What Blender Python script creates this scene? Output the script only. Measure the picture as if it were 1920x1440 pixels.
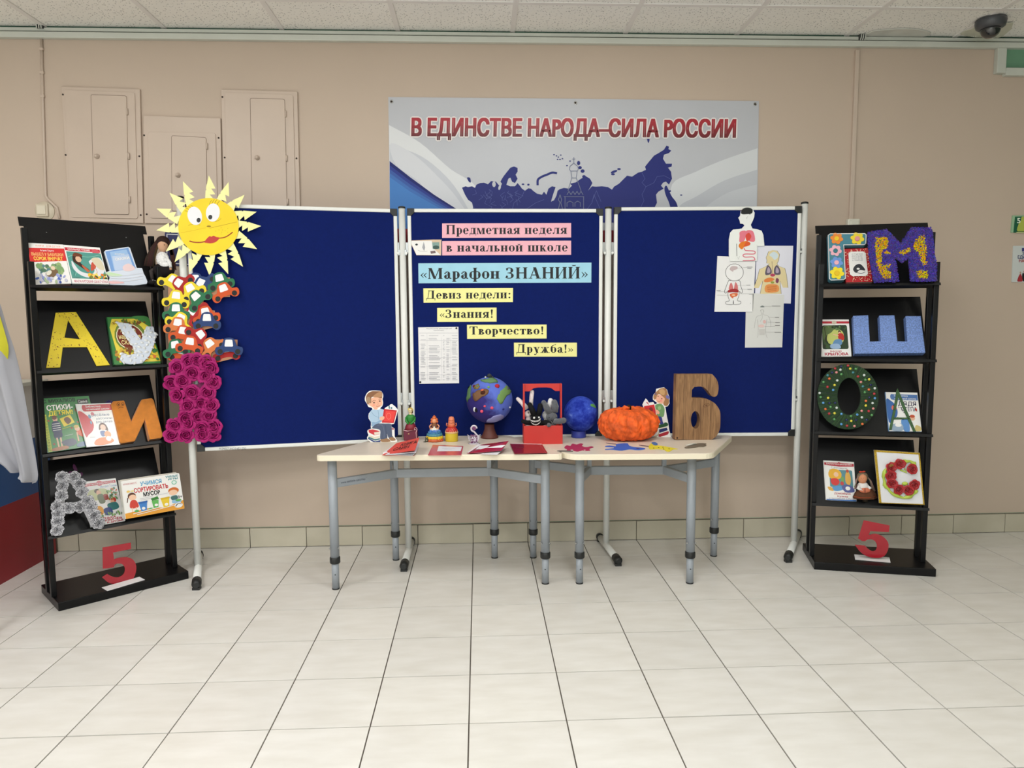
import bpy, math, random
from mathutils import Vector, Matrix
from mathutils.geometry import tessellate_polygon
random.seed(7)
R = random.random
U = random.uniform
PI = math.pi
sc = bpy.context.scene
for o in list(bpy.data.objects):
    bpy.data.objects.remove(o)
col = sc.collection

# ------------------------------------------------------------------ camera
FPX = 1356.08
MR = ((0.99892675, -0.04589529, -0.00624266), (0.01060915, 0.0955217, 0.99537081), (0.04508652, 0.99436876, -0.0959061))
CAM = Vector((0.04282, -1.80513, 1.24427))
WALL = 2.0688
CEIL = 2.69
cd = bpy.data.cameras.new('camera')
cam = bpy.data.objects.new('camera', cd)
col.objects.link(cam)
cd.sensor_fit = 'HORIZONTAL'
cd.sensor_width = 36.0
cd.lens = FPX / 1920 * 36.0
cd.clip_start = 0.05
rx, ux, fx = (Vector(r).normalized() for r in MR)
cam.matrix_world = Matrix.Translation(CAM) @ Matrix((rx, ux, -fx)).transposed().to_4x4()
sc.camera = cam

# ------------------------------------------------------------------ world, exposure
w = bpy.data.worlds.new('world')
sc.world = w
w.use_nodes = True
w.node_tree.nodes['Background'].inputs[0].default_value = (0.75, 0.85, 1, 1)
w.node_tree.nodes['Background'].inputs[1].default_value = 0.6
sc.view_settings.view_transform = 'Standard'
sc.view_settings.look = 'None'
sc.view_settings.gamma = 1
sc.view_settings.use_curve_mapping = False
sc.view_settings.exposure = 0.05


def area(name, loc, sx, sy, power, color, rot=(0, 0, 0)):
    l = bpy.data.lights.new(name, 'AREA')
    l.shape = 'RECTANGLE'
    l.size = sx
    l.size_y = sy
    l.energy = power
    l.color = color
    o = bpy.data.objects.new(name, l)
    o.location = loc
    o.rotation_euler = rot
    col.objects.link(o)
    return o


# ceiling light panels of the hall, (x, y, power, colour)
LIGHTS = [(-1.83, 0.46, 17, (1, 0.985, 1)), (0.52, 0.46, 17, (0.98, 0.995, 1)), (2.86, 0.46, .4, (0.8, 1, 0.86)),
          (-1.83, -1.3, 24, (1, 0.99, 1)), (0.52, -1.3, 29, (0.97, 1, 1)), (2.86, -1.3, 3, (0.86, 1, 0.92)),
          (-1.83, -3.4, 26, (0.98, 1, 1)), (0.52, -3.4, 27, (0.97, 1, 1)), (2.86, -3.4, 6, (0.9, 1, 0.96))]
for x, y, p, c in LIGHTS:
    area('ceiling_lamp', (x, y, CEIL - 0.03), 0.52, 0.52, p, c)
area('window_daylight', (-1.6, -5.3, 1.5), 3.6, 1.8, 62, (0.86, 0.95, 1), (math.radians(90), 0, 0))


# ------------------------------------------------------------------ colour and materials
def lin(h):
    if isinstance(h, str):
        h = h.lstrip('#')
        c = [int(h[i:i + 2], 16) / 255 for i in (0, 2, 4)]
    else:
        c = [v / 255 for v in h]
    return tuple(v / 12.92 if v <= 0.04045 else ((v + 0.055) / 1.055) ** 2.4 for v in c) + (1,)


MATS = {}


def mat(name, color=None, rough=0.6, metal=0.0, noise=0.0, nscale=30, bump=0.0, bscale=200, coat=0.0, spec=0.5, trans=0.0,
        attr=False, emit=0, sheen=0.0, alpha=1.0):
    if name in MATS:
        return MATS[name]
    m = bpy.data.materials.new(name)
    m.use_nodes = True
    nt = m.node_tree
    b = nt.nodes['Principled BSDF']
    b.inputs['Roughness'].default_value = rough
    b.inputs['Metallic'].default_value = metal
    b.inputs['Coat Weight'].default_value = coat
    b.inputs['Specular IOR Level'].default_value = spec
    b.inputs['Transmission Weight'].default_value = trans
    b.inputs['Sheen Weight'].default_value = sheen
    b.inputs['Alpha'].default_value = alpha
    tc = nt.nodes.new('ShaderNodeTexCoord')
    src = None
    if attr:
        a = nt.nodes.new('ShaderNodeAttribute')
        a.attribute_name = 'Col'
        src = a.outputs['Color']
    else:
        rgb = nt.nodes.new('ShaderNodeRGB')
        rgb.outputs[0].default_value = lin(color)
        src = rgb.outputs[0]
    if noise:
        n = nt.nodes.new('ShaderNodeTexNoise')
        n.inputs['Scale'].default_value = nscale
        n.inputs['Detail'].default_value = 4
        nt.links.new(tc.outputs['Object'], n.inputs['Vector'])
        mr = nt.nodes.new('ShaderNodeMapRange')
        mr.inputs['From Min'].default_value = 0.3
        mr.inputs['From Max'].default_value = 0.7
        mr.inputs['To Min'].default_value = 1 - noise
        mr.inputs['To Max'].default_value = 1 + noise
        nt.links.new(n.outputs['Fac'], mr.inputs['Value'])
        mx = nt.nodes.new('ShaderNodeVectorMath')
        mx.operation = 'SCALE'
        nt.links.new(src, mx.inputs[0])
        nt.links.new(mr.outputs[0], mx.inputs['Scale'])
        src = mx.outputs[0]
    nt.links.new(src, b.inputs['Base Color'])
    if emit:
        nt.links.new(src, b.inputs['Emission Color'])
        b.inputs['Emission Strength'].default_value = emit
    if bump:
        n2 = nt.nodes.new('ShaderNodeTexNoise')
        n2.inputs['Scale'].default_value = bscale
        n2.inputs['Detail'].default_value = 3
        nt.links.new(tc.outputs['Object'], n2.inputs['Vector'])
        bp = nt.nodes.new('ShaderNodeBump')
        bp.inputs['Strength'].default_value = bump
        bp.inputs['Distance'].default_value = 0.002
        nt.links.new(n2.outputs['Fac'], bp.inputs['Height'])
        nt.links.new(bp.outputs[0], b.inputs['Normal'])
    MATS[name] = m
    return m


# ------------------------------------------------------------------ mesh builder
class MB:
    def __init__(s):
        s.v = []
        s.f = []
        s.c = []
        s.sm = []
        s.color = (1, 1, 1, 1)
        s.smooth = False

    def setc(s, h):
        s.color = lin(h)
        return s

    def add(s, vs, fs, smooth=None):
        k = len(s.v)
        s.v += [tuple(p) for p in vs]
        sm = s.smooth if smooth is None else smooth
        for f in fs:
            s.f.append(tuple(i + k for i in f))
            s.c.append(s.color)
            s.sm.append(sm)
        return s

    def box(s, x0, x1, y0, y1, z0, z1):
        vs = [(x, y, z) for z in (z0, z1) for y in (y0, y1) for x in (x0, x1)]
        return s.add(vs, [(0, 2, 3, 1), (4, 5, 7, 6), (0, 1, 5, 4), (2, 6, 7, 3), (0, 4, 6, 2), (1, 3, 7, 5)])

    def obox(s, p, q, w, h, up=(0, 0, 1)):
        """bar from p to q with section w x h"""
        p, q = Vector(p), Vector(q)
        d = (q - p).normalized()
        side = d.cross(Vector(up)).normalized()
        u = side.cross(d)
        vs = []
        for e in (p, q):
            for a, b in ((-1, -1), (1, -1), (1, 1), (-1, 1)):
                vs.append(e + side * a * w / 2 + u * b * h / 2)
        return s.add(vs, [(3, 2, 1, 0), (4, 5, 6, 7), (0, 1, 5, 4), (1, 2, 6, 5), (2, 3, 7, 6), (3, 0, 4, 7)])

    def tube(s, path, r, seg=12, caps=True, smooth=True):
        path = [Vector(p) for p in path]
        n = len(path)
        rs = r if isinstance(r, (list, tuple)) else [r] * n
        vs = []
        ref = None
        for i, p in enumerate(path):
            d = (path[min(i + 1, n - 1)] - path[max(i - 1, 0)]).normalized()
            if ref is None:
                ref = Vector((0, 0, 1)) if abs(d.z) < 0.9 else Vector((1, 0, 0))
            a = d.cross(ref).normalized()
            b = d.cross(a).normalized()
            ref = -b if False else ref
            for k in range(seg):
                t = 2 * PI * k / seg
                vs.append(p + (a * math.cos(t) + b * math.sin(t)) * rs[i])
        fs = []
        for i in range(n - 1):
            for k in range(seg):
                k2 = (k + 1) % seg
                fs.append((i * seg + k, i * seg + k2, (i + 1) * seg + k2, (i + 1) * seg + k))
        s.add(vs, fs, smooth)
        if caps:
            k0 = len(s.v) - len(vs)
            s.f.append(tuple(k0 + k for k in range(seg))[::-1])
            s.f.append(tuple(k0 + (n - 1) * seg + k for k in range(seg)))
            s.c += [s.color] * 2
            s.sm += [False] * 2
        return s

    def lathe(s, prof, c=(0, 0, 0), seg=20, fn=None):
        """prof: list of (r, z)"""
        vs = []
        for r, z in prof:
            for k in range(seg):
                t = 2 * PI * k / seg
                rr = r * (fn(t, z) if fn else 1)
                vs.append((c[0] + rr * math.cos(t), c[1] + rr * math.sin(t), c[2] + z))
        fs = []
        for i in range(len(prof) - 1):
            for k in range(seg):
                k2 = (k + 1) % seg
                fs.append((i * seg + k, i * seg + k2, (i + 1) * seg + k2, (i + 1) * seg + k))
        k0 = len(s.v)
        s.add(vs, fs, True)
        for i, rev in ((0, True), (len(prof) - 1, False)):
            if prof[i][0] > 1e-5:
                f = tuple(k0 + i * seg + k for k in range(seg))
                s.f.append(f[::-1] if rev else f)
                s.c.append(s.color)
                s.sm.append(False)
        return s

    def ball(s, c, r, seg=12, rings=8, M=None):
        """ellipsoid; r number or triple"""
        r = (r, r, r) if not isinstance(r, (tuple, list)) else r
        vs = []
        for i in range(rings + 1):
            ph = PI * i / rings
            for k in range(seg):
                t = 2 * PI * k / seg
                p = Vector((r[0] * math.sin(ph) * math.cos(t), r[1] * math.sin(ph) * math.sin(t), r[2] * math.cos(ph)))
                if M:
                    p = M @ p
                vs.append((c[0] + p[0], c[1] + p[1], c[2] + p[2]))
        fs = []
        for i in range(rings):
            for k in range(seg):
                k2 = (k + 1) % seg
                fs.append((i * seg + k, (i + 1) * seg + k, (i + 1) * seg + k2, i * seg + k2))
        return s.add(vs, fs, True)

    def prism(s, poly, c0, c1, holes=(), flat=False):
        """polygon (x,y) extruded along z from c0 to c1 (c1 = front)"""
        loops = [list(poly)] + [list(h) for h in holes]
        for i, l in enumerate(loops):
            a = sum(l[k][0] * l[(k + 1) % len(l)][1] - l[(k + 1) % len(l)][0] * l[k][1] for k in range(len(l)))
            if (a < 0) != (i > 0):
                l.reverse()
        tris = tessellate_polygon([[Vector((x, y, 0)) for x, y in l] for l in loops])
        pts = [p for l in loops for p in l]
        n = len(pts)
        vs = [(x, y, c1) for x, y in pts]
        fs = []
        for t in tris:
            a, b, c = (pts[i] for i in t)
            ar = (b[0] - a[0]) * (c[1] - a[1]) - (b[1] - a[1]) * (c[0] - a[0])
            if abs(ar) < 1e-14:
                continue
            fs.append(tuple(t) if ar > 0 else tuple(t)[::-1])
        if flat:
            return s.add(vs, fs, False)
        vs += [(x, y, c0) for x, y in pts]
        fs += [tuple(i + n for i in f)[::-1] for f in list(fs)]
        k = 0
        for l in loops:
            m = len(l)
            for i in range(m):
                j = (i + 1) % m
                fs.append((k + j, k + i, k + i + n, k + j + n))
            k += m
        return s.add(vs, fs, False)

    def mesh(s, name, m):
        me = bpy.data.meshes.new(name)
        me.from_pydata(s.v, [], s.f)
        me.materials.append(m)
        me.polygons.foreach_set('use_smooth', s.sm)
        ca = me.color_attributes.new('Col', 'FLOAT_COLOR', 'CORNER')
        buf = []
        for p, c in zip(me.polygons, s.c):
            buf += list(c) * p.loop_total
        ca.data.foreach_set('color', buf)
        me.update()
        return me

    def build(s, name, m, parent=None, F=None, bevel=0, seg=2):
        o = bpy.data.objects.new(name, s.mesh(name, m))
        col.objects.link(o)
        if parent is not None:
            o.parent = parent
        if F is not None:
            o.matrix_world = F.M if isinstance(F, Frame) else F
        if bevel:
            b = o.modifiers.new('bevel', 'BEVEL')
            b.width = bevel
            b.segments = seg
            b.limit_method = 'ANGLE'
            b.angle_limit = math.radians(50)
        return o


def tag(o, label=None, cat=None, group=None, kind=None):
    if label:
        o['label'] = label
    if cat:
        o['category'] = cat
    if group:
        o['group'] = group
    if kind:
        o['kind'] = kind
    return o


def thing(name, label, cat, F=None, group=None):
    o = bpy.data.objects.new(name, None)
    o.empty_display_size = 0.05
    col.objects.link(o)
    if F is not None:
        o.matrix_world = F.M if isinstance(F, Frame) else F
    return tag(o, label, cat, group)


def place(o, parent, M=None):
    """a copy of a mesh object under parent"""
    c = o.copy()
    col.objects.link(c)
    c.parent = parent
    if M is not None:
        c.matrix_local = M
    return c


# ------------------------------------------------------------------ frames: real planes in the room
def ray(px, py):
    return rx * ((px - 960) / FPX) + ux * (-(py - 720) / FPX) + fx


def hitz(px, py, z):
    d = ray(px, py)
    return CAM + d * ((z - CAM.z) / d.z)


def hity(px, py, y):
    d = ray(px, py)
    return CAM + d * ((y - CAM.y) / d.y)


class Frame:
    """local axes X (right), Y (up along the surface), N (out of the surface)"""
    def __init__(s, O, X, Y):
        s.O = Vector(O)
        s.X = Vector(X).normalized()
        s.N = s.X.cross(Vector(Y)).normalized()
        s.Y = s.N.cross(s.X)

    @property
    def M(s):
        m = Matrix((s.X, s.Y, s.N)).transposed().to_4x4()
        m.translation = s.O
        return m

    def uv(s, px, py, c=0.0):
        d = ray(px, py)
        P = s.O + s.N * c
        h = CAM + d * ((P - CAM).dot(s.N) / d.dot(s.N))
        h -= s.O
        return (h.dot(s.X), h.dot(s.Y))

    def at(s, px, py, c=0.0):
        a, b = s.uv(px, py, c)
        return Frame(s.O + s.X * a + s.Y * b + s.N * c, s.X, s.Y)

    def off(s, a, b, c=0.0):
        return Frame(s.O + s.X * a + s.Y * b + s.N * c, s.X, s.Y)


class Zm:
    """reads measured coordinates of an enlarged view: origin and scale"""
    def __init__(s, ox, oy, k):
        s.a = (ox, oy, k)

    def __call__(s, x, y):
        return (s.a[0] + x / s.a[2], s.a[1] + y / s.a[2])

    def l(s, pts):
        return [s(x, y) for x, y in pts]


class Quad:
    """0..100 square laid on four measured corners tl, tr, br, bl"""
    def __init__(s, q):
        s.q = q

    def __call__(s, x, y):
        x, y = x / 100, y / 100
        a, b, c, d = s.q
        return tuple((a[i] * (1 - x) + b[i] * x) * (1 - y) + (d[i] * (1 - x) + c[i] * x) * y for i in (0, 1))

    def l(s, pts):
        return [s(x, y) for x, y in pts]


IDN = Zm(0, 0, 1)


def smooth(pts, n=4):
    """closed Catmull-Rom"""
    out = []
    m = len(pts)
    for i in range(m):
        p0, p1, p2, p3 = (pts[(i + k) % m] for k in (-1, 0, 1, 2))
        for j in range(n):
            t = j / n
            out.append(tuple(0.5 * (2 * p1[k] + (p2[k] - p0[k]) * t + (2 * p0[k] - 5 * p1[k] + 4 * p2[k] - p3[k]) * t * t
                                    + (3 * p1[k] - p0[k] - 3 * p2[k] + p3[k]) * t ** 3) for k in (0, 1)))
    return out


def opensm(pts, n=5):
    p = [pts[0]] + list(pts) + [pts[-1]]
    out = []
    for i in range(1, len(p) - 2):
        for j in range(n):
            t = j / n
            out.append(tuple(0.5 * (2 * p[i][k] + (p[i + 1][k] - p[i - 1][k]) * t + (2 * p[i - 1][k] - 5 * p[i][k] + 4 * p[i + 1][k] - p[i + 2][k]) * t * t
                                    + (3 * p[i][k] - p[i - 1][k] - 3 * p[i + 1][k] + p[i + 2][k]) * t ** 3) for k in (0, 1)))
    out.append(tuple(pts[-1]))
    return out


def roundpoly(pts, r, n=4):
    out = []
    m = len(pts)
    for i in range(m):
        p = Vector(pts[i][:2])
        a = Vector(pts[i - 1][:2])
        b = Vector(pts[(i + 1) % m][:2])
        ra = min(r, (a - p).length * 0.45)
        rb = min(r, (b - p).length * 0.45)
        pa = p + (a - p).normalized() * ra
        pb = p + (b - p).normalized() * rb
        for j in range(n + 1):
            t = j / n
            q = pa * (1 - t) ** 2 + p * 2 * t * (1 - t) + pb * t * t
            out.append((q.x, q.y))
    return out


def ell(cx, cy, a, b, rot=0, n=20, a0=0, a1=360):
    rot = math.radians(rot)
    out = []
    k = n if a1 - a0 >= 360 else n + 1
    for i in range(k):
        t = math.radians(a0 + (a1 - a0) * i / n)
        x, y = a * math.cos(t), b * math.sin(t)
        out.append((cx + x * math.cos(rot) - y * math.sin(rot), cy + x * math.sin(rot) + y * math.cos(rot)))
    return out


# ------------------------------------------------------------------ lettering
TCACHE = {}
CAPH = None


def sans(text, bold=0.0, sp=1.0):
    """triangles of the built-in font, baseline 0, capital height 1"""
    global CAPH
    text = text.replace('Р', 'P').replace('р', 'p')
    key = (text, bold, sp)
    if key in TCACHE:
        return TCACHE[key]
    cu = bpy.data.curves.new('lettering', 'FONT')
    cu.body = text
    cu.offset = bold
    cu.space_character = sp
    cu.resolution_u = 3
    o = bpy.data.objects.new('lettering', cu)
    col.objects.link(o)
    dg = bpy.context.evaluated_depsgraph_get()
    me = bpy.data.meshes.new_from_object(o.evaluated_get(dg))
    vs = [tuple(v.co[:2]) for v in me.vertices]
    fs = [tuple(p.vertices) for p in me.polygons]
    bpy.data.meshes.remove(me)
    bpy.data.objects.remove(o)
    bpy.data.curves.remove(cu)
    if CAPH is None:
        CAPH = 1
        v2, _ = sans('H', 0, 1)
        CAPH = max(v[1] for v in v2)
        TCACHE.clear()
    vs = [(x / CAPH, y / CAPH) for x, y in vs]
    TCACHE[key] = (vs, fs)
    return TCACHE[key]


def serif(text):
    """own bold serif letters: list of polygons, baseline 0, capital height 1"""
    T, t, sv = 0.2, 0.075, 0.055
    X = 0.68
    out = []
    cur = [0.0]

    def P(*pts):
        out.append([(cur[0] + x, y) for x, y in pts])

    def B(x0, x1, y0, y1):
        P((x0, y0), (x1, y0), (x1, y1), (x0, y1))

    def stem(x, y0, y1, a=1, b=1, w=T):
        B(x, x + w, y0, y1)
        if a:
            P((x - 0.07, y0), (x + w + 0.07, y0), (x + w + 0.07, y0 + 0.03), (x + w, y0 + 0.07), (x, y0 + 0.07), (x - 0.07, y0 + 0.03))
        if b:
            P((x - 0.07, y1), (x + w + 0.07, y1), (x + w + 0.07, y1 - 0.03), (x + w, y1 - 0.07), (x, y1 - 0.07), (x - 0.07, y1 - 0.03))

    def D(x0, y0, x1, y1, w):
        P((x0, y0), (x0 + w, y0), (x1 + w, y1), (x1, y1))

    def arc(cx, cy, a, b, s0, s1, W=T, th=t, n=16):
        for i in range(n):
            q = []
            for k, inner in ((i, 0), (i + 1, 0), (i + 1, 1), (i, 1)):
                g = math.radians(s0 + (s1 - s0) * k / n)
                ww = (th + (W - th) * abs(math.cos(g)) ** 1.5) if inner else 0
                q.append((cx + (a - ww) * math.cos(g), cy + (b - (th if inner else 0)) * math.sin(g)))
            P(*q)

    def dot(cx, cy, r):
        P(*ell(cx, cy, r, r, n=12))

    def breve(cx, y):
        for i in range(8):
            q = []
            for k, inn in ((i, 0), (i + 1, 0), (i + 1, 1), (i, 1)):
                g = PI + PI * k / 8
                ww = 0.02 + 0.06 * math.sin(g - PI) if inn else 0
                q.append((cx + 0.17 * math.cos(g), y + (0.14 - ww) * math.sin(g) + 0.14))
            P(*q)

    for ch in text:
        wd = 0.5
        if ch == ' ':
            wd = 0.36
        elif ch == 'П':
            stem(0.08, 0, 1); stem(0.62, 0, 1); B(0.2, 0.7, 1 - t, 1); wd = 0.95
        elif ch == 'М':
            stem(0.08, 0, 1, w=0.07); D(0.42, 0, 0.08, 1, 0.2); D(0.48, 0, 0.83, 1, 0.07); stem(0.83, 0, 1); wd = 1.16
        elif ch == 'З':
            arc(0.27, 0.74, 0.3, 0.26, -90, 150); arc(0.26, 0.27, 0.35, 0.27, -150, 90); B(0.15, 0.3, 0.48, 0.54); dot(0.11, 0.8, 0.07); dot(0.1, 0.2, 0.08); wd = 0.72
        elif ch == 'Н':
            stem(0.08, 0, 1); stem(0.62, 0, 1); B(0.2, 0.7, 0.47, 0.47 + t); wd = 0.95
        elif ch == 'А':
            D(0.1, 0, 0.42, 1, 0.06); D(0.62, 0, 0.34, 1, 0.22); B(0.2, 0.66, 0.28, 0.28 + t); B(0, 0.28, 0, sv); B(0.54, 0.94, 0, sv); wd = 0.98
        elif ch in 'ИЙ':
            stem(0.08, 0, 1); stem(0.62, 0, 1); P((0.26, 0.1), (0.26, 0.2), (0.63, 0.9), (0.63, 0.8)); wd = 0.95
            if ch == 'Й':
                breve(0.44, 1.08)
        elif ch == 'Д':
            stem(0.58, 0.03, 1, 0, 1); D(0.14, 0.03, 0.28, 1, 0.06); B(0.2, 0.6, 1 - t, 1); B(0.02, 0.92, 0, t); B(0.02, 0.07, -0.2, 0.03); B(0.87, 0.92, -0.2, 0.03); B(0.2, 0.34, 1 - t, 1); wd = 0.98
        elif ch == 'Т':
            stem(0.3, 0, 1, 1, 0); B(0.02, 0.77, 1 - t, 1); P((0.02, 0.74), (0.07, 0.74), (0.14, 1), (0.02, 1)); P((0.72, 0.74), (0.77, 0.74), (0.77, 1), (0.65, 1)); wd = 0.82
        elif ch == 'р':
            stem(0.07, -0.28, X, 1, 0); P((0, X - 0.03), (0.26, X), (0.26, X - 0.05), (0, X - 0.06)); arc(0.3, X / 2, 0.28, X / 2 + 0.01, -125, 125); wd = 0.63
        elif ch == 'е':
            arc(0.29, X / 2, 0.27, X / 2 + 0.01, 0, 318); B(0.1, 0.53, X / 2 - 0.02, X / 2 + 0.03); wd = 0.6
        elif ch == 'д':
            stem(0.38, 0.03, X, 0, 1); D(0.13, 0.03, 0.2, X, 0.05); B(0.14, 0.45, X - t, X); B(0.02, 0.64, 0, t); B(0.02, 0.06, -0.17, 0.03); B(0.6, 0.64, -0.17, 0.03); wd = 0.68
        elif ch == 'м':
            stem(0.07, 0, X, w=0.05); D(0.3, 0, 0.06, X, 0.17); D(0.35, 0, 0.56, X, 0.06); stem(0.56, 0, X); wd = 0.86
        elif ch == 'т':
            stem(0.21, 0, X, 1, 0); B(0.02, 0.59, X - t, X); P((0.02, 0.45), (0.06, 0.45), (0.12, X), (0.02, X)); P((0.55, 0.45), (0.59, 0.45), (0.59, X), (0.49, X)); wd = 0.63
        elif ch == 'н':
            stem(0.07, 0, X); stem(0.43, 0, X); B(0.2, 0.5, 0.31, 0.36); wd = 0.74
        elif ch == 'а':
            B(0.3, 0.47, 0.06, 0.5); arc(0.27, 0.46, 0.2, 0.22, 0, 150); dot(0.1, 0.5, 0.06); arc(0.24, 0.19, 0.21, 0.2, 60, 330); P((0.4, 0), (0.57, 0), (0.57, 0.07), (0.47, 0.1)); wd = 0.59
        elif ch == 'я':
            stem(0.38, 0, X); arc(0.28, 0.48, 0.24, 0.2, 90, 270); B(0.26, 0.45, X - t, X); B(0.24, 0.45, 0.28, 0.33); D(0.04, 0, 0.22, 0.3, 0.17); B(0, 0.2, 0, sv); wd = 0.68
        elif ch == 'л':
            stem(0.41, 0, X); D(0.13, 0.05, 0.22, X, 0.05); B(0.18, 0.45, X - t, X); dot(0.08, 0.07, 0.08); wd = 0.72
        elif ch == 'в':
            stem(0.07, 0, X); arc(0.26, 0.51, 0.23, 0.17, -90, 90); arc(0.28, 0.17, 0.28, 0.18, -90, 90); B(0.2, 0.28, X - t, X); B(0.2, 0.3, 0, t); B(0.2, 0.3, 0.31, 0.36); wd = 0.62
        elif ch == 'ч':
            stem(0.43, 0, X); stem(0.07, 0.38, X, 0, 1); arc(0.3, 0.42, 0.23, 0.16, 180, 290); B(0.3, 0.5, 0.27, 0.31); wd = 0.73
        elif ch == 'ь':
            stem(0.07, 0, X); arc(0.28, 0.18, 0.26, 0.18, -90, 90); B(0.2, 0.3, 0.31, 0.36); B(0.2, 0.3, 0, t); wd = 0.6
        elif ch == 'о':
            arc(0.3, X / 2, 0.28, X / 2 + 0.01, 0, 360, n=22); wd = 0.62
        elif ch in 'ий':
            stem(0.07, 0, X); stem(0.43, 0, X); P((0.24, 0.08), (0.24, 0.16), (0.45, 0.6), (0.45, 0.52)); wd = 0.75
            if ch == 'й':
                breve(0.34, X + 0.06)
        elif ch == 'ш':
            stem(0.07, 0, X); stem(0.43, 0, X); stem(0.79, 0, X); B(0.1, 0.9, 0, t); wd = 1.1
        elif ch == 'к':
            stem(0.07, 0, X); D(0.3, 0.33, 0.44, X, 0.07); D(0.42, 0, 0.24, 0.37, 0.18); B(0.2, 0.36, 0.31, 0.36); dot(0.5, X - 0.06, 0.06); B(0.38, 0.68, 0, sv); wd = 0.69
        elif ch == 'ф':
            stem(0.36, -0.28, 1, 1, 1); arc(0.3, X / 2, 0.27, X / 2 + 0.01, 40, 320); arc(0.61, X / 2, 0.27, X / 2 + 0.01, -140, 140); wd = 0.93
        elif ch == 'з':
            arc(0.2, 0.49, 0.24, 0.18, -90, 140); arc(0.2, 0.18, 0.27, 0.19, -150, 90); B(0.12, 0.22, 0.31, 0.35); dot(0.07, 0.53, 0.05); dot(0.07, 0.12, 0.06); wd = 0.54
        elif ch == 'с':
            arc(0.3, X / 2, 0.28, X / 2 + 0.01, 45, 318); dot(0.44, X - 0.15, 0.075); wd = 0.57
        elif ch == 'у':
            D(0.3, 0, 0.07, X, 0.2); D(0.24, -0.2, 0.5, X, 0.06); B(0, 0.34, X - sv, X); B(0.42, 0.64, X - sv, X); dot(0.17, -0.2, 0.08); wd = 0.63
        elif ch == 'ж':
            stem(0.4, 0, X); D(0.12, 0, 0.34, 0.36, 0.15); D(0.68, 0, 0.5, 0.36, 0.15); D(0.2, X, 0.36, 0.3, 0.06); D(0.72, X, 0.56, 0.3, 0.06); dot(0.17, X - 0.06, 0.06); dot(0.82, X - 0.06, 0.06); B(0.03, 0.3, 0, sv); B(0.69, 0.96, 0, sv); B(0.3, 0.6, 0.31, 0.36); wd = 1.0
        elif ch == 'б':
            arc(0.3, X / 2, 0.28, X / 2 + 0.01, 0, 360, n=22); arc(0.38, 0.5, 0.36, 0.42, 100, 190, W=0.14); P((0.32, 0.88), (0.5, 0.92), (0.56, 1.02), (0.52, 1.02), (0.46, 0.96), (0.3, 0.93)); wd = 0.64
        elif ch == '«':
            for dx in (0, 0.22):
                P((dx + 0.03, 0.33), (dx + 0.24, 0.56), (dx + 0.28, 0.54), (dx + 0.13, 0.33), (dx + 0.28, 0.12), (dx + 0.24, 0.1))
            wd = 0.56
        elif ch == '»':
            for dx in (0, 0.22):
                P((dx + 0.28, 0.33), (dx + 0.07, 0.56), (dx + 0.03, 0.54), (dx + 0.18, 0.33), (dx + 0.03, 0.12), (dx + 0.07, 0.1))
            wd = 0.56
        elif ch == ':':
            dot(0.16, 0.1, 0.09); dot(0.16, 0.54, 0.09); wd = 0.36
        elif ch == '!':
            dot(0.2, 0.09, 0.09); P((0.17, 0.25), (0.23, 0.25), (0.3, 0.92), (0.2, 1.0), (0.1, 0.92)); wd = 0.42
        cur[0] += wd + 0.02
    return out, cur[0]


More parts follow.
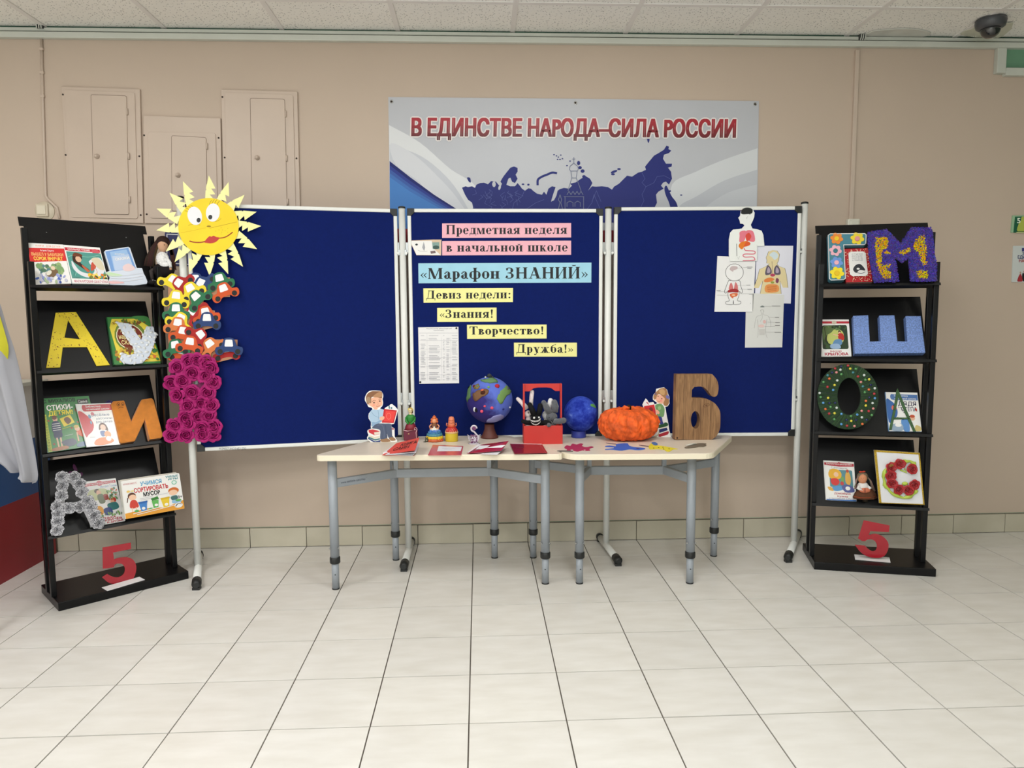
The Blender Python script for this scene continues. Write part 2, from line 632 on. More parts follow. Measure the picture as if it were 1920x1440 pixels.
# ------------------------------------------------------------------ flat printed artwork
def art(items, F, parent, name='printed_picture', c=0.0006, V=IDN, m=None, step=0.00012, label=None, kind=None):
    """items in the coordinates of V, printed on frame F at height c"""
    mb = MB()
    m = m or MATS['print']
    k = c

    def put(px, cc):
        return F.uv(px[0], px[1], cc)

    for it in items:
        ty, cl = it[0], it[1]
        mb.setc(cl)
        k += step
        if ty == 'p':
            mb.prism([put(V(*p), k) for p in it[2]], 0, k, flat=True)
        elif ty == 's':
            mb.prism([put(V(*p), k) for p in smooth(it[2])], 0, k, flat=True)
        elif ty == 'e':
            a = list(it[2:]) + [0] * (7 - len(it))
            mb.prism([put(V(*p), k) for p in ell(a[0], a[1], a[2], a[3], a[4], n=18)], 0, k, flat=True)
        elif ty == 'r':
            x0, y0, x1, y1 = it[2:]
            mb.prism([put(V(*p), k) for p in ((x0, y0), (x1, y0), (x1, y1), (x0, y1))], 0, k, flat=True)
        elif ty in ('l', 'ls'):
            wd = it[2]
            pts = opensm(it[3]) if ty == 'ls' else it[3]
            for i in range(len(pts) - 1):
                a, b = Vector(pts[i]), Vector(pts[i + 1])
                if (b - a).length < 1e-6:
                    continue
                d = (b - a).normalized()
                n = Vector((-d.y, d.x)) * wd / 2
                e = d * wd * 0.3
                k2 = k + (i % 3) * 8e-6
                mb.prism([put(V(*p), k2) for p in (a - e + n, b + e + n, b + e - n, a - e - n)], 0, k2, flat=True)
        elif ty in ('t', 'ts'):
            # text on a quad given as x0,y0(cap top),x1,y1(baseline) or 4 corners
            q = it[3]
            if len(q) == 4 and not isinstance(q[0], (tuple, list)):
                x0, y0, x1, y1 = q
                q = [(x0, y0), (x1, y0), (x1, y1), (x0, y1)]
            Q = Quad(q)
            if ty == 't':
                opt = it[4] if len(it) > 4 else 0.02
                asp = it[5] if len(it) > 5 else 1.0
                vs, fs = sans(it[2], 0)
                if not vs:
                    continue
                x0 = min(v[0] for v in vs)
                x1 = max(v[0] for v in vs)
                nsh = 1 if opt <= 0 else (4 if opt < 0.05 else 12)
                for h in range(nsh):
                    dx = dy = 0
                    if nsh > 1:
                        dx = opt * math.cos(2 * PI * (h + .5) / nsh)
                        dy = opt * math.sin(2 * PI * (h + .5) / nsh)
                        k += 1e-5
                    pv = []
                    for x, y in vs:
                        p = put(V(*Q((x + dx * asp - x0) / (x1 - x0) * 100, (1 - y - dy) * 100)), k)
                        pv.append((p[0], p[1], k))
                    mb.add(pv, fs)
            else:
                polys, wd = serif(it[2])
                for n_, pl in enumerate(polys):
                    k2 = k + (n_ % 7) * 6e-6
                    mb.prism([put(V(*Q(x / wd * 100, (1 - y) * 100)), k2) for x, y in pl], 0, k2, flat=True)
    o = mb.build(name, m, parent)
    if label:
        o['label'] = label
    if kind:
        o['kind'] = kind
    return o


def ext(name, pts, F, c0, c1, m, parent=None, V=IDN, holes=(), bevel=0, color=None, tagF=False, cf=None):
    """outline measured on the front face (height c1) and extruded back to c0"""
    mb = MB()
    if color:
        mb.setc(color)
    cf = c1 if cf is None else cf
    mb.prism([F.uv(*V(*p), cf) for p in pts], c0, c1, [[F.uv(*V(*p), cf) for p in h] for h in holes])
    return mb.build(name, m, parent, F if tagF else None, bevel)

# ------------------------------------------------------------------ materials
mat('print', None, 0.55, attr=True, spec=0.3)
mat('gloss_print', None, 0.22, attr=True, spec=0.5)
mat('paint', None, 0.5, attr=True)
mat('matte', None, 0.85, attr=True, spec=0.2)
mat('fuzz', None, 0.95, attr=True, spec=0.1, bump=0.9, bscale=400, sheen=0.4, noise=0.12, nscale=120)
WALLM = mat('wall_paint', (198, 180, 163), 0.6, noise=0.03, nscale=1.2, bump=0.12, bscale=6, spec=0.25)
CABM = mat('painted_metal', (200, 182, 166), 0.42, noise=0.03, nscale=4, bump=0.1, bscale=30, spec=0.4)
GROUT = mat('grout', (92, 84, 76), 0.9)
WHITEM = mat('white_trim', (205, 208, 198), 0.45, noise=0.03, nscale=6)
FRAMEM = mat('white_metal', (226, 227, 222), 0.3, noise=0.02, nscale=10)
GREYM = mat('grey_metal', (152, 158, 165), 0.35, noise=0.03, nscale=12)
BLACKP = mat('black_plastic', (28, 30, 30), 0.5, noise=0.05, nscale=30)
BLACKM = mat('black_steel', (9, 9, 11), 0.36, noise=0.08, nscale=8, spec=0.3)
FELT = mat('blue_felt', (10, 28, 92), 0.95, noise=0.06, nscale=60, bump=0.5, bscale=900, spec=0.1, sheen=0.15)
PAPER = mat('white_paper', (232, 231, 230), 0.8, noise=0.015, nscale=20, spec=0.2)
CEILM = mat('ceiling_tile_board', (246, 244, 238), 0.9, noise=0.03, nscale=3, spec=0.1)
nt = CEILM.node_tree           # pinholes of the mineral fibre board
b = nt.nodes['Principled BSDF']
vo = nt.nodes.new('ShaderNodeTexVoronoi')
vo.inputs['Scale'].default_value = 80
tc = nt.nodes.new('ShaderNodeTexCoord')
nt.links.new(tc.outputs['Object'], vo.inputs['Vector'])
mr = nt.nodes.new('ShaderNodeMapRange')
mr.inputs['From Min'].default_value = 0.12
mr.inputs['From Max'].default_value = 0.3
mr.inputs['To Min'].default_value = 0.35
mr.inputs['To Max'].default_value = 1.0
nt.links.new(vo.outputs['Distance'], mr.inputs['Value'])
mx = nt.nodes.new('ShaderNodeVectorMath')
mx.operation = 'SCALE'
src = b.inputs['Base Color'].links[0].from_socket
nt.links.new(src, mx.inputs[0])
nt.links.new(mr.outputs[0], mx.inputs['Scale'])
nt.links.new(mx.outputs[0], b.inputs['Base Color'])


def tile_mat(name, ca, cb, rough, bmp=0.03):
    """glazed beige tile, cloudy, each tile a little different"""
    m = mat(name, ca, rough, spec=0.5)
    nt = m.node_tree
    b = nt.nodes['Principled BSDF']
    oi = nt.nodes.new('ShaderNodeObjectInfo')
    tc = nt.nodes.new('ShaderNodeTexCoord')
    mp = nt.nodes.new('ShaderNodeMapping')
    mp.inputs['Scale'].default_value = (3, 9, 3)
    nt.links.new(tc.outputs['Object'], mp.inputs['Vector'])
    ad = nt.nodes.new('ShaderNodeVectorMath')
    ad.operation = 'ADD'
    sc_ = nt.nodes.new('ShaderNodeVectorMath')
    sc_.operation = 'SCALE'
    nt.links.new(oi.outputs['Location'], sc_.inputs[0])
    sc_.inputs['Scale'].default_value = 13.7
    nt.links.new(mp.outputs[0], ad.inputs[0])
    nt.links.new(sc_.outputs[0], ad.inputs[1])
    n = nt.nodes.new('ShaderNodeTexNoise')
    n.inputs['Scale'].default_value = 2.0
    n.inputs['Detail'].default_value = 5
    nt.links.new(ad.outputs[0], n.inputs['Vector'])
    cr = nt.nodes.new('ShaderNodeValToRGB')
    cr.color_ramp.elements[0].position = 0.3
    cr.color_ramp.elements[0].color = lin(ca)
    cr.color_ramp.elements[1].position = 0.7
    cr.color_ramp.elements[1].color = lin(cb)
    nt.links.new(n.outputs['Fac'], cr.inputs[0])
    mr = nt.nodes.new('ShaderNodeMapRange')
    mr.inputs['To Min'].default_value = 0.96
    mr.inputs['To Max'].default_value = 1.03
    nt.links.new(oi.outputs['Random'], mr.inputs['Value'])
    s2 = nt.nodes.new('ShaderNodeVectorMath')
    s2.operation = 'SCALE'
    nt.links.new(cr.outputs[0], s2.inputs[0])
    nt.links.new(mr.outputs[0], s2.inputs['Scale'])
    nt.links.new(s2.outputs[0], b.inputs['Base Color'])
    return m


TILEM = tile_mat('floor_tile_glaze', (213, 209, 201), (224, 221, 215), 0.28)
BASEM = tile_mat('baseboard_tile_glaze', (183, 176, 156), (196, 189, 170), 0.35)

# ------------------------------------------------------------------ floor
T = 0.30
mb = MB().box(-4.6, 5.2, -5.5, WALL, -0.05, -0.004)
floor = tag(mb.build('floor', GROUT), kind='structure')
mb = MB().box(0.0022, T - 0.0022, 0.0022, T - 0.0022, -0.02, 0.0)
t0 = mb.mesh('floor_tile', TILEM)


def tile_obj(me, name, parent, loc):
    o = bpy.data.objects.new(name, me)
    col.objects.link(o)
    o.parent = parent
    o.location = loc
    return o


me0 = MB().box(0.0022, T - 0.0022, 0.0022, T - 0.0022, -0.02, 0.0).mesh('floor_tile', TILEM)
tmp = bpy.data.objects.new('tile', me0)
rest = MB()
for j in range(-19, 7):
    for i in range(-16, 18):
        x, y = i * T, j * T
        d = y + T / 2 - CAM.y
        px = (x + T / 2 - CAM.x) / max(d, 0.1)
        wd = T if j < 6 else WALL - 0.008 - y
        if j >= 0 and -0.86 < px < 0.86 or (j == -1 and abs(px) < 0.9):
            if j == 6:
                me = MB().box(0.0022, T - 0.0022, 0.0022, wd - 0.0022, -0.02, 0.0).mesh('floor_tile', TILEM) if i == -16 or 'me6' not in globals() else me6
                me6 = me
            else:
                me = me0
            o = tile_obj(me, 'tile', floor, (x, y, U(-0.0004, 0.0004)))
            o.rotation_euler = (U(-.0006, .0006), U(-.0006, .0006), 0)
        else:
            rest.box(x + .0022, x + T - .0022, y + .0022, y + wd - .0022, -0.02, 0)
o = rest.build('tile', TILEM, floor)
o['kind'] = 'stuff'
bpy.data.objects.remove(tmp)

# ------------------------------------------------------------------ walls
tag(MB().box(-4.7, 5.3, WALL, WALL + 0.15, -0.05, 3.0).build('wall_back', WALLM), kind='structure')
tag(MB().box(-4.75, -4.6, -5.6, WALL, -0.05, 3.0).build('wall_left', mat('white_bounce', (228, 224, 216), .7, noise=.02, nscale=2)), kind='structure')  # unseen wall, made white to bounce more light onto the ceiling
tag(MB().box(5.2, 5.35, -5.6, WALL, -0.05, 3.0).build('wall_right', mat('dark_green_bounce', (84, 104, 76), .6, noise=.04, nscale=2)), kind='structure')  # unseen wall, dark green added to dim and tint the light it bounces
tag(MB().box(-4.7, 5.3, -5.65, -5.5, -0.05, 3.0).build('wall_front', MATS['white_bounce']), kind='structure')  # unseen too, whitened for the same bounce

# baseboard of glazed tiles
BB = tag(MB().box(-4.6, 5.2, WALL - 0.006, WALL, 0, 0.107).build('baseboard_back', GROUT), kind='structure')
meb = MB().box(0.002, T - 0.002, -0.009, 0, 0.003, 0.105).mesh('baseboard_tile', BASEM)
for i in range(-15, 17):
    if i * T < -4.5 or i * T > 5:
        continue
    o = tile_obj(meb, 'tile', BB, (i * T, WALL - 0.0055, U(-.001, .001)))
    o.rotation_euler = (0, U(-.003, .003), 0)
mb = MB().box(-4.6, 5.2, WALL - 0.0012, WALL + 0.001, 0.105, 0.110)
tag(mb.build('trim_1', mat('green_paint_line', (166, 176, 150), 0.6, noise=0.2, nscale=9)), kind='structure')

# ------------------------------------------------------------------ ceiling: panels laid in a grid
CE = tag(MB().box(-4.7, 5.3, -5.6, WALL + 0.1, CEIL + 0.02, CEIL + 0.08).build('ceiling', mat('ceiling_void', (70, 70, 68), 0.9)), kind='structure')
G = 0.585
X0 = 0.232
Y0 = 1.716
GRID = mat('ceiling_grid_metal', (232, 228, 224), 0.5)
rest = MB()
lamp_cells = []
for x, y, p, c in LIGHTS:
    lamp_cells.append((round((x - G / 2 - X0) / G), round((y - G / 2 - Y0) / G)))
meC = MB().box(0.008, G - 0.008, 0.008, G - 0.008, 0.0, 0.015).mesh('ceiling_panel', CEILM)
for i in range(-8, 9):
    for j in range(-12, 1):
        x, y = X0 + i * G, Y0 + j * G
        if x + G < -4.6 or x > 5.2:
            continue
        if (i, j) in lamp_cells:
            continue
        if j >= -1 and -6 <= i <= 5:
            if j == 0:
                if i == 4:      # broken panel with patches, cut back round the green opening
                    me = MB().box(0.008, G - 0.02, 0.008, WALL - y - 0.004, 0, 0.015).mesh('ceiling_panel', CEILM)
                elif i == 5:
                    continue
                else:
                    me = MB().box(0.008, G - 0.008, 0.008, WALL - y - 0.004, 0, 0.015).mesh('ceiling_panel', CEILM)
            else:
                me = meC
            o = tile_obj(me, 'ceiling_panel', CE, (x, y, CEIL + U(0, .0015)))
        else:
            y1 = min(y + G - 0.008, WALL)
            if y > -5.6:
                rest.box(x + .008, x + G - .008, y + .008, y1, CEIL, CEIL + 0.015)
o = rest.build('ceiling_panel', CEILM, CE)
o['kind'] = 'stuff'
for i in range(-8, 9):
    x = X0 + i * G
    MB().box(x - .012, x + .012, -5.5, WALL, CEIL - 0.004, CEIL + 0.012).build('grid_bar', GRID, CE)
for j in range(-12, 1):
    y = Y0 + j * G
    MB().box(-4.6, 5.2, y - .012, y + .012, CEIL - 0.0045, CEIL + 0.0115).build('grid_bar', GRID, CE)
# ceiling lamps themselves
LM = mat('lamp_diffuser', (255, 250, 240), 0.5, emit=3.0)
for n, (x, y, p, c) in enumerate(LIGHTS):
    cx = X0 + (lamp_cells[n][0] + .5) * G
    cy = Y0 + (lamp_cells[n][1] + .5) * G
    L = thing('ceiling_light', 'square recessed ceiling light panel behind the photographer', 'lamp', Matrix.Translation((cx, cy, CEIL)), 'square light panels in the hall ceiling')
    MB().box(-.285, .285, -.285, .285, 0.0, 0.012).build('diffuser', LM, L)
    MB().box(-.292, .292, -.292, -.28, -0.004, .014).box(-.292, .292, .28, .292, -0.004, .014).box(-.292, -.28, -.28, .28, -0.004, .014).box(.28, .292, -.28, .28, -0.004, .014).build('lamp_frame', GRID, L)
for o in list(bpy.data.objects):
    if o.type == 'LIGHT' and o.name.startswith('ceiling_lamp'):
        k = min(lamp_cells, key=lambda q: (X0 + (q[0] + .5) * G - o.location.x) ** 2 + (Y0 + (q[1] + .5) * G - o.location.y) ** 2)
        o.location = (X0 + (k[0] + .5) * G, Y0 + (k[1] + .5) * G, CEIL - 0.006)

# torn patch of the ceiling panel on the right
FC = Frame((0, 0, CEIL), (1, 0, 0), (0, -1, 0))   # looks down
mb = MB()
pts = [(1608, 72), (1625, 62), (1640, 56), (1665, 54), (1700, 52), (1730, 55), (1745, 60), (1738, 66), (1700, 70), (1660, 73)]
mb.prism([(FC.uv(*p)[0], -FC.uv(*p)[1]) for p in smooth(pts, 2)], CEIL - 0.001, CEIL - 0.006)
o = mb.build('plaster_patch', mat('plaster', (208, 208, 200), 0.9, noise=0.08, nscale=14, bump=0.5, bscale=60), CE)
# green wall showing above the removed panel
tag(MB().box(2.82, 4.6, WALL - 0.003, WALL, 2.50, CEIL + 0.02).build('trim_2', mat('green_wall_paint', (112, 158, 128), 0.6, noise=0.06, nscale=5)), kind='structure')
MB().box(2.80, 4.8, 1.72, WALL, CEIL + 0.010, CEIL + 0.0195).build('ceiling_opening', MATS['green_wall_paint'], CE)

# cable ducts along the top of the wall
FW = Frame((0, WALL, 0), (1, 0, 0), (0, 0, 1))


def wy(px, py, c=0):
    return FW.uv(px, py, c)


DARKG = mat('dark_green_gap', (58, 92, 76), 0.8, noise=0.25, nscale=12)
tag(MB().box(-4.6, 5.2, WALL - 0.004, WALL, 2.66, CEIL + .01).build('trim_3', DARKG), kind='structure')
d1 = tag(MB().box(-4.6, 5.2, WALL - 0.03, WALL, 2.628, 2.657).build('trim_4', WHITEM, bevel=0.003), kind='structure')
d2 = tag(MB().box(-4.6, 5.2, WALL - 0.018, WALL - .001, 2.664, 2.681).build('trim_5', WHITEM, bevel=0.002), kind='structure')
# frame round the green strip on the right
mb = MB().box(2.795, 2.845, WALL - 0.03, WALL, 2.50, 2.628)
mb.box(2.845, 4.6, WALL - 0.03, WALL, 2.488, 2.528)
tag(mb.build('trim_6', WHITEM, bevel=0.003), kind='structure')
# duct clamps
for n, (px, py, lb) in enumerate(((80, 51, 'small dark clamp on the cable duct above the left pipe'), (1612, 73, 'small grey clamp on the duct above the right pipe'), (1822, 67, 'bunch of cable ends at the duct corner near the camera'))):
    a, b = wy(px, py)
    F = FW.off(a, b, 0.018)
    t = thing('duct_clamp', lb, 'clamp', F)
    MB().box(-.017, .017, -.014, .014, 0, .012).build('clamp_body', mat('dark_metal', (70, 74, 72), 0.5, 0.3), t, bevel=0.002)
    for k in range(3):
        MB().tube([(-.012 + k * .011, -.017, .013), (-.010 + k * .011, 0, .018), (-.008 + k * .011, .017, .013)], .003, 6).build('cable', WHITEM, t)


def duct(name, pts, r, lb):
    t = thing(name, lb, 'cable duct', FW.off(*wy(*pts[0])))
    f = FW.off(*wy(*pts[0]))
    mb = MB()
    q = [f.uv(*p) for p in pts]
    mb.tube([(a, b, r * .9) for a, b in q], r, 10)
    mb.build('pipe', CABM, t)
    for k in (0.15, 0.5, 0.85):
        i = 0
        a = Vector(q[0]).lerp(Vector(q[min(1, len(q) - 1)]), k)
        MB().box(a.x - r * 1.5, a.x + r * 1.5, a.y - .006, a.y + .006, 0, r * 2.1).build('bracket', CABM, t, bevel=.001)
    return t


duct('wall_pipe', [(79, 74), (82, 200), (87, 368), (92, 375), (108, 390), (113, 410)], .0065, 'thin beige painted pipe down the left end of the wall')
t = thing('wall_pipe', 'straight beige cable duct down the wall above the white socket', 'cable duct', FW.off(*wy(1606, 95)))
f = FW.off(*wy(1606, 95))
a, b = f.uv(1599, 412)
MB().box(-.011, .011, b, 0, 0, .014).build('duct_cover', CABM, t, bevel=.002)
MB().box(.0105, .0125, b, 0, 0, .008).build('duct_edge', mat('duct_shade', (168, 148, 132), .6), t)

# light switch left, socket right
FS = FW.at(81, 394)
t = thing('light_switch', 'cream rocker switch on a round wall plate left of the cabinets', 'switch', FS)
mb = MB().lathe([(.0, .004), (.048, .004), (.05, 0)][::-1], (.008, -.006, 0), 28)
mb.build('wall_plate', mat('cream_plastic', (206, 194, 172), .45), t)
MB().box(-.029, .031, -.034, .032, .003, .016).build('housing', MATS['cream_plastic'], t, bevel=.004)
MB().box(-.022, .022, -.024, .022, .012, .021).build('rocker', mat('cream_rocker', (222, 213, 192), .4), t, bevel=.003)
FS = FW.at(1596, 422)
t = thing('wall_socket', 'small white socket box on the wall behind the right rack', 'socket', FS)
MB().box(-.033, .033, -.04, .03, 0, .03).build('housing', mat('ivory_plastic', (222, 220, 205), .4), t, bevel=.005)
MB().box(-.022, .024, -.03, .022, .028, .034).build('cover_plate', MATS['ivory_plastic'], t, bevel=.003)
MB().lathe([(.005, 0), (.005, .002)], (.006, -.008, .034), 10).build('pin_hole', BLACKP, t)

# ------------------------------------------------------------------ painted cabinet covers in the wall
V6 = Zm(0, 0, 3.0)


def cabinet(label, outer, panel, door, hinges, knob, screws, d=0.014):
    F = FW.at(*V6(*outer[3]))
    t = thing('electrical_cabinet', label, 'cabinet', F)
    ext('cabinet_plate', outer, F, 0.001, d, CABM, t, V6, bevel=0.003)
    ext('raised_panel', roundpoly(panel, 14), F, d - .002, d + .005, CABM, t, V6, bevel=0.004)
    dr = ext('cabinet_door', roundpoly(door, 10), F, d + .003, d + .011, CABM, t, V6, bevel=0.0018)
    # dark gap round the door
    ext('door_gap', roundpoly([(door[0][0] - 2.2, door[0][1] - 2), (door[1][0] + 2.2, door[1][1] - 2), (door[2][0] + 2.2, door[2][1] + 2.4), (door[3][0] - 2.2, door[3][1] + 2.4)], 11),
        F, d + .001, d + .0056, mat('gap_shadow', (128, 110, 98), .8), t, V6)
    for hx, hy in hinges:
        a, b = F.uv(*V6(hx, hy), d + .01)
        MB().tube([(a, b - .016, d + .01), (a, b + .016, d + .01)], .005, 10).build('hinge', CABM, t)
    a, b = F.uv(*V6(*knob), d + .01)
    MB().lathe([(.012, 0), (.012, .008), (.007, .012), (.007, .02), (.0, .02)], (a, b, d + .01), 14).box(a - .014, a - .002, b - .005, b + .001, d + .012, d + .02).build('knob', CABM, t)
    for sx, sy in screws:
        a, b = F.uv(*V6(sx, sy), d)
        MB().lathe([(.0045, 0), (.0045, .002), (0, .003)], (a, b, d), 10).build('screw', mat('dark_screw', (70, 60, 55), .5, .4), t)
    return t


cabinet('leftmost tall beige wall cabinet cover with a narrow door', [(343, 486), (786, 500), (806, 1256), (388, 1243)],
        [(362, 505), (757, 520), (775, 1230), (398, 1222)], [(512, 533), (710, 540), (724, 1206), (533, 1203)],
        [(714, 628), (724, 878), (729, 1122)], (548, 880), [(354, 532), (370, 872), (784, 879), (792, 1210)])
cabinet('middle lower beige wall cabinet cover half behind the paper sun', [(806, 648), (1240, 664), (1252, 1262), (812, 1256)],
        [(832, 742), (1212, 748), (1225, 1232), (842, 1226)], [(966, 764), (1158, 774), (1164, 1190), (968, 1186)],
        [(1163, 822)], (1003, 986), [(811, 761), (1230, 776), (826, 1205)])
cabinet('third tall beige wall cabinet cover behind the blue board top', [(1243, 502), (1672, 514), (1690, 1262), (1262, 1262)],
        [(1264, 520), (1648, 532), (1664, 1236), (1278, 1236)], [(1408, 553), (1600, 559), (1614, 1200), (1420, 1200)],
        [(1606, 640), (1611, 890), (1618, 1135)], (1448, 888), [(1251, 546), (1264, 886), (1668, 891)])

# ------------------------------------------------------------------ banner on the wall
VB = Zm(720, 170, 2.6667)
FB = FW.at(1075, 330, 0.0)
t = thing('wall_banner', 'wide grey printed banner with a dark blue map and red title on the wall', 'banner', FB)
BAN = mat('banner_print', None, 0.45, attr=True, noise=0.02, nscale=4, bump=0.15, bscale=9)
mb = MB().setc((190, 192, 198))
ban = [(728, 182), (1075, 185), (1423, 189.5), (1421, 330), (1417, 471), (732, 471), (730, 330)]
mb.prism([FB.uv(*p, .004) for p in ban], .001, .004)
mb.build('banner_sheet', BAN, t)
W_ = (219, 221, 224)
its = [('p', (222, 224, 226), [(25, 172)] + opensm([(25, 172), (180, 260), (330, 390), (460, 480), (500, 640)]) + [(30, 640)]),
       ('p', (200, 203, 210), opensm([(28, 270), (190, 330), (330, 450), (420, 590), (430, 640)]) + [(30, 640)]),
       ('s', (214, 216, 221), [(34, 262), (150, 320), (260, 420), (360, 530), (420, 640), (290, 600), (180, 460), (60, 370)])]
for i, cc in enumerate(((26, 36, 105), (44, 60, 140), (60, 92, 165), (66, 112, 182), (72, 128, 196))):
    its.append(('p', cc, [(28, 352 + i * 20), (130, 432 + i * 18), (250, 520 + i * 13), (400, 615 + i * 10), (500, 680 + i * 8), (500, 800), (32, 800)]))
its += [('p', (214, 217, 220), opensm([(1868, 288), (1700, 345), (1560, 405), (1440, 470), (1440, 620)]) + [(1862, 620)]),
        ('p', (196, 199, 205), opensm([(1866, 395), (1700, 450), (1560, 530), (1480, 575), (1480, 640)]) + [(1862, 640)]),
        ('p', (206, 209, 214), opensm([(1864, 470), (1720, 510), (1600, 590), (1560, 660)]) + [(1862, 660)]),
        ('p', (150, 40, 48), [(34, 690), (1000, 700), (1860, 690), (1858, 802), (34, 802)])]
NAVY = (36, 44, 116)
RU = [(390, 485), (408, 478), (420, 482), (440, 478), (455, 486), (462, 470), (480, 462), (500, 460), (520, 468), (535, 452), (560, 455), (572, 470), (584, 478), (590, 465), (582, 455),
      (590, 440), (600, 425), (618, 402), (632, 385), (650, 379), (668, 386), (668, 405), (658, 420), (668, 440), (655, 462), (640, 455), (632, 435), (622, 440), (612, 470), (630, 478), (655, 478),
      (668, 462), (680, 476), (690, 490), (705, 500), (722, 488), (735, 490), (745, 500), (765, 515), (790, 520), (800, 505), (812, 520), (822, 490), (840, 478), (858, 482), (845, 520),
      (835, 555), (850, 548), (862, 525), (868, 500), (880, 492), (900, 486), (925, 490), (940, 475), (930, 465), (960, 458), (985, 440), (1010, 428), (1030, 440), (1042, 462), (1030, 485), (1020, 500),
      (1040, 478), (1060, 480), (1090, 478), (1120, 482), (1140, 495), (1150, 480), (1175, 465), (1200, 440), (1215, 425), (1240, 430), (1270, 410), (1290, 405), (1310, 395),
      (1305, 380), (1325, 355), (1350, 325), (1380, 308), (1400, 295), (1412, 275), (1425, 280), (1422, 292), (1436, 300), (1425, 312), (1400, 320), (1395, 340), (1410, 365), (1440, 365), (1438, 380),
      (1420, 385), (1435, 405), (1440, 440), (1425, 470), (1410, 455), (1395, 460), (1385, 475), (1398, 490), (1372, 505), (1360, 520), (1365, 560), (1350, 590), (1345, 660), (450, 660), (445, 580),
      (440, 560), (420, 545), (405, 520)]
its += [('p', NAVY, RU), ('s', NAVY, [(1402, 488), (1412, 475), (1425, 500), (1440, 530), (1462, 560), (1470, 600), (1445, 620), (1425, 560), (1408, 520)]),
        ('ls', NAVY, 11, [(768, 470), (770, 445), (790, 430), (815, 420), (840, 410), (862, 412)]),
        ('s', NAVY, [(415, 435), (430, 436), (434, 458), (424, 455)]), ('s', NAVY, [(1315, 240), (1328, 242), (1322, 262)]),
        ('e', NAVY, 973, 362, 8, 11), ('e', NAVY, 980, 385, 9, 8), ('e', NAVY, 993, 402, 10, 9), ('e', NAVY, 1000, 430, 9, 8),
        ('e', NAVY, 1150, 405, 18, 6, -20), ('e', NAVY, 1145, 418, 10, 5), ('e', NAVY, 1175, 392, 9, 5), ('e', NAVY, 695, 468, 7, 4), ('e', NAVY, 722, 470, 6, 5),
        ('e', NAVY, 1430, 502, 5, 5), ('e', NAVY, 1486, 522, 6, 3), ('e', (196, 198, 203), 550, 468, 9, 14), ('e', (196, 198, 203), 578, 484, 6, 13, 15)]
for a, b in ((850, 320), (862, 326), (872, 332), (884, 322), (880, 344), (892, 340), (868, 344), (915, 375), (930, 352)):
    its.append(('e', NAVY, a, b, 4, 3))
random.seed(3)
LN = (92, 100, 160)
for k in range(30):      # region borders
    x, y = U(450, 700), U(490, 600)
    its.append(('l', LN, 1.6, [(x, y), (x + U(-22, 22), y + U(6, 18)), (x + U(-28, 28), y + U(20, 32))]))
its += [('l', LN, 1.8, p) for p in ([(640, 600), (650, 560), (690, 530), (700, 505)], [(700, 600), (760, 560), (800, 545)], [(1290, 410), (1305, 440), (1290, 460), (1310, 480), (1290, 520), (1300, 550), (1280, 590)],
                                    [(1310, 480), (1350, 460), (1365, 430), (1400, 425), (1430, 440)], [(1010, 600), (1040, 560), (1050, 520), (1080, 590)], [(1040, 555), (1062, 500), (1085, 555)])]
TW = (118, 124, 150)    # outline drawing of the domed church
its += [('l', TW, 3, p) for p in ([(949, 333), (949, 362)], [(942, 342), (956, 342)], [(949, 362), (930, 378), (928, 395), (934, 402), (966, 402), (972, 392), (968, 378), (949, 362)],
                                  [(934, 402), (939, 436), (961, 436), (966, 402)], [(939, 436), (932, 458), (920, 500)], [(961, 436), (970, 458), (985, 500)], [(915, 520), (925, 503), (935, 520), (945, 503), (955, 520), (965, 503), (975, 520), (985, 503), (995, 520)],
                                  [(900, 530), (1000, 530)], [(905, 530), (905, 640)], [(998, 530), (998, 640)], [(915, 580), (915, 560), (930, 552), (945, 560), (945, 580)], [(955, 580), (955, 560), (968, 552), (982, 560), (982, 580)],
                                  [(870, 600), (880, 560), (872, 545), (880, 520), (888, 545), (884, 560), (895, 600)])]
art(its, FB, t, 'printed_picture', .004, VB, step=.00004)
title = 'В ЕДИНСТВЕ НАРОДА–СИЛА РОССИИ'
TB = mat('title_red', (158, 34, 44), 0.45)
nt = TB.node_tree
b = nt.nodes['Principled BSDF']
tc = nt.nodes.new('ShaderNodeTexCoord')
sp = nt.nodes.new('ShaderNodeSeparateXYZ')
nt.links.new(tc.outputs['Object'], sp.inputs[0])
cr = nt.nodes.new('ShaderNodeValToRGB')
cr.color_ramp.elements[0].color = lin((92, 30, 34))
cr.color_ramp.elements[1].color = lin((170, 36, 50))
mr = nt.nodes.new('ShaderNodeMapRange')
yb = FB.uv(1075, 260, .004)[1]
yt = FB.uv(1075, 228, .004)[1]
mr.inputs['From Min'].default_value = yb
mr.inputs['From Max'].default_value = yt
nt.links.new(sp.outputs['Y'], mr.inputs['Value'])
nt.links.new(mr.outputs[0], cr.inputs[0])
nt.links.new(cr.outputs[0], b.inputs['Base Color'])
tq = [(142, 143), (1758, 150), (1755, 233), (140, 225)]
art([('t', (232, 226, 224), title, tq, 0.12, 1.6)], FB, t, 'title_outline', .0062, VB)
art([('t', (158, 34, 44), title, tq, 0.046, 2.2)], FB, t, 'title_lettering', .0066, VB, m=TB)
for p in ((38, 55), (958, 62), (1855, 68)):
    a, b = FB.uv(*VB(*p), .004)
    MB().lathe([(.009, .004), (.009, .0065), (.005, .007), (.005, .0045)], (a, b, 0), 16).build('eyelet', mat('nickel', (190, 190, 185), .25, .9), t)
    MB().lathe([(.0045, .004), (.0045, .0085), (0, .009)], (a, b, 0), 10).build('screw', MATS['dark_screw'], t)

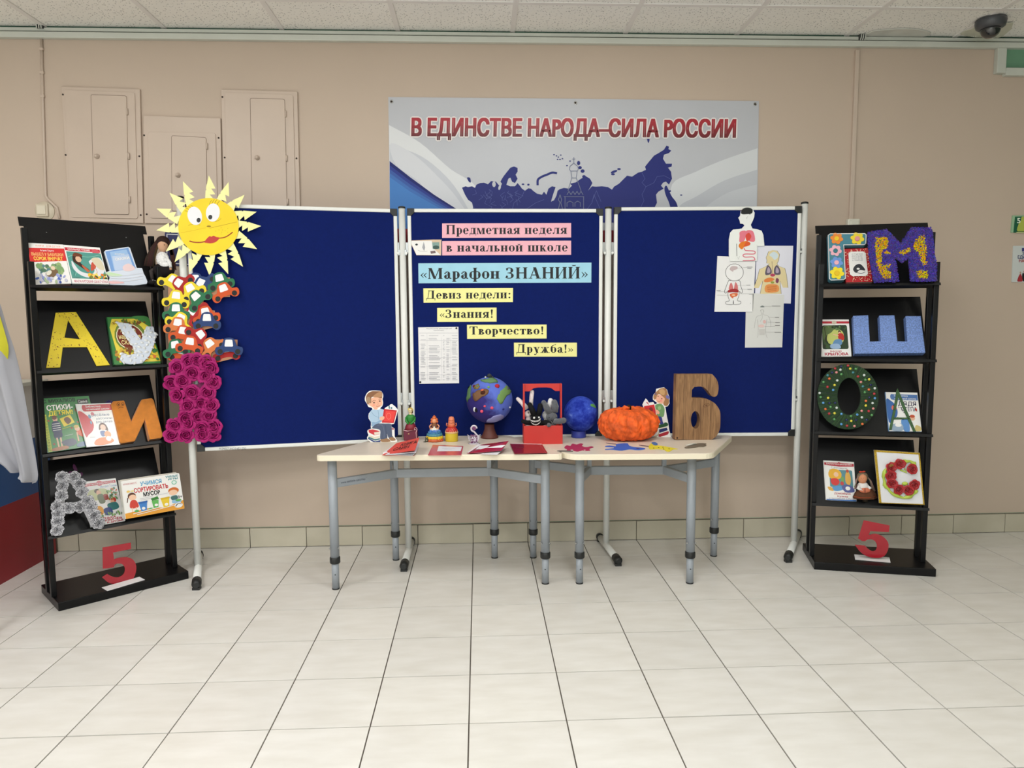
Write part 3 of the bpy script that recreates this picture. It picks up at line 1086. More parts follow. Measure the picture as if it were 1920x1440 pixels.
# sign behind the doll
F = FW.at(332, 466)
t = thing('wall_sign', 'dark blue wall sign with a white border behind the doll', 'sign', F)
ext('sign_board', roundpoly([(309, 434), (362, 437), (362, 500), (309, 497)], 4), F, 0, .006, mat('sign_navy', (32, 38, 92), .4), t)
art([('l', '#E8E8EC', 1.6, [(313, 439), (358, 441), (358, 496), (313, 493), (313, 439)])], F, t, 'sign_border', .006)

# right edge signs
F = FW.at(1915, 420)
t = thing('evacuation_sign', 'green and yellow sign with a white 5 at the right edge', 'sign', F)
ext('sign_plate', [(1899, 404), (1960, 403), (1960, 437), (1896, 436)], F, 0, .008, mat('sign_green_edge', (150, 186, 150), .35), t, bevel=.001)
VS = Zm(1780, 380, 8)
art([('p', (30, 92, 66), [(985, 210), (1300, 205), (1300, 450), (960, 450)]), ('s', (176, 186, 84), [(1090, 212), (1200, 208), (1300, 208), (1300, 430), (1150, 428), (1020, 425), (1040, 320), (1075, 270)]),
     ('r', (210, 214, 150), 1005, 440, 1300, 452), ('t', '#E8F0E0', '5', (1018, 232, 1066, 305), .03), ('l', (60, 110, 50), 5, [(1010, 432), (1300, 430)])], F, t, 'printed_sign', .008, VS)
F = FW.at(1912, 496)
t = thing('wall_poster', 'white poster with blue and red heading at the right edge', 'poster', F)
ext('poster_sheet', [(1900, 461), (1960, 460), (1960, 530), (1897, 529)], F, 0, .004, mat('poster_white', (205, 210, 208), .4), t)
art([('t', (38, 44, 100), '2', (1095, 742, 1122, 780), .04), ('t', (38, 44, 100), 'ЕДИНСТВО', (1028, 795, 1330, 838), .05), ('t', (158, 42, 52), 'НАРОДА', (1046, 852, 1290, 892), .05),
     ('r', (60, 60, 120), 1088, 680, 1220, 732), ('s', (165, 50, 58), [(1066, 1065), (1100, 1170), (1060, 1185), (1018, 1170)]), ('e', (190, 150, 130), 1066, 1050, 12, 16),
     ('s', (30, 30, 34), [(1112, 1050), (1150, 1160), (1110, 1180), (1090, 1100)]), ('e', (190, 150, 130), 1120, 1035, 12, 14)], F, t, 'printed_poster', .004, VS)

# security camera on the ceiling
a = hitz(1862, 32, CEIL - .03)
t = thing('security_camera', 'dark grey dome security camera on the ceiling', 'camera', Matrix.Translation((2.60, 1.83, CEIL - .004)))
DG = mat('dome_grey', (74, 76, 80), .35, noise=.03)
MB().lathe([(.0, 0), (.068, 0), (.07, -.012), (.064, -.036), (.05, -.046)][::-1], seg=28).build('camera_housing', DG, t)
MB().lathe([(.0, -.088), (.02, -.086), (.036, -.074), (.045, -.056), (.047, -.040)], seg=24).build('dome', mat('dome_glass', (34, 35, 38), .08, coat=1), t)
MB().lathe([(.0, -.09), (.012, -.0885), (.014, -.082)], (.0, -.02, .012), 14).build('lens', mat('lens_glass', (120, 122, 128), .1, .5), t)
mb = MB()
mb.prism([(FC.uv(*p)[0] - 2.60, -FC.uv(*p)[1] - 1.83) for p in smooth([(1800, 62), (1830, 50), (1900, 40), (1880, 66), (1850, 70)], 2)], .0, -.003)
mb.build('mount_plate', mat('mount_cream', (205, 205, 188), .6), t)

# ------------------------------------------------------------------ folding display board on four poles
PZ = 1.775
P1 = Vector((-1.338, 1.690))
P2 = Vector((-0.334, 1.885))
P3 = Vector((0.704, 1.895))
P4 = Vector((1.70, 1.86))
t = thing('display_board', 'blue felt folding display board of three panels on white poles', 'display board', Matrix.Translation((P2.x, P2.y, 0)))
BO = Vector((P2.x, P2.y, 0))


def board_panel(xl, yl, xr, yr, z0, z1):
    """front corners in plan, a panel with aluminium frame"""
    A = Vector((xl, yl, z0))
    B = Vector((xr, yr, z0))
    F = Frame(A, B - A, (0, 0, 1))
    wd = (B - A).length
    h = z1 - z0
    fr = 0.018
    Fl = Frame(A - BO, B - A, (0, 0, 1))
    p = MB().box(fr * .6, wd - fr * .6, fr * .6, h - fr * .6, -.022, -.005).build('felt_panel', FELT, t)
    p.matrix_local = Fl.M
    for bx in ((.03, wd - .03, 0, fr), (.03, wd - .03, h - fr, h)):
        MB().box(bx[0], bx[1], bx[2], bx[3], -.026, 0).build('frame_rail', FRAMEM, p, bevel=.004)
    for bx in ((0, fr, .03, h - .03), (wd - fr, wd, .03, h - .03)):
        MB().box(bx[0], bx[1], bx[2], bx[3], -.026, 0).build('frame_rail', FRAMEM, p, bevel=.004)
    for cx, cy, sx, sy in ((0, 0, 1, 1), (wd, 0, -1, 1), (0, h, 1, -1), (wd, h, -1, -1)):
        L = [(0, 0), (.036, 0), (.036, .021), (.021, .036), (0, .036)]
        MB().prism([(cx + sx * (x - .001), cy + sy * (y - .001)) for x, y in L], -.028, .002).build('corner_cap', BLACKP, p, bevel=.002)
    return F, p


def corner_z(y):
    return y


FL_, pl = board_panel(-1.308, 1.672, -0.356, 1.872, .600, 1.768)
FM_, pm = board_panel(-0.306, 1.872, 0.674, 1.878, .606, 1.770)
FR_, pr = board_panel(0.732, 1.878, 1.676, 1.838, .606, 1.778)
# blue border mark and small print on the lower rail of the left panel
art([('t', (60, 62, 70), 'РАЗРАБОТАНО В МБУ ДПО', (365, 238, 565, 254), .0)], FL_, pl, 'rail_lettering', .0002, Zm(320, 780, 4))
for P, zt, lean, fl in ((P1, 1.79, 0, -28), (P2, 1.772, 0, 0), (P3, 1.772, 0, 0), (P4, 1.792, 0, 22)):
    q = P - BO.xy
    MB().tube([(q.x, q.y, .03), (q.x, q.y, zt)], .0165, 16).build('pole', FRAMEM, t)
    MB().lathe([(.018, 0), (.018, .008), (.010, .011), (0, .011)], (q.x, q.y, zt), 16).build('pole_cap', BLACKP, t)
    d = Vector((math.sin(math.radians(fl)), -math.cos(math.radians(fl)), 0))
    if P is P1:
        d = Vector((.33, -.95, 0)).normalized()
    if P is P4:
        d = Vector((-.5, -.86, 0)).normalized()
    if P is P3:
        d = Vector((.07, -1, 0)).normalized()
    bk = min(.2, (WALL - .035 - P.y) / -d.y * 1.0 if d.y else .2)
    a = Vector((q.x, q.y, .026)) + d * .21
    b = Vector((q.x, q.y, .026)) - d * bk
    ft = MB().tube([b, a], .018, 14).build('foot', FRAMEM, t)
    MB().tube([a - d * .015, a + d * .035, a + d * .05], [.0215, .0215, .012], 14).box(a.x + d.x * .03 - .016, a.x + d.x * .03 + .016, a.y + d.y * .03 - .014, a.y + d.y * .03 + .014, .0, .012).build('foot_cap', BLACKP, ft)
    MB().tube([b + d * .015, b - d * .02], [.0215, .018], 14).box(b.x - .014, b.x + .014, b.y - .006, b.y + .012, .0, .012).build('foot_cap', BLACKP, ft)
# hinges between panels and poles
for P, xl in ((P2, (-1, 1)), (P3, (-1, 1)), (P1, (1,)), (P4, (-1,))):
    for z in (.80, 1.555):
        for s in xl:
            q = P - BO.xy
            MB().box(q.x + s * .016 - .006, q.x + s * .016 + .006, q.y - .012, q.y + .006, z - .014, z + .014).box(q.x + s * .024 - .008, q.x + s * .024 + .008, q.y - .008, q.y + .004, z, z + .05).build('hinge', mat('zinc', (170, 172, 172), .3, .7), t, bevel=.001)
            MB().tube([(q.x + s * .02, q.y - .012, z - .004), (q.x + s * .02, q.y - .02, z - .004)], .006, 10).build('hinge_knob', FRAMEM, t)

# ------------------------------------------------------------------ papers pinned to the boards
VM = Zm(740, 380, 4.114)
VR = Zm(1140, 380, 4.8)


def strip(label, quad, colr, text, tq):
    F = FM_.at(*VM(*quad[0]), -.0046)
    t = thing('lettered_strip', label, 'sign', F, None)
    mb = MB()
    mb.prism([F.uv(*VM(*p), .0012) for p in quad], .0, .0012)
    mb.build('paper_strip', mat('paper_' + '%02x%02x%02x' % colr, colr, .7, noise=.03, nscale=15, spec=.2), t)
    art([('ts', (34, 34, 36), text, tq)], F, t, 'lettering', .0013, VM)
    return t


PINK, LBL, YEL = (236, 178, 190), (160, 208, 226), (240, 236, 158)
strip('upper pink paper strip with large black serif lettering', [(366, 160), (1361, 157), (1361, 268), (366, 272)], PINK, 'Предметная неделя', [(396, 172), (1334, 172), (1334, 240), (396, 243)])
strip('lower pink paper strip with large black serif lettering', [(367, 296), (1361, 293), (1361, 402), (367, 407)], PINK, 'в начальной школе', [(397, 310), (1340, 305), (1340, 376), (397, 378)])
strip('large light blue paper strip with black serif title in guillemets', [(182, 468), (1518, 462), (1517, 616), (184, 622)], LBL, '«Марафон ЗНАНИЙ»', [(196, 505), (1498, 495), (1498, 585), (196, 588)])
strip('topmost yellow paper strip, ending in a colon', [(221, 661), (913, 658), (912, 767), (223, 772)], YEL, 'Девиз недели:', [(242, 678), (902, 672), (902, 738), (242, 742)])
strip('second yellow paper strip, the shortest, opening with guillemets', [(328, 812), (786, 809), (786, 918), (328, 920)], YEL, '«Знания!', [(345, 825), (768, 822), (768, 888), (345, 890)])
strip('third yellow paper strip beside the white timetable sheet', [(558, 942), (1172, 940), (1172, 1048), (559, 1051)], YEL, 'Творчество!', [(576, 955), (1158, 953), (1158, 1016), (576, 1018)])
strip('lowest yellow paper strip, closing with guillemets', [(920, 1080), (1406, 1080), (1406, 1188), (921, 1188)], YEL, 'Дружба!»', [(938, 1092), (1383, 1092), (1383, 1158), (938, 1158)])

# timetable sheet
F = FM_.at(*VM(336, 1175), -.0046)
t = thing('timetable_sheet', 'white timetable sheet in a clear sleeve pinned low on the middle board', 'paper', F)
ext('paper_sheet', [(181, 962), (492, 958), (497, 1393), (190, 1397)], F, 0, .0012, PAPER, t, VM)
its = [('r', (150, 150, 158), 190, 1005, 488, 1006.5), ('l', (185, 185, 192), 1.2, [(250, 1005), (252, 1370)]), ('l', (185, 185, 192), 1.2, [(362, 1040), (364, 1370)]), ('l', (185, 185, 192), 1.2, [(432, 1040), (434, 1370)])]
its += [('t', (110, 110, 118), 'РАСПИСАНИЕ МЕРОПРИЯТИЙ', (245, 968, 440, 976), .0), ('t', (110, 110, 118), 'предметной недели', (300, 980, 380, 988), .0)]
random.seed(11)
for y in range(1020, 1372, 11):
    if y in range(1025, 1040):
        continue
    if (y // 11) % 6 == 0:
        its.append(('l', (165, 165, 172), 1, [(190, y), (488, y)]))
    for x0, x1 in ((200, 240), (262, 355), (372, 385), (396, 425), (440, 485)):
        if R() < .78:
            its.append(('l', (152, 152, 162), 2.6, [(x0 + U(0, 6), y + 5), (x1 - U(0, (x1 - x0) * .35), y + 5)]))
art(its, F, t, 'printed_table', .0013, VM, step=.00002)
for p in ((476, 968), (198, 1384)):
    a, b = F.uv(*VM(*p), .0012)
    MB().lathe([(.005, .001), (.005, .004), (.003, .006), (0, .006)], (a, b, 0), 12).build('push_pin', BLACKP, t)

# plain paper left of the strips (a sheet with a pen and a small photo)
F = FM_.at(800, 465, -.004)
t = thing('drawing_sheet', 'white cut-out sheet with a pen and a grey photo beside the pink strips', 'paper', F)
VBu = Zm(735, 380, 13.09)
ext('paper_sheet', [(430, 930), (1000, 905), (1215, 905), (1210, 1295), (600, 1290)], F, 0, .0015, mat('tan_card', (214, 188, 160), .7), t, VBu)
art([('p', (235, 233, 230), [(445, 940), (975, 935), (1010, 1115), (1190, 1285), (603, 1283)]), ('e', (50, 54, 56), 603, 1028, 32, 24), ('p', (130, 158, 150), [(985, 975), (1160, 970), (1165, 1140), (1000, 1140)]),
     ('e', (60, 86, 80), 1080, 1095, 80, 45), ('p', (120, 100, 100), [(940, 1190), (1060, 1175), (1075, 1235), (955, 1255)]), ('p', (160, 160, 165), [(780, 960), (740, 1100), (790, 1190), (815, 1100)]),
     ('l', (120, 120, 120), 5, [(640, 1170), (700, 1192), (800, 1195), (870, 1190)])], F, t, 'printed_picture', .0015, VBu)

# anatomical drawings on the right board
F = FR_.at(*VR(1650, 640), -.0046)
t = thing('anatomy_drawing', 'drawing of a tan torso with coloured organs on white paper', 'drawing', F)
ext('paper_sheet', [(1340, 388), (1667, 388), (1645, 908), (1320, 900)], F, 0, .0008, mat('paper_cool', (222, 222, 232), .8), t, VR)
SK = (222, 206, 160)
body = [(1428, 545), (1432, 520), (1424, 495), (1436, 470), (1445, 440), (1480, 428), (1520, 432), (1543, 465), (1535, 520), (1520, 550), (1535, 572), (1590, 590), (1605, 650), (1620, 765), (1575, 765),
        (1545, 700), (1558, 820), (1370, 820), (1395, 700), (1355, 768), (1312, 768), (1345, 680), (1365, 600), (1420, 575), (1455, 550)]
art([('p', (40, 40, 40), [(x + (3 if x > 1470 else -3), y) for x, y in body]), ('p', SK, body), ('s', (206, 220, 226), [(1452, 470), (1490, 442), (1525, 460), (1530, 490), (1500, 515), (1475, 490)]),
     ('s', (96, 88, 104), [(1440, 562), (1470, 600), (1468, 640), (1418, 650), (1420, 600)]), ('s', (96, 88, 104), [(1520, 562), (1548, 600), (1550, 645), (1500, 645), (1495, 595)]),
     ('s', (176, 160, 178), [(1442, 580), (1460, 605), (1455, 630), (1430, 628)]), ('s', (176, 160, 178), [(1516, 580), (1536, 605), (1535, 630), (1510, 628)]), ('e', (180, 66, 96), 1482, 652, 22, 14),
     ('s', (222, 130, 66), [(1412, 690), (1460, 674), (1498, 690), (1460, 712), (1410, 715)]), ('s', (120, 60, 90), [(1515, 680), (1538, 690), (1530, 722), (1510, 715)]), ('e', (150, 160, 70), 1480, 718, 16, 10),
     ('s', (226, 150, 84), [(1425, 740), (1525, 740), (1530, 800), (1420, 805)]), ('ls', (190, 96, 50), 3, [(1430, 752), (1520, 750), (1430, 768), (1520, 768), (1432, 785), (1518, 786), (1440, 800)]),
     ('l', (110, 70, 70), 3, [(1476, 530), (1480, 580), (1478, 640)])], F, t, 'drawn_figure', .0009, VR)
F = FR_.at(*VR(1410, 1100), -.004)
t = thing('anatomy_drawing', 'lowest sheet with a faint pencil body drawing, on the right board', 'drawing', F)
ext('paper_sheet', [(1300, 815), (1585, 830), (1568, 1302), (1233, 1305), (1240, 985), (1300, 985)], F, .0, .001, mat('paper_grey', (214, 214, 210), .8), t, VR)
PC = (150, 148, 146)
art([('s', (120, 128, 126), [(1368, 940), (1390, 925), (1408, 940)]), ('ls', PC, 3, [(1372, 975), (1378, 965), (1398, 965), (1402, 980)]), ('ls', PC, 2, [(1375, 970), (1378, 1010), (1340, 1025), (1325, 1070), (1315, 1130)]),
     ('ls', PC, 2, [(1400, 975), (1402, 1008), (1440, 1020), (1462, 1070), (1465, 1120)]), ('ls', PC, 2, [(1345, 1050), (1352, 1130), (1350, 1190), (1345, 1215)]), ('ls', PC, 2, [(1430, 1050), (1418, 1130), (1422, 1190), (1435, 1215)]),
     ('l', PC, 2, [(1388, 990), (1388, 1040), (1370, 1070)]), ('e', (220, 180, 176), 1408, 1072, 14, 16), ('e', (226, 196, 190), 1380, 1110, 28, 14), ('p', (200, 198, 194), [(1358, 1140), (1412, 1138), (1410, 1190), (1362, 1190)])]
    + [('l', PC, 1.6, [(a, y), (b, y + 2)]) for a, b, y in ((1405, 1465, 933), (1445, 1505, 1030), (1440, 1500, 1075), (1410, 1500, 1112), (1420, 1495, 1163))]
    + [('l', (128, 126, 126), 5, [(a, y), (b, y)]) for a, b, y in ((1475, 1550, 930), (1505, 1538, 1032), (1505, 1545, 1078), (1505, 1545, 1105), (1500, 1555, 1166))], F, t, 'drawn_figure', .0011, VR)
F = FR_.at(*VR(1130, 740), -.0046)
t = thing('anatomy_drawing', 'white sheet with a round-headed outlined child showing red organs', 'drawing', F)
ext('paper_sheet', [(985, 480), (1330, 495), (1305, 983), (958, 982)], F, .0, .0016, PAPER, t, VR)
K = (66, 68, 70)
bodyc = [(1085, 700), (1062, 760), (1048, 800), (1060, 815), (1078, 800), (1080, 845), (1092, 882), (1062, 892), (1066, 914), (1125, 915), (1128, 880), (1131, 915), (1188, 912), (1194, 890), (1165, 880), (1178, 840), (1182, 800),
         (1198, 815), (1210, 800), (1195, 750), (1180, 700)]
art([('ls', K, 4, bodyc + [bodyc[0]]), ('e', K, 1138, 628, 83, 79), ('e', (234, 233, 232), 1138, 628, 79, 75), ('s', (196, 178, 178), [(1095, 600), (1115, 572), (1160, 575), (1165, 595), (1130, 610), (1125, 622)]),
     ('s', (206, 116, 116), [(1110, 720), (1125, 760), (1118, 790), (1088, 780), (1095, 740)]), ('s', (206, 116, 116), [(1150, 715), (1168, 750), (1166, 785), (1135, 785), (1140, 740)]), ('s', (160, 44, 48), [(1080, 790), (1130, 775), (1172, 785), (1170, 808), (1120, 805), (1085, 808)]),
     ('s', (214, 110, 70), [(1100, 820), (1165, 815), (1160, 840), (1130, 850), (1126, 862), (1102, 845)]), ('e', (240, 190, 150), 1130, 832, 16, 8)]
    + [('l', PC, 1.6, [(a, y), (b, y2)]) for a, b, y, y2 in ((1165, 1250, 590, 582), (1165, 1240, 745, 742), (1170, 1250, 778, 780), (1180, 1270, 820, 820), (985, 1080, 800, 800), (980, 1090, 832, 835))]
    + [('l', (120, 120, 126), 4, [(a, y), (b, y)]) for a, b, y in ((1250, 1300, 580), (1255, 1290, 592), (1245, 1280, 742), (1255, 1295, 780), (1270, 1300, 822), (978, 1012, 790), (1282, 1283, 905))], F, t, 'drawn_figure', .0017, VR)
F = FR_.at(*VR(1240, 320), .0)
t = thing('anatomy_cutout', 'white paper bust in profile with black brain and pink organs', 'drawing', F)
sil = [(1195, 80), (1225, 52), (1262, 42), (1300, 55), (1320, 90), (1316, 130), (1300, 170), (1285, 200), (1300, 232), (1345, 240), (1382, 252), (1398, 290), (1408, 390), (1345, 392), (1340, 525), (1100, 528), (1088, 470),
       (1088, 330), (1100, 270), (1125, 242), (1175, 238), (1205, 232), (1228, 205), (1215, 190), (1190, 188), (1185, 160), (1172, 135), (1188, 120)]
ext('paper_bust', sil, F, .0, .002, mat('paper_bright', (234, 236, 232), .75), t, VR)
art([('s', (34, 36, 34), [(1196, 90), (1215, 55), (1260, 44), (1300, 60), (1298, 92), (1283, 100), (1280, 110), (1268, 103), (1215, 105)]), ('s', (226, 122, 138), [(1188, 262), (1238, 253), (1240, 300), (1225, 345), (1184, 355), (1184, 300)]),
     ('s', (226, 122, 138), [(1245, 253), (1305, 258), (1322, 345), (1268, 345), (1245, 310)]), ('s', (216, 76, 60), [(1240, 290), (1268, 272), (1290, 300), (1275, 335), (1250, 345), (1240, 320)]),
     ('s', (228, 124, 38), [(1178, 380), (1200, 355), (1250, 345), (1282, 365), (1270, 385), (1230, 395), (1205, 420), (1180, 400)]), ('s', (220, 92, 44), [(1250, 348), (1282, 366), (1268, 386), (1225, 396), (1232, 372)]),
     ('ls', (216, 110, 128), 8, [(1225, 410), (1240, 430), (1310, 435), (1325, 448), (1310, 462), (1235, 462), (1215, 475), (1235, 490), (1300, 488), (1320, 505), (1310, 518), (1215, 522)]),
     ('l', (70, 70, 70), 4, [(1157, 370), (1160, 480)]), ('l', (190, 190, 188), 2, [(1340, 380), (1345, 515)]), ('l', (200, 170, 150), 2, [(1190, 75), (1215, 50)]), ('ls', (120, 120, 120), 2, [(1250, 145), (1248, 135), (1258, 125)]),
     ('l', (180, 180, 180), 2, [(1168, 490), (1175, 510), (1185, 480)])], F, t, 'organ_shapes', .0021, VR)

# ------------------------------------------------------------------ two trapezoid tables
TZ = 0.632
TOPM = mat('beech_laminate', (222, 210, 192), .38, noise=.03, nscale=14, spec=.45)
EDGEM = mat('cream_edge', (232, 222, 198), .4)


def zt(px, py):
    p = hitz(px, py, TZ)
    return (p.x, p.y)


def trapezoid_table(label, outline, legs, beam, mark):
    cx = sum(p[0] for p in outline) / len(outline)
    cy = sum(p[1] for p in outline) / len(outline)
    t = thing('school_table', label, 'table', Matrix.Translation((cx, cy, 0)), 'trapezoid school tables')
    o2 = [(x - cx, y - cy) for x, y in roundpoly(outline, .045, 5)]
    MB().prism(o2, TZ - .003, TZ).build('tabletop', TOPM, t, bevel=.002)
    MB().prism([(x * 1.003, y * 1.004) for x, y in o2], TZ - .026, TZ - .0025).build('edge_band', EDGEM, t, bevel=.008, seg=3)
    L = [(x - cx, y - cy) for x, y in legs]
    for i, (x, y) in enumerate(L):
        lg = MB().tube([(x, y, .135), (x, y, TZ - .027)], .0205, 20).build('leg', GREYM, t)
        MB().tube([(x, y, .004), (x, y, .16)], .0165, 18).build('leg_foot', GREYM, lg)
        MB().lathe([(.0215, .122), (.0235, .126), (.0235, .148), (.0215, .152), (.0, .152)][::1], (x, y, 0), 20).build('leg_collar', BLACKP, lg)
        MB().lathe([(.0172, 0), (.0172, .006), (0, .006)], (x, y, 0), 16).build('leg_glide', BLACKP, lg)
        s = -1 if x > 0 else 1
        for dx in (-1, 1):
            MB().tube([(x + dx * .017, y - .014, .195), (x + dx * .020, y - .017, .195)], .004, 8).build('bolt', MATS['zinc'], lg)
        MB().tube([(x + s * .002, y - .0155, .072), (x + s * .002, y - .0172, .072)], .003, 8).build('pin_hole', BLACKP, lg)
    bz = TZ - .142
    (ax, ay), (bx, by) = [(p[0] - cx, p[1] - cy) for p in beam]
    FLt, FRt, BRt, BLt = L
    MB().obox((ax, ay, bz), (bx, by, bz), .022, .042).build('cross_beam', GREYM, t, bevel=.004)
    for (lx, ly), (jx, jy) in ((FLt, (ax, ay)), (FRt, (bx, by)), (BLt, (ax, ay)), (BRt, (bx, by))):
        MB().obox((lx, ly, bz), (jx, jy, bz), .022, .040).build('side_beam', GREYM, t, bevel=.004)
    MB().obox((ax - .02, ay + .0, TZ - .045), (bx + .02, by + .0, TZ - .045), .022, .034).build('upper_beam', GREYM, t, bevel=.004)
    for (jx, jy) in ((ax, ay), (bx, by)):
        MB().obox((jx, jy, bz), (jx, jy, TZ - .03), .02, .02, (0, 1, 0)).build('strut', GREYM, t)
    if mark:
        q0, q1 = Vector((FLt[0], FLt[1], 0)), Vector((ax, ay, 0))
        d = (q1 - q0).normalized()
        Fm = Frame(q0 + Vector((cx, cy, bz)), d, (0, 0, 1))
        nrm = Fm.N
        sgn = 1 if nrm.y < 0 else -1
        Fm = Frame(Vector((cx, cy, bz)) + q0 + nrm * .0112 * sgn, d, (0, 0, 1))
        vs, fs = sans('www.мебель-школа.рф', 0)
        mb = MB().setc((50, 55, 75))
        w_ = max(v[0] for v in vs)
        mb.add([tuple(Fm.O - Vector((cx, cy, 0)) + Fm.X * (.035 + x / w_ * .13) + Fm.Y * (y * .010 - .004) + nrm * sgn * .0002) for x, y in vs], fs)
        mb.build('maker_lettering', MATS['print'], t)
    return t


top1 = [zt(587, 854), zt(1060, 851), zt(953, 816), zt(716, 820)]
y1a = zt(800, 853)[1]
trapezoid_table('long-fronted trapezoid table under the boy figure and figurines', top1,
                [(-.622, 1.43), (.339, 1.437), (.112, 1.83 - .02), (-.392, 1.81)], [(-.36, 1.625), (.085, 1.63)], True)
top2 = [zt(1070, 852), zt(1336, 850), zt(1374, 816), zt(960, 819)]
trapezoid_table('trapezoid table carrying the pumpkin and the wooden letter', top2,
                [(.497, 1.43), (1.006, 1.40), (1.238, 1.765), (.31, 1.80)], [(.57, 1.62), (.93, 1.60)], False)


def upright(px, py, lean=0.0, z=TZ, yaw=0.0):
    """frame standing at a base pixel of the table top, facing the camera side"""
    p = hitz(px, py, z)
    a = math.radians(yaw)
    l = math.radians(lean)
    return Frame(p, (math.cos(a), math.sin(a), 0), (-math.sin(a) * math.sin(l), math.cos(a) * math.sin(l), math.cos(l)))


def flat(px, py, z=TZ + .0004):
    """frame lying on the table top"""
    return Frame(hitz(px, py, z), (1, 0, 0), (0, 1, 0))


# boy cut-out
VBo = Zm(680, 720, 12)
F = upright(703, 829, 6)
t = thing('boy_cutout', 'cardboard cut-out of a boy in a pale blue shirt reading a red book', 'figure', F)
sil = [(240, 145), (350, 150), (420, 165), (460, 240), (460, 300), (445, 340), (460, 420), (440, 500), (395, 550), (480, 600), (500, 540), (590, 490), (660, 450), (790, 575), (780, 640), (710, 890),
       (650, 900), (665, 980), (715, 1000), (720, 1180), (770, 1260), (760, 1310), (640, 1330), (520, 1360), (420, 1350), (300, 1390), (280, 1388), (110, 1250), (105, 1190), (130, 1150), (105, 1080), (120, 1030), (200, 1000), (180, 970), (188, 860), (135, 780),
       (140, 660), (220, 570), (190, 530), (130, 515), (95, 440), (50, 370), (55, 290), (100, 200), (160, 155)]
ext('card', smooth(sil, 2), F, -.002, .0, mat('white_card', (236, 234, 230), .7), t, VBo)
SKN = (232, 176, 146)
art([('s', SKN, [(190, 330), (300, 290), (430, 290), (435, 360), (445, 430), (425, 490), (340, 540), (330, 575), (260, 570), (235, 530), (180, 500), (140, 470), (130, 430), (190, 420)]),
     ('s', (134, 92, 62), [(85, 400), (75, 300), (110, 220), (200, 165), (300, 160), (400, 165), (440, 200), (440, 280), (420, 320), (320, 300), (200, 300), (190, 420), (140, 430), (120, 470)]),
     ('s', (176, 132, 94), [(230, 280), (330, 200), (410, 180), (435, 230), (420, 290), (300, 300)]), ('s', (160, 132, 104), [(90, 390), (100, 300), (160, 300), (180, 400), (130, 440)]),
     ('e', (86, 50, 40), 255, 420, 22, 13), ('e', (86, 50, 40), 385, 385, 20, 14), ('ls', (120, 76, 52), 9, [(215, 395), (255, 370), (290, 378)]), ('ls', (120, 76, 52), 9, [(360, 350), (385, 335), (410, 345)]),
     ('ls', (178, 84, 74), 9, [(305, 498), (345, 505), (385, 480)]), ('e', (238, 150, 130), 250, 475, 28, 16), ('ls', (206, 140, 116), 7, [(335, 400), (352, 450), (330, 462)]),
     ('s', (168, 194, 216), [(215, 575), (330, 585), (420, 560), (485, 600), (465, 720), (470, 800), (430, 820), (410, 860), (220, 960), (200, 890), (150, 780), (150, 670)]),
     ('s', (136, 166, 196), [(230, 850), (300, 860), (410, 800), (420, 850), (220, 960), (200, 900)]), ('l', (120, 150, 180), 7, [(345, 590), (360, 700), (350, 800)]), ('ls', (120, 150, 180), 7, [(200, 620), (250, 700), (330, 740), (370, 760)]),
     ('s', (78, 88, 112), [(220, 970), (320, 895), (500, 890), (640, 900), (655, 1000), (665, 1160), (690, 1190), (590, 1215), (545, 1120), (550, 1220), (400, 1240), (395, 1050), (300, 1010), (220, 1000)]),
     ('l', (52, 60, 84), 9, [(515, 930), (540, 1210)]), ('ls', (104, 114, 138), 8, [(330, 930), (440, 930), (480, 1050), (480, 1200)]),
     ('p', (196, 40, 44), [(480, 560), (770, 595), (700, 880), (430, 870)]), ('p', (226, 66, 60), [(520, 600), (740, 620), (680, 850), (470, 840)]), ('ls', (236, 150, 130), 6, ell(585, 725, 48, 68) + [(633, 725)]),
     ('p', (232, 234, 236), [(495, 550), (590, 495), (640, 520), (670, 465), (780, 580), (760, 590), (640, 575), (560, 555)]), ('p', (90, 130, 140), [(580, 490), (610, 485), (615, 560), (585, 550)]), ('p', (96, 130, 138), [(625, 520), (665, 515), (665, 565), (630, 560)]),
     ('s', SKN, [(385, 750), (470, 725), (490, 760), (460, 810), (400, 815)]), ('p', (198, 52, 60), [(130, 1030), (230, 1020), (380, 1060), (380, 1130), (260, 1150), (140, 1090)]), ('p', (226, 216, 200), [(255, 1090), (380, 1070), (380, 1125), (265, 1142)]),
     ('p', (220, 212, 190), [(150, 1150), (270, 1190), (380, 1170), (380, 1210), (270, 1235), (145, 1180)]), ('p', (70, 120, 120), [(130, 1180), (270, 1240), (390, 1220), (390, 1250), (280, 1275), (130, 1215)]), ('p', (48, 66, 120), [(125, 1210), (280, 1290), (400, 1260), (400, 1310), (285, 1330), (120, 1235)]),
     ('s', (152, 116, 84), [(400, 1250), (480, 1235), (560, 1225), (625, 1280), (600, 1310), (480, 1315), (410, 1290)]), ('s', (152, 116, 84), [(590, 1215), (680, 1195), (740, 1245), (730, 1270), (640, 1275)]), ('l', (232, 220, 200), 12, [(400, 1300), (500, 1325), (620, 1300)]),
     ('e', (170, 60, 80), 680, 1010, 26, 18)], F, t, 'printed_figure', .0001, VBo, step=.00002)
MB().prism([(-.02, 0), (.02, 0), (.008, .10), (-.008, .10)], -.004, -.002).build('easel_stay', MATS['white_card'], t).matrix_local = Matrix.Translation((0, .006, -.036)) @ Matrix.Rotation(math.radians(18), 4, 'X')

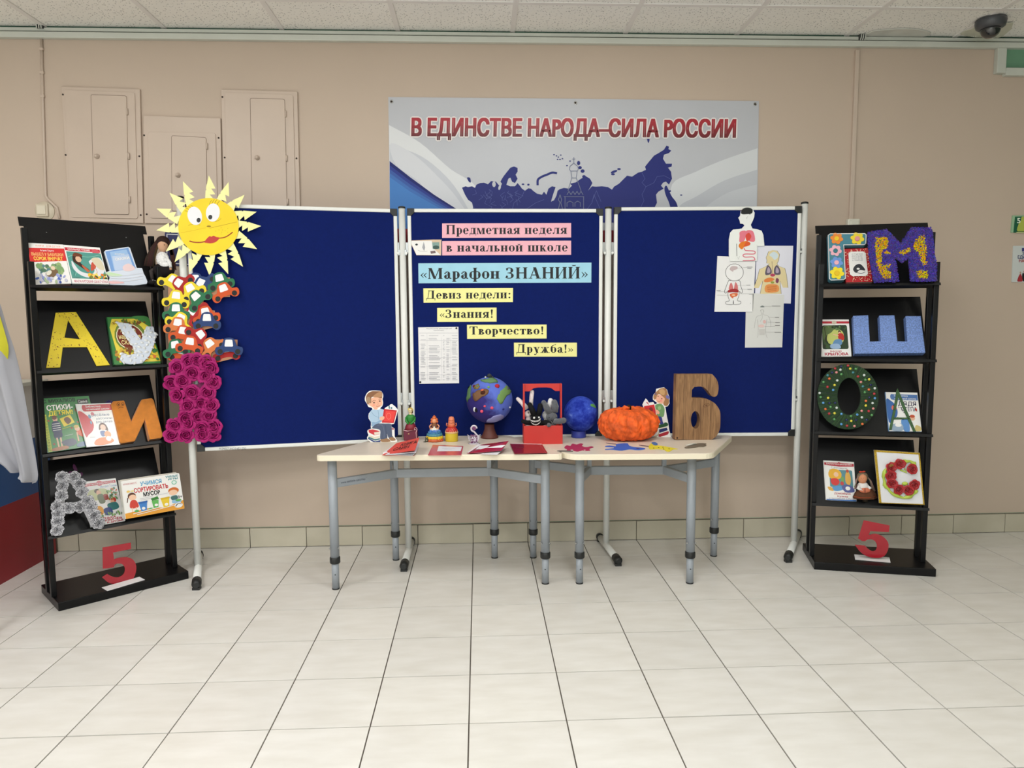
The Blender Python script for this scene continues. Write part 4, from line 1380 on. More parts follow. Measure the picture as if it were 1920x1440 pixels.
# girl cut-out
VGi = Zm(1200, 715, 12)
F = upright(1240, 819.5, 6)
t = thing('girl_cutout', 'cardboard cut-out of a girl in green reading, behind the pumpkin', 'figure', F)
sil = [(365, 170), (440, 150), (540, 135), (610, 190), (635, 290), (670, 350), (660, 440), (665, 500), (625, 560), (570, 575), (600, 760), (640, 960), (660, 1100), (710, 1290), (300, 1245), (200, 1225), (60, 900), (75, 590), (55, 520), (90, 450),
       (130, 385), (165, 420), (200, 480), (300, 465), (335, 520), (390, 490), (290, 410), (290, 350), (310, 290), (355, 245)]
ext('card', sil, F, -.002, 0, MATS['white_card'], t, VGi)
art([('s', (236, 178, 150), [(360, 340), (400, 300), (520, 330), (560, 400), (560, 460), (500, 505), (400, 480), (350, 400)]), ('s', (168, 122, 80), [(385, 220), (450, 165), (560, 150), (610, 220), (630, 330), (655, 450), (620, 545), (560, 550), (525, 500), (560, 400), (520, 350), (440, 290), (390, 310), (360, 390), (320, 410), (300, 350), (330, 270)]),
     ('s', (200, 158, 108), [(430, 200), (520, 180), (560, 230), (540, 310), (460, 280)]), ('e', (90, 50, 40), 405, 335, 12, 14), ('e', (90, 50, 40), 490, 390, 12, 15), ('e', (240, 140, 130), 470, 440, 26, 16), ('ls', (190, 80, 76), 8, [(395, 440), (420, 455), (445, 452)]),
     ('s', (120, 116, 180), [(580, 330), (620, 310), (665, 340), (660, 390), (620, 390), (590, 370)]), ('e', (110, 90, 120), 350, 285, 26, 18),
     ('s', (112, 154, 100), [(340, 550), (400, 510), (480, 510), (545, 590), (550, 700), (520, 800), (400, 795), (370, 700)]), ('s', (150, 184, 128), [(400, 580), (460, 560), (470, 620), (420, 650)]),
     ('p', (204, 48, 52), [(90, 560), (320, 520), (345, 640), (370, 800), (180, 820), (100, 700)]), ('e', (130, 44, 44), 245, 640, 45, 60), ('p', (236, 236, 236), [(90, 545), (110, 430), (135, 400), (205, 510), (310, 480), (315, 520)]), ('p', (190, 90, 100), [(135, 470), (160, 460), (205, 520), (185, 525)]),
     ('s', (236, 178, 150), [(345, 640), (400, 650), (440, 700), (420, 740), (370, 720)]), ('s', (58, 66, 138), [(380, 800), (480, 800), (510, 900), (530, 960), (470, 975), (420, 900)]),
     ('s', (44, 86, 52), [(420, 980), (520, 960), (560, 925), (620, 940), (620, 1000), (440, 1050), (410, 1020)]), ('p', (36, 48, 104), [(430, 1080), (600, 1040), (625, 1100), (440, 1160), (420, 1120)]), ('p', (168, 36, 48), [(420, 1190), (600, 1130), (645, 1120), (650, 1160), (620, 1200), (460, 1250), (415, 1245)]),
     ('l', (230, 220, 200), 12, [(435, 1055), (600, 1025)]), ('s', (190, 178, 150), [(310, 1245), (400, 1190), (425, 1090), (430, 1180), (380, 1245)])], F, t, 'printed_figure', .0001, VGi, step=.00002)
MB().prism([(-.02, 0), (.02, 0), (.008, .10), (-.008, .10)], -.004, -.002).build('easel_stay', MATS['white_card'], t).matrix_local = Matrix.Translation((0, .006, -.036)) @ Matrix.Rotation(math.radians(18), 4, 'X')


# ---- figurines on the table
def fig(name, label, cat, px, py, group=None):
    p = hitz(px, py, TZ + .0003)
    return thing(name, label, cat, Matrix.Translation(p), group), p


S = 3.42 / FPX         # metres per measured unit at this distance


def sz(d):
    return d * S


# lady in green on a maroon chest
t, p = fig('clay_figurine', 'clay figurine of a lady with a yellow headband on a maroon box', 'figurine', 770.5, 825)
MAR = (104, 22, 50)
t.scale = (1.2, 1.2, 1.2)
MB().setc(MAR).box(-.028, .028, -.016, .016, 0, .044).build('box_base', MATS['paint'], t, bevel=.003)
MB().setc((236, 190, 196)).tube([(-.028, -.017, .043), (-.012, -.017, .040), (.006, -.017, .043), (.022, -.017, .046)], .0014, 6).tube([(.016, -.017, .046), (.019, -.018, .054), (.026, -.018, .053), (.027, -.018, .046), (.023, -.017, .034), (.024, -.017, .010)], .0014, 6).build('trim_cord', MATS['paint'], t)
MB().setc((190, 150, 110)).ball((-.007, -.017, .028), (.003, .0015, .003)).build('clasp', MATS['paint'], t)
MB().setc((128, 28, 44)).lathe([(.024, .044), (.022, .056), (.017, .066), (.012, .074)], seg=18).build('skirt', MATS['paint'], t)
MB().setc((44, 130, 52)).lathe([(.012, .070), (.013, .080), (.0185, .094), (.017, .100), (.009, .106)], seg=18).tube([(-.017, -.002, .094), (-.017, -.009, .080), (-.007, -.015, .068)], [.005, .005, .004], 8).tube([(.017, -.002, .094), (.017, -.009, .080), (.0, -.015, .067)], [.005, .005, .004], 8).build('bodice', MATS['paint'], t)
MB().setc((226, 206, 160)).lathe([(.009, .103), (.006, .108), (.005, .113)], seg=12).ball((0, -.001, .121), (.0088, .0085, .0105)).ball((0, -.0098, .120), .0015).build('head', MATS['paint'], t)
MB().setc((78, 48, 26)).ball((.001, .003, .1225), (.0102, .0088, .0115)).ball((.006, .005, .116), (.005, .006, .008)).build('hair', MATS['paint'], t)
MB().setc((228, 204, 92)).tube([(-.009, -.003, .124), (-.006, -.004, .131), (.001, -.004, .134), (.008, -.003, .130), (.0105, -.001, .122)], .0021, 8).build('headband', MATS['paint'], t)
for s in (-1, 1):
    MB().setc((40, 30, 28)).ball((s * .0035, -.0088, .1235), .0013, 8, 6).build('eye', MATS['paint'], t)

# rainbow dress lady
t, p = fig('clay_figurine', 'clay figurine with orange hair and a rainbow frilled dress', 'figurine', 815, 827)
t.scale = (1.2, 1.2, 1.2)
DR = [((196, 92, 48), .035, 0, .013), ((226, 190, 44), .0345, .011, .022), ((76, 134, 150), .032, .021, .032), ((52, 108, 156), .027, .030, .040), ((70, 120, 190), .021, .038, .048)]
for cc, r, z0, z1 in DR:
    MB().setc(cc).lathe([(r * .93, z0), (r, z0 + .003), (r * .93, z1)], seg=40, fn=lambda a, z: 1 + .05 * math.sin(a * 13)).build('dress_frill', MATS['paint'], t)
mb = MB()
random.seed(5)
for k in range(70):
    a = U(PI, 2 * PI)
    z = U(.004, .045)
    r = .036 - z * .33
    cc = [(206, 96, 50), (232, 198, 46), (90, 150, 90), (60, 130, 170), (90, 140, 200)][min(4, int(z / .0095))]
    mb.setc(tuple(min(255, int(v * U(.85, 1.25))) for v in cc)).ball((r * math.cos(a), r * math.sin(a), z), (.0034, .0022, .003), 6, 4)
o = mb.build('dress_petals', MATS['paint'], t)
o['kind'] = 'stuff'
MB().setc((232, 226, 214)).lathe([(.020, .046), (.017, .052), (.012, .056)], seg=20, fn=lambda a, z: 1 + .08 * math.sin(a * 9)).ball((0, -.014, .056), (.004, .003, .007)).build('lace_collar', MATS['paint'], t)
MB().setc((120, 74, 44)).lathe([(.012, .052), (.0125, .062), (.011, .070), (.006, .074)], seg=16).build('bodice', MATS['paint'], t)
for s in (-1, 1):
    MB().setc((222, 150, 110)).tube([(s * .011, 0, .070), (s * .019, -.001, .061), (s * .017, -.006, .053), (s * .008, -.012, .054)], .0028, 8).build('arm', MATS['paint'], t)
MB().setc((224, 150, 108)).ball((0, -.001, .082), (.0105, .010, .011)).build('head', MATS['paint'], t)
mb = MB().setc((206, 102, 48))
for a, b, c, r in ((0, .002, .094, .009), (-.009, 0, .088, .006), (.009, 0, .088, .006), (-.011, 0, .078, .005), (.011, 0, .079, .005), (0, 0, .102, .004)):
    mb.ball((a, b, c), r, 10, 7)
mb.build('hair', MATS['paint'], t)
# its small companion
t, p = fig('clay_animal', 'tiny dark clay animal in front of the rainbow figurine', 'figurine', 800.5, 829)
MB().setc((70, 74, 60)).ball((0, 0, .009), (.010, .007, .008)).ball((-.002, -.005, .017), (.006, .005, .005)).ball((-.006, -.004, .022), (.002, .002, .004)).ball((.003, -.004, .022), (.002, .002, .004)).tube([(.008, 0, .008), (.015, 0, .004), (.016, 0, .016)], .002, 6).box(-.016, -.004, -.006, .0, 0, .004).build('animal_body', MATS['paint'], t)
MB().setc((150, 150, 130)).ball((-.001, -.0075, .010), (.004, .002, .004)).build('animal_belly', MATS['paint'], t)

# red and yellow man
t, p = fig('clay_figurine', 'squat clay figurine with a red spotted top and yellow barrel body', 'figurine', 847, 827)
t.scale = (1.16, 1.16, 1.2)
MB().setc((206, 178, 44)).lathe([(.0255, 0), (.0265, .003), (.0265, .033), (.0258, .037), (0, .037)], seg=26).build('barrel_base', MATS['paint'], t)
MB().setc((226, 184, 130)).lathe([(.0272, .034), (.0282, .037), (.0265, .040)], seg=26).build('rim', MATS['paint'], t)
MB().setc((186, 42, 38)).lathe([(.026, .038), (.0255, .045), (.020, .054), (.013, .060)], seg=24).build('shoulders', MATS['paint'], t)
mb = MB().setc((236, 190, 150))
for k in range(26):
    a = U(PI, 2 * PI)
    z = U(.041, .055)
    r = .0262 - max(0, z - .044) * .75
    mb.ball((r * math.cos(a), r * math.sin(a), z), .0013, 6, 4)
mb.build('dots', MATS['paint'], t)
MB().setc((224, 128, 90)).lathe([(.013, .058), (.0145, .064), (.0135, .076), (.0125, .084), (.0122, .092), (.009, .099), (0, .101)], seg=22).build('head', MATS['paint'], t)
MB().setc((206, 92, 52)).lathe([(.0148, .058), (.0155, .062), (.0145, .067)], seg=22).build('scarf', MATS['paint'], t)
MB().setc((176, 92, 66)).tube([(-.010, -.011, .077), (0, -.0148, .0755), (.010, -.011, .077)], .0012, 6).tube([(-.008, -.010, .086), (0, -.0135, .085), (.008, -.010, .086)], .0012, 6).build('brow', MATS['paint'], t)
for s in (-1, 1):
    MB().setc((220, 128, 90)).tube([(s * .016, 0, .060), (s * .0205, 0, .066), (s * .019, -.002, .074)], .0028, 8).build('hand', MATS['paint'], t)

# swan of clear beads
t, p = fig('beaded_swan', 'small white and purple beaded swan in front of the brown globe stand', 'figurine', 889, 832)
BW = mat('pearl_bead', (206, 198, 206), .25, coat=.5)
BP = mat('purple_bead', (122, 60, 110), .25, coat=.5)
MB().lathe([(.027, 0), (.029, .002), (.020, .004), (0, .004)], seg=24, fn=lambda a, z: 1 + .06 * math.sin(a * 12)).build('base', BW, t)
mb = MB()
path = opensm([(.004, .004), (.018, .016), (.021, .032), (.010, .046), (.002, .056), (-.010, .064), (-.013, .076), (-.004, .086), (.008, .084), (.013, .076)], 5)
for x, z in path:
    mb.ball((x, 0, z), (.0046, .0046, .0042), 8, 6)
o = mb.build('neck_beads', BW, t)
mb = MB()
random.seed(8)
for k in range(70):
    x, z = U(-.014, .016), U(.006, .044)
    mb.ball((x - .002, U(-.011, -.003), z), .0024, 6, 4)
for k in range(30):
    a = U(0, 2 * PI)
    mb.ball((-.0 + .008 * math.cos(a) * R(), -.003, .074 + .010 * math.sin(a) * R()), .0026, 6, 4)
o = mb.build('purple_beads', BP, t)
o['kind'] = 'stuff'
MB().ball((0, .003, .022), (.020, .012, .021)).build('body', BW, t)
for s in (-1, 1):
    mb = MB()
    for k in range(4):
        mb.tube([(s * .016 - .004, 0, .014 + k * .007), (s * (.026 + k * .002), 0, .020 + k * .008)], [.003, .001], 6)
    mb.build('wing', BW, t)


# globes
def globe_noise(name, a, b, c=None, scale=3, bump=.4):
    m = mat(name, a, .8, bump=bump, bscale=90, spec=.2)
    nt = m.node_tree
    bs = nt.nodes['Principled BSDF']
    tc = nt.nodes.new('ShaderNodeTexCoord')
    n = nt.nodes.new('ShaderNodeTexNoise')
    n.inputs['Scale'].default_value = scale
    n.inputs['Detail'].default_value = 8
    n.inputs['Roughness'].default_value = .65
    nt.links.new(tc.outputs['Object'], n.inputs['Vector'])
    cr = nt.nodes.new('ShaderNodeValToRGB')
    e = cr.color_ramp.elements
    e[0].position = .42
    e[0].color = lin(a)
    e[1].position = .58
    e[1].color = lin(b)
    if c:
        x = e.new(.68)
        x.color = lin(c)
    nt.links.new(n.outputs['Fac'], cr.inputs[0])
    nt.links.new(cr.outputs[0], bs.inputs['Base Color'])
    return m


def sphpt(c, r, nx, nz, out=1.0):
    """point on sphere front half: nx,nz in -1..1 as seen from the room"""
    y = -math.sqrt(max(0, 1 - nx * nx - nz * nz))
    return Vector(c) + Vector((nx, y, nz)) * r * out


def sphpatch(mb, c, r, pts, thick):
    """raised patch following the sphere"""
    cx = sum(p[0] for p in pts) / len(pts)
    cz = sum(p[1] for p in pts) / len(pts)
    rings = (1.0, .66, .33)
    vs, fs = [], []
    n = len(pts)
    for q, o in ((1.0, 1.0), (1.0, 1 + thick), (.66, 1 + thick * 1.3), (.33, 1 + thick * 1.5)):
        for x, z in pts:
            vs.append(sphpt(c, r, cx + (x - cx) * q, cz + (z - cz) * q, o))
    vs.append(sphpt(c, r, cx, cz, 1 + thick * 1.5))
    for k in range(3):
        for i in range(n):
            j = (i + 1) % n
            fs.append((k * n + i, k * n + j, (k + 1) * n + j, (k + 1) * n + i))
    for i in range(n):
        fs.append((3 * n + i, 3 * n + (i + 1) % n, 4 * n))
    mb.add(vs, fs, True)


def violet_globe():
    m = globe_noise('globe_violet_blue', (50, 42, 112), (92, 112, 200), None, 3.2, .6)
    nt = m.node_tree
    n = [x for x in nt.nodes if x.type == 'TEX_NOISE' and x.inputs['Detail'].default_value > 7][0]
    tc = [x for x in nt.nodes if x.type == 'TEX_COORD'][0]
    sp = nt.nodes.new('ShaderNodeSeparateXYZ')
    nt.links.new(tc.outputs['Object'], sp.inputs[0])
    # the maker painted a dark sea low on one side
    a = nt.nodes.new('ShaderNodeMath')
    a.operation = 'MULTIPLY_ADD'
    nt.links.new(sp.outputs['X'], a.inputs[0])
    a.inputs[1].default_value = 2.2
    nt.links.new(n.outputs['Fac'], a.inputs[2])
    b = nt.nodes.new('ShaderNodeMath')
    b.operation = 'MULTIPLY_ADD'
    nt.links.new(sp.outputs['Z'], b.inputs[0])
    b.inputs[1].default_value = 1.5
    nt.links.new(a.outputs[0], b.inputs[2])
    c = nt.nodes.new('ShaderNodeMath')
    c.operation = 'SUBTRACT'
    nt.links.new(b.outputs[0], c.inputs[0])
    c.inputs[1].default_value = .23
    cr = [x for x in nt.nodes if x.type == 'VALTORGB'][0]
    nt.links.new(c.outputs[0], cr.inputs[0])
    return m


VT = Zm(660, 690, 4.8)
t, p = fig('papier_globe', 'big purple-blue modelled globe on a brown cone stand', 'globe', 918, 822)
GR = .108
D_ = (hitz(918, 822, TZ) - CAM).length
gx0, gz0 = VT(1238, 288)
gc = hity(gx0, gz0, p.y + .02) - p
GC = (gc.x, .02, gc.z)
GR = 210 / 4.8 * (p.y + .02 - CAM.y) / FPX * .995
MB().lathe([(GR * math.sin(PI * i / 32), -GR * math.cos(PI * i / 32)) for i in range(33)], GC, 48).build('sphere', violet_globe(), t)
MB().lathe([(.044, 0), (.0435, .006), (.034, .020), (.025, .045), (.024, .07)], (.0, .02, 0), 28).build('stand', mat('brown_clay', (92, 46, 36), .6, noise=.06, bump=.2), t)


def gn(x, y):
    return ((x - 1235) / 210, (286 - y) / 213)


def patch(name, colr, pts, th=.03):
    mb = MB().setc(colr)
    random.seed(int(pts[0][0]))
    sphpatch(mb, GC, GR, [gn(q[0] + U(-5, 5), q[1] + U(-5, 5)) for q in smooth(pts, 3)][::-1], th)
    return mb.build(name, MATS['matte'], t)


patch('green_continent', (112, 146, 84), [(1330, 190), (1385, 150), (1415, 185), (1425, 215), (1370, 240), (1340, 300), (1300, 270), (1310, 225)])
patch('green_continent', (98, 132, 92), [(1160, 100), (1220, 84), (1290, 92), (1305, 112), (1240, 118), (1180, 112)], .05)
patch('green_continent', (84, 116, 78), [(1048, 170), (1075, 150), (1060, 240), (1036, 290), (1030, 240)])
patch('brown_continent', (118, 86, 62), [(1090, 210), (1140, 180), (1215, 170), (1225, 205), (1170, 235), (1110, 275), (1088, 250)])
patch('brown_continent', (124, 108, 66), [(1100, 150), (1135, 130), (1148, 150), (1125, 172), (1100, 168)])
patch('white_stroke', (150, 152, 206), [(1200, 460), (1300, 400), (1360, 420), (1340, 470), (1260, 495)], .006)
for nm, cc, x, y, rr in (('orange_flower', (226, 104, 66), 1172, 180, 15), ('dark_mound', (70, 36, 26), 1178, 200, 24), ('pink_bead', (222, 84, 110), 1190, 316, 11), ('pink_bead', (222, 84, 110), 1252, 332, 15), ('pink_bead', (222, 84, 110), 1164, 364, 15),
                         ('red_lump', (176, 44, 60), 1300, 146, 22), ('white_lump', (214, 216, 220), 1103, 350, 14), ('black_lump', (30, 28, 32), 1115, 355, 13), ('white_lump', (206, 206, 214), 1412, 343, 9), ('blue_lump', (40, 46, 110), 1352, 350, 10),
                         ('dark_red_lump', (96, 40, 44), 1100, 150, 14), ('green_leaf', (120, 168, 96), 1225, 152, 12), ('teal_lump', (70, 120, 120), 1130, 148, 12), ('purple_lump', (92, 60, 120), 1395, 175, 10)):
    a, b = gn(x, y)
    q = sphpt(GC, GR, a, b, 1.02)
    r = rr / 210 * GR
    mb = MB().setc(cc)
    mb.ball(q, (r, r * .6, r * (1.6 if nm in ('white_lump', 'black_lump') and x < 1200 else .9)), 10, 7)
    if nm == 'orange_flower':
        mb.setc((250, 150, 110)).ball(q + Vector((0, -r * .6, 0)), r * .35, 8, 5)
    mb.build(nm, MATS['matte'], t)
mb = MB().setc((56, 60, 62))
for x, y, r in ((1235, 62, 22), (1262, 78, 14), (1205, 80, 10)):
    a, b = gn(x, y)
    mb.ball((GC[0] + a * GR, GC[1] - .01, GC[2] + b * GR), r / 210 * GR, 10, 7)
mb.build('top_lump', MATS['matte'], t)
MB().setc((206, 214, 196)).ball((GC[0] + gn(1200, 72)[0] * GR, GC[1] - .02, GC[2] + gn(1200, 72)[1] * GR), .005, 8, 6).build('top_bead', MATS['matte'], t)
MB().setc((176, 44, 50)).ball((GC[0] + gn(1245, 88)[0] * GR, GC[1] - .035, GC[2] + gn(1245, 88)[1] * GR), .006, 8, 6).build('top_berry', MATS['matte'], t)

VT2 = Zm(960, 690, 4.364)
t, p = fig('papier_globe', 'smaller plain blue painted globe on a blue ring stand', 'globe', 1086, 821)
gc = hity(*VT2(561, 375), p.y + .02) - p
GC2 = (gc.x, .02, gc.z)
GR2 = 139 / 4.364 * (p.y + .02 - CAM.y) / FPX
MB().lathe([(GR2 * math.sin(PI * i / 28), -1.06 * GR2 * math.cos(PI * i / 28)) for i in range(29)], GC2, 40).build('sphere', globe_noise('globe_bright_blue', (24, 44, 148), (58, 84, 190), (112, 138, 214), 16, .5), t)
MB().lathe([(.036, 0), (.037, .004), (.036, .03), (.034, .034)], (0.0, .02, 0), 30).build('ring_stand', mat('ring_blue', (48, 62, 150), .5, noise=.05), t)
mb = MB().setc((96, 160, 84))
sphpatch(mb, GC2, GR2, [((x - 561) / 139, (375 - y) / 145) for x, y in smooth([(615, 290), (625, 262), (650, 268), (680, 300), (682, 322), (650, 305)], 2)][::-1], .015)
mb.build('green_patch', MATS['matte'], t)
mb = MB().setc((196, 202, 206))
sphpatch(mb, GC2, GR2, [((x - 561) / 139, (375 - y) / 145) for x, y in [(500, 462), (515, 480), (560, 522), (530, 515), (498, 500)]][::-1], .015)
mb.build('white_patch', MATS['matte'], t)

# red wooden caddy
VK = Zm(960, 715, 12)
RED = mat('red_painted_wood', (196, 46, 38), .5, noise=.05, nscale=7, bump=.1, bscale=40)
F = upright(1019, 833)
tb = thing('wooden_caddy', 'red wooden carrying box with a tall arched handle', 'box', F)
a0, b0 = F.uv(*VK(270, 1395))
a1, b1 = F.uv(*VK(1140, 1395))
zt_ = F.uv(*VK(700, 1000))[1]
zh = F.uv(*VK(700, 75))[1]
x0, x1, dp = a0, a1, .10
MB().box(x0, x1, 0, zt_, -.008, 0).build('front_board', RED, tb, bevel=.001)
MB().box(x0, x1, 0, zt_, -dp, -dp + .008).build('back_board', RED, tb, bevel=.001)
MB().box(x0 + .001, x1 - .001, .001, .009, -dp + .008, -.008).build('bottom_board', RED, tb)
for xa in (x0 - .001, x1 - .007):
    MB().box(xa, xa + .008, 0, zt_ - .0005, -dp + .0085, -.0085).box(xa, xa + .008, zt_ - .001, zh, -dp / 2 - .014, -dp / 2 + .014).build('side_board', RED, tb, bevel=.001)
w2 = (x0 + x1) / 2
hb = zh - .036
prof = [(x0 + .0075, zh), (x1 - .0075, zh), (x1 - .0075, hb), (x1 - .030, hb), (x1 - .038, hb + .006), (x1 - .05, hb + .015), (w2 + .02, hb + .018), (w2 - .02, hb + .018), (x0 + .05, hb + .015), (x0 + .038, hb + .006), (x0 + .030, hb), (x0 + .0075, hb)]
MB().prism(prof, -dp / 2 - .004, -dp / 2 + .004).build('handle_board', RED, tb, bevel=.001)

# sock rabbits in the caddy


def rabbit(label, colr, eyes, px0, head, hr, ears, arms, cdep, extra=None, hd=None):
    """head and limb positions measured in the enlarged view of the caddy"""
    t = thing('plush_rabbit', label, 'soft toy', F)
    m = MATS['fuzz'] if sum(colr) > 100 else MATS['matte']

    def q(x, y, c=cdep):
        a, b = F.uv(*VK(x, y), c)
        return Vector((a, b, c))
    h = q(*head)
    r = hr / 12 * S
    body = MB().setc(colr)
    body.ball(h, (r * 1.0, r * .95, r * .8), 18, 12)
    # plump body down into the box
    body.lathe([(0, 0)], (0, 0, 0), 4) if False else None
    body.ball(Vector((h.x, (h.y + .014) / 2, cdep)), (r * .85, max(.02, (h.y - .010) / 2), r * .7), 16, 10)
    body.build('body', m, t)
    for e in ears:
        pts = [q(x, y) for x, y, w in e]
        MB().setc(colr).tube(pts, [w / 10 * S for x, y, w in e], 12).ball(pts[-1], e[-1][2] / 10 * S, 12, 8).build('ear', m, t)
    for e in arms:
        pts = [q(x, y, c) for x, y, w, c in e]
        MB().setc(colr).tube(pts, [w / 10.5 * S for x, y, w, c in e], 12).ball(pts[-1], e[-1][2] / 10.5 * S, 12, 8).build('arm', m, t)
    for (x, y, w, cc) in eyes:
        e = q(x, y)
        dxx, dyy = (e.x - h.x) / r, (e.y - h.y) / (r * .95)
        zz = math.sqrt(max(.05, 1 - dxx * dxx - dyy * dyy)) * r * .8
        MB().setc(cc).ball((e.x, e.y, cdep + zz), (w / 12 * S, w / 12 * S, w / 12 * S * .5), 12, 8).build('eye' if w < 35 else 'nose', MATS['paint'], t)
    return t, q, h, r


rabbit('plush rabbit of white sock with grey eye spots, leaning in the caddy', (226, 214, 212), [(365, 700, 22, (110, 100, 100)), (412, 762, 24, (60, 66, 68))], None, (370, 740), 95,
       [[(330, 620, 55), (240, 500, 42), (130, 395, 34)], [(430, 560, 38), (432, 420, 40), (450, 235, 40)]], [], -.068)
rabbit('white plush rabbit hidden behind the grey one', (228, 226, 224), [(700, 720, 10, (90, 90, 90))], None, (800, 760), 125,
       [[(830, 660, 45), (850, 520, 48), (868, 430, 46)]], [], -.074)
tk, q, h, r = rabbit('black plush rabbit with round eyes and a toothy stitched grin', (20, 20, 22), [(492, 810, 27, (214, 214, 210)), (600, 803, 24, (214, 214, 210)), (492, 810, 12, (20, 20, 20)), (600, 803, 11, (20, 20, 20))], None, (540, 860), 125,
                     [[(500, 760, 55), (450, 640, 55), (400, 520, 42)], [(590, 760, 55), (625, 640, 52), (635, 545, 48)]],
                     [[(450, 930, 50, -.03), (340, 930, 48, -.016), (250, 900, 42, -.003)], [(640, 940, 52, -.03), (760, 920, 50, -.016), (850, 940, 40, -.004)]], -.036)
FH = Frame(tk.matrix_world.translation, F.X, F.Y)
c_ = -.036 + r * .62
art([('ls', (226, 224, 218), 9, [(410, 870), (450, 880), (520, 892), (590, 880), (645, 838)]), ('ls', (222, 220, 214), 7, [(430, 915), (465, 960), (535, 978), (600, 955), (640, 905)])]
    + [('l', (232, 230, 224), 11, [(x, y), (x + 4, y + 26)]) for x, y in ((430, 872), (455, 880), (480, 886), (505, 890), (530, 890), (556, 886), (582, 880), (606, 868), (628, 852))]
    + [('l', (232, 230, 224), 9, [(x, y), (x, y + 24)]) for x, y in ((470, 940), (495, 955), (520, 962), (546, 962), (572, 952), (598, 938))], F, tk, 'grin', c_ + .0095, VK)
rabbit('grey plush rabbit with a dark nose and white chin, hanging over the rim', (92, 94, 98), [(830, 805, 13, (16, 16, 18)), (905, 865, 36, (30, 30, 34)), (985, 800, 13, (16, 16, 18))], None, (890, 800), 130,
       [[(850, 720, 62), (780, 600, 60), (715, 480, 48)], [(960, 690, 60), (975, 570, 66), (950, 470, 55)]],
       [[(960, 900, 58, -.03), (1060, 900, 55, -.010), (1160, 880, 58, .006)], [(860, 940, 50, -.02), (830, 985, 42, .004)]], -.040)

# pumpkin
t, p = fig('paper_pumpkin', 'large orange crumpled paper pumpkin with a short dark stem', 'pumpkin', 1180, 826)
PO = mat('crumpled_orange', (226, 92, 26), .75, noise=.38, nscale=30, bump=1.0, bscale=60)
mb = MB()
PW = 246 / 4.364 * (p.y + .055 - CAM.y) / FPX
PH = 274 / 4.364 * (p.y + .055 - CAM.y) / FPX
random.seed(4)
nz = [(U(0, 6), U(2, 9), U(.006, .02)) for _ in range(10)]
prof = [(.30, .0), (.55, .02), (.78, .10), (.92, .24), (.99, .40), (1.0, .52), (.95, .66), (.84, .80), (.62, .91), (.36, .965), (.14, .955), (.0, .93)]
NS = 96
vs, fs = [], []
for i, (r_, z_) in enumerate(prof):
    for k in range(NS):
        a = 2 * PI * k / NS
        w_ = 1 + .10 * (abs(math.cos(a * 6.5 + .3)) - .5) * (1 if 0 < i < 11 else .3)
        for ph, fr_, am in nz:
            w_ += am * math.sin(a * fr_ * 2 + ph + z_ * fr_)
        lump = .03 * math.sin(a * 2 + 1) * z_
        vs.append((PW * r_ * w_ * math.cos(a), .03 + PW * .8 * r_ * w_ * math.sin(a), PH * (z_ + (lump if i > 2 else 0))))
for i in range(len(prof) - 1):
    for k in range(NS):
        k2 = (k + 1) % NS
        fs.append((i * NS + k, i * NS + k2, (i + 1) * NS + k2, (i + 1) * NS + k))
fs.append(tuple(range(NS))[::-1])
mb.add(vs, fs, True)
o = mb.build('pumpkin_body', PO, t)
o.modifiers.new('sub', 'SUBSURF').render_levels = 2
tx = bpy.data.textures.new('crumple', 'CLOUDS')
tx.noise_scale = .018
d = o.modifiers.new('crumple', 'DISPLACE')
d.texture = tx
d.strength = .016
d.texture_coords = 'LOCAL'
MB().setc((44, 40, 24)).tube([(0, .02, PH * .88), (.004, .01, PH * 1.0), (.0, .0, PH * 1.05), (-.012, -.004, PH * 1.07)], [.009, .007, .006, .003], 10).build('stem', MATS['matte'], t)
MB().setc((240, 110, 40)).tube([(-.03, .0, PH * .88), (-.022, -.005, PH * 1.02), (-.002, -.01, PH * 1.0)], [.016, .011, .006], 10).build('paper_fold', PO, t)

# wooden letter
F = upright(1306, 825)
WD = mat('wood_planks', (146, 108, 72), .5, spec=.35)
nt = WD.node_tree
bs = nt.nodes['Principled BSDF']
tc = nt.nodes.new('ShaderNodeTexCoord')
mp = nt.nodes.new('ShaderNodeMapping')
mp.inputs['Scale'].default_value = (60, 5, 5)
nt.links.new(tc.outputs['Object'], mp.inputs['Vector'])
n = nt.nodes.new('ShaderNodeTexNoise')
n.inputs['Scale'].default_value = 1.6
n.inputs['Detail'].default_value = 6
n.inputs['Distortion'].default_value = 1.2
nt.links.new(mp.outputs[0], n.inputs['Vector'])
cr = nt.nodes.new('ShaderNodeValToRGB')
cr.color_ramp.elements[0].position = .3
cr.color_ramp.elements[0].color = lin((112, 80, 54))
cr.color_ramp.elements[1].position = .7
cr.color_ramp.elements[1].color = lin((160, 122, 84))
nt.links.new(n.outputs['Fac'], cr.inputs[0])
nt.links.new(cr.outputs[0], bs.inputs['Base Color'])
t = thing('wooden_letter', 'tall wood-plank letter Б standing on the table end', 'letter', F)
Bo = [(1345, 52), (1630, 50)] + opensm([(1640, 52), (1675, 95), (1690, 150), (1682, 215), (1660, 235), (1635, 230), (1612, 200), (1580, 165), (1545, 152), (1520, 152)]) + \
    [(1490, 156), (1472, 180), (1470, 242), (1500, 246), (1560, 248)] + opensm([(1600, 255), (1660, 290), (1700, 350), (1706, 420), (1700, 500), (1670, 560), (1620, 592)]) + [(1333, 585)]
hole = ell(1501, 425, 37, 72, 0, 28)
ext('letter_block', Bo, F, -.048, 0, WD, t, VT2, holes=[hole], bevel=.0015)
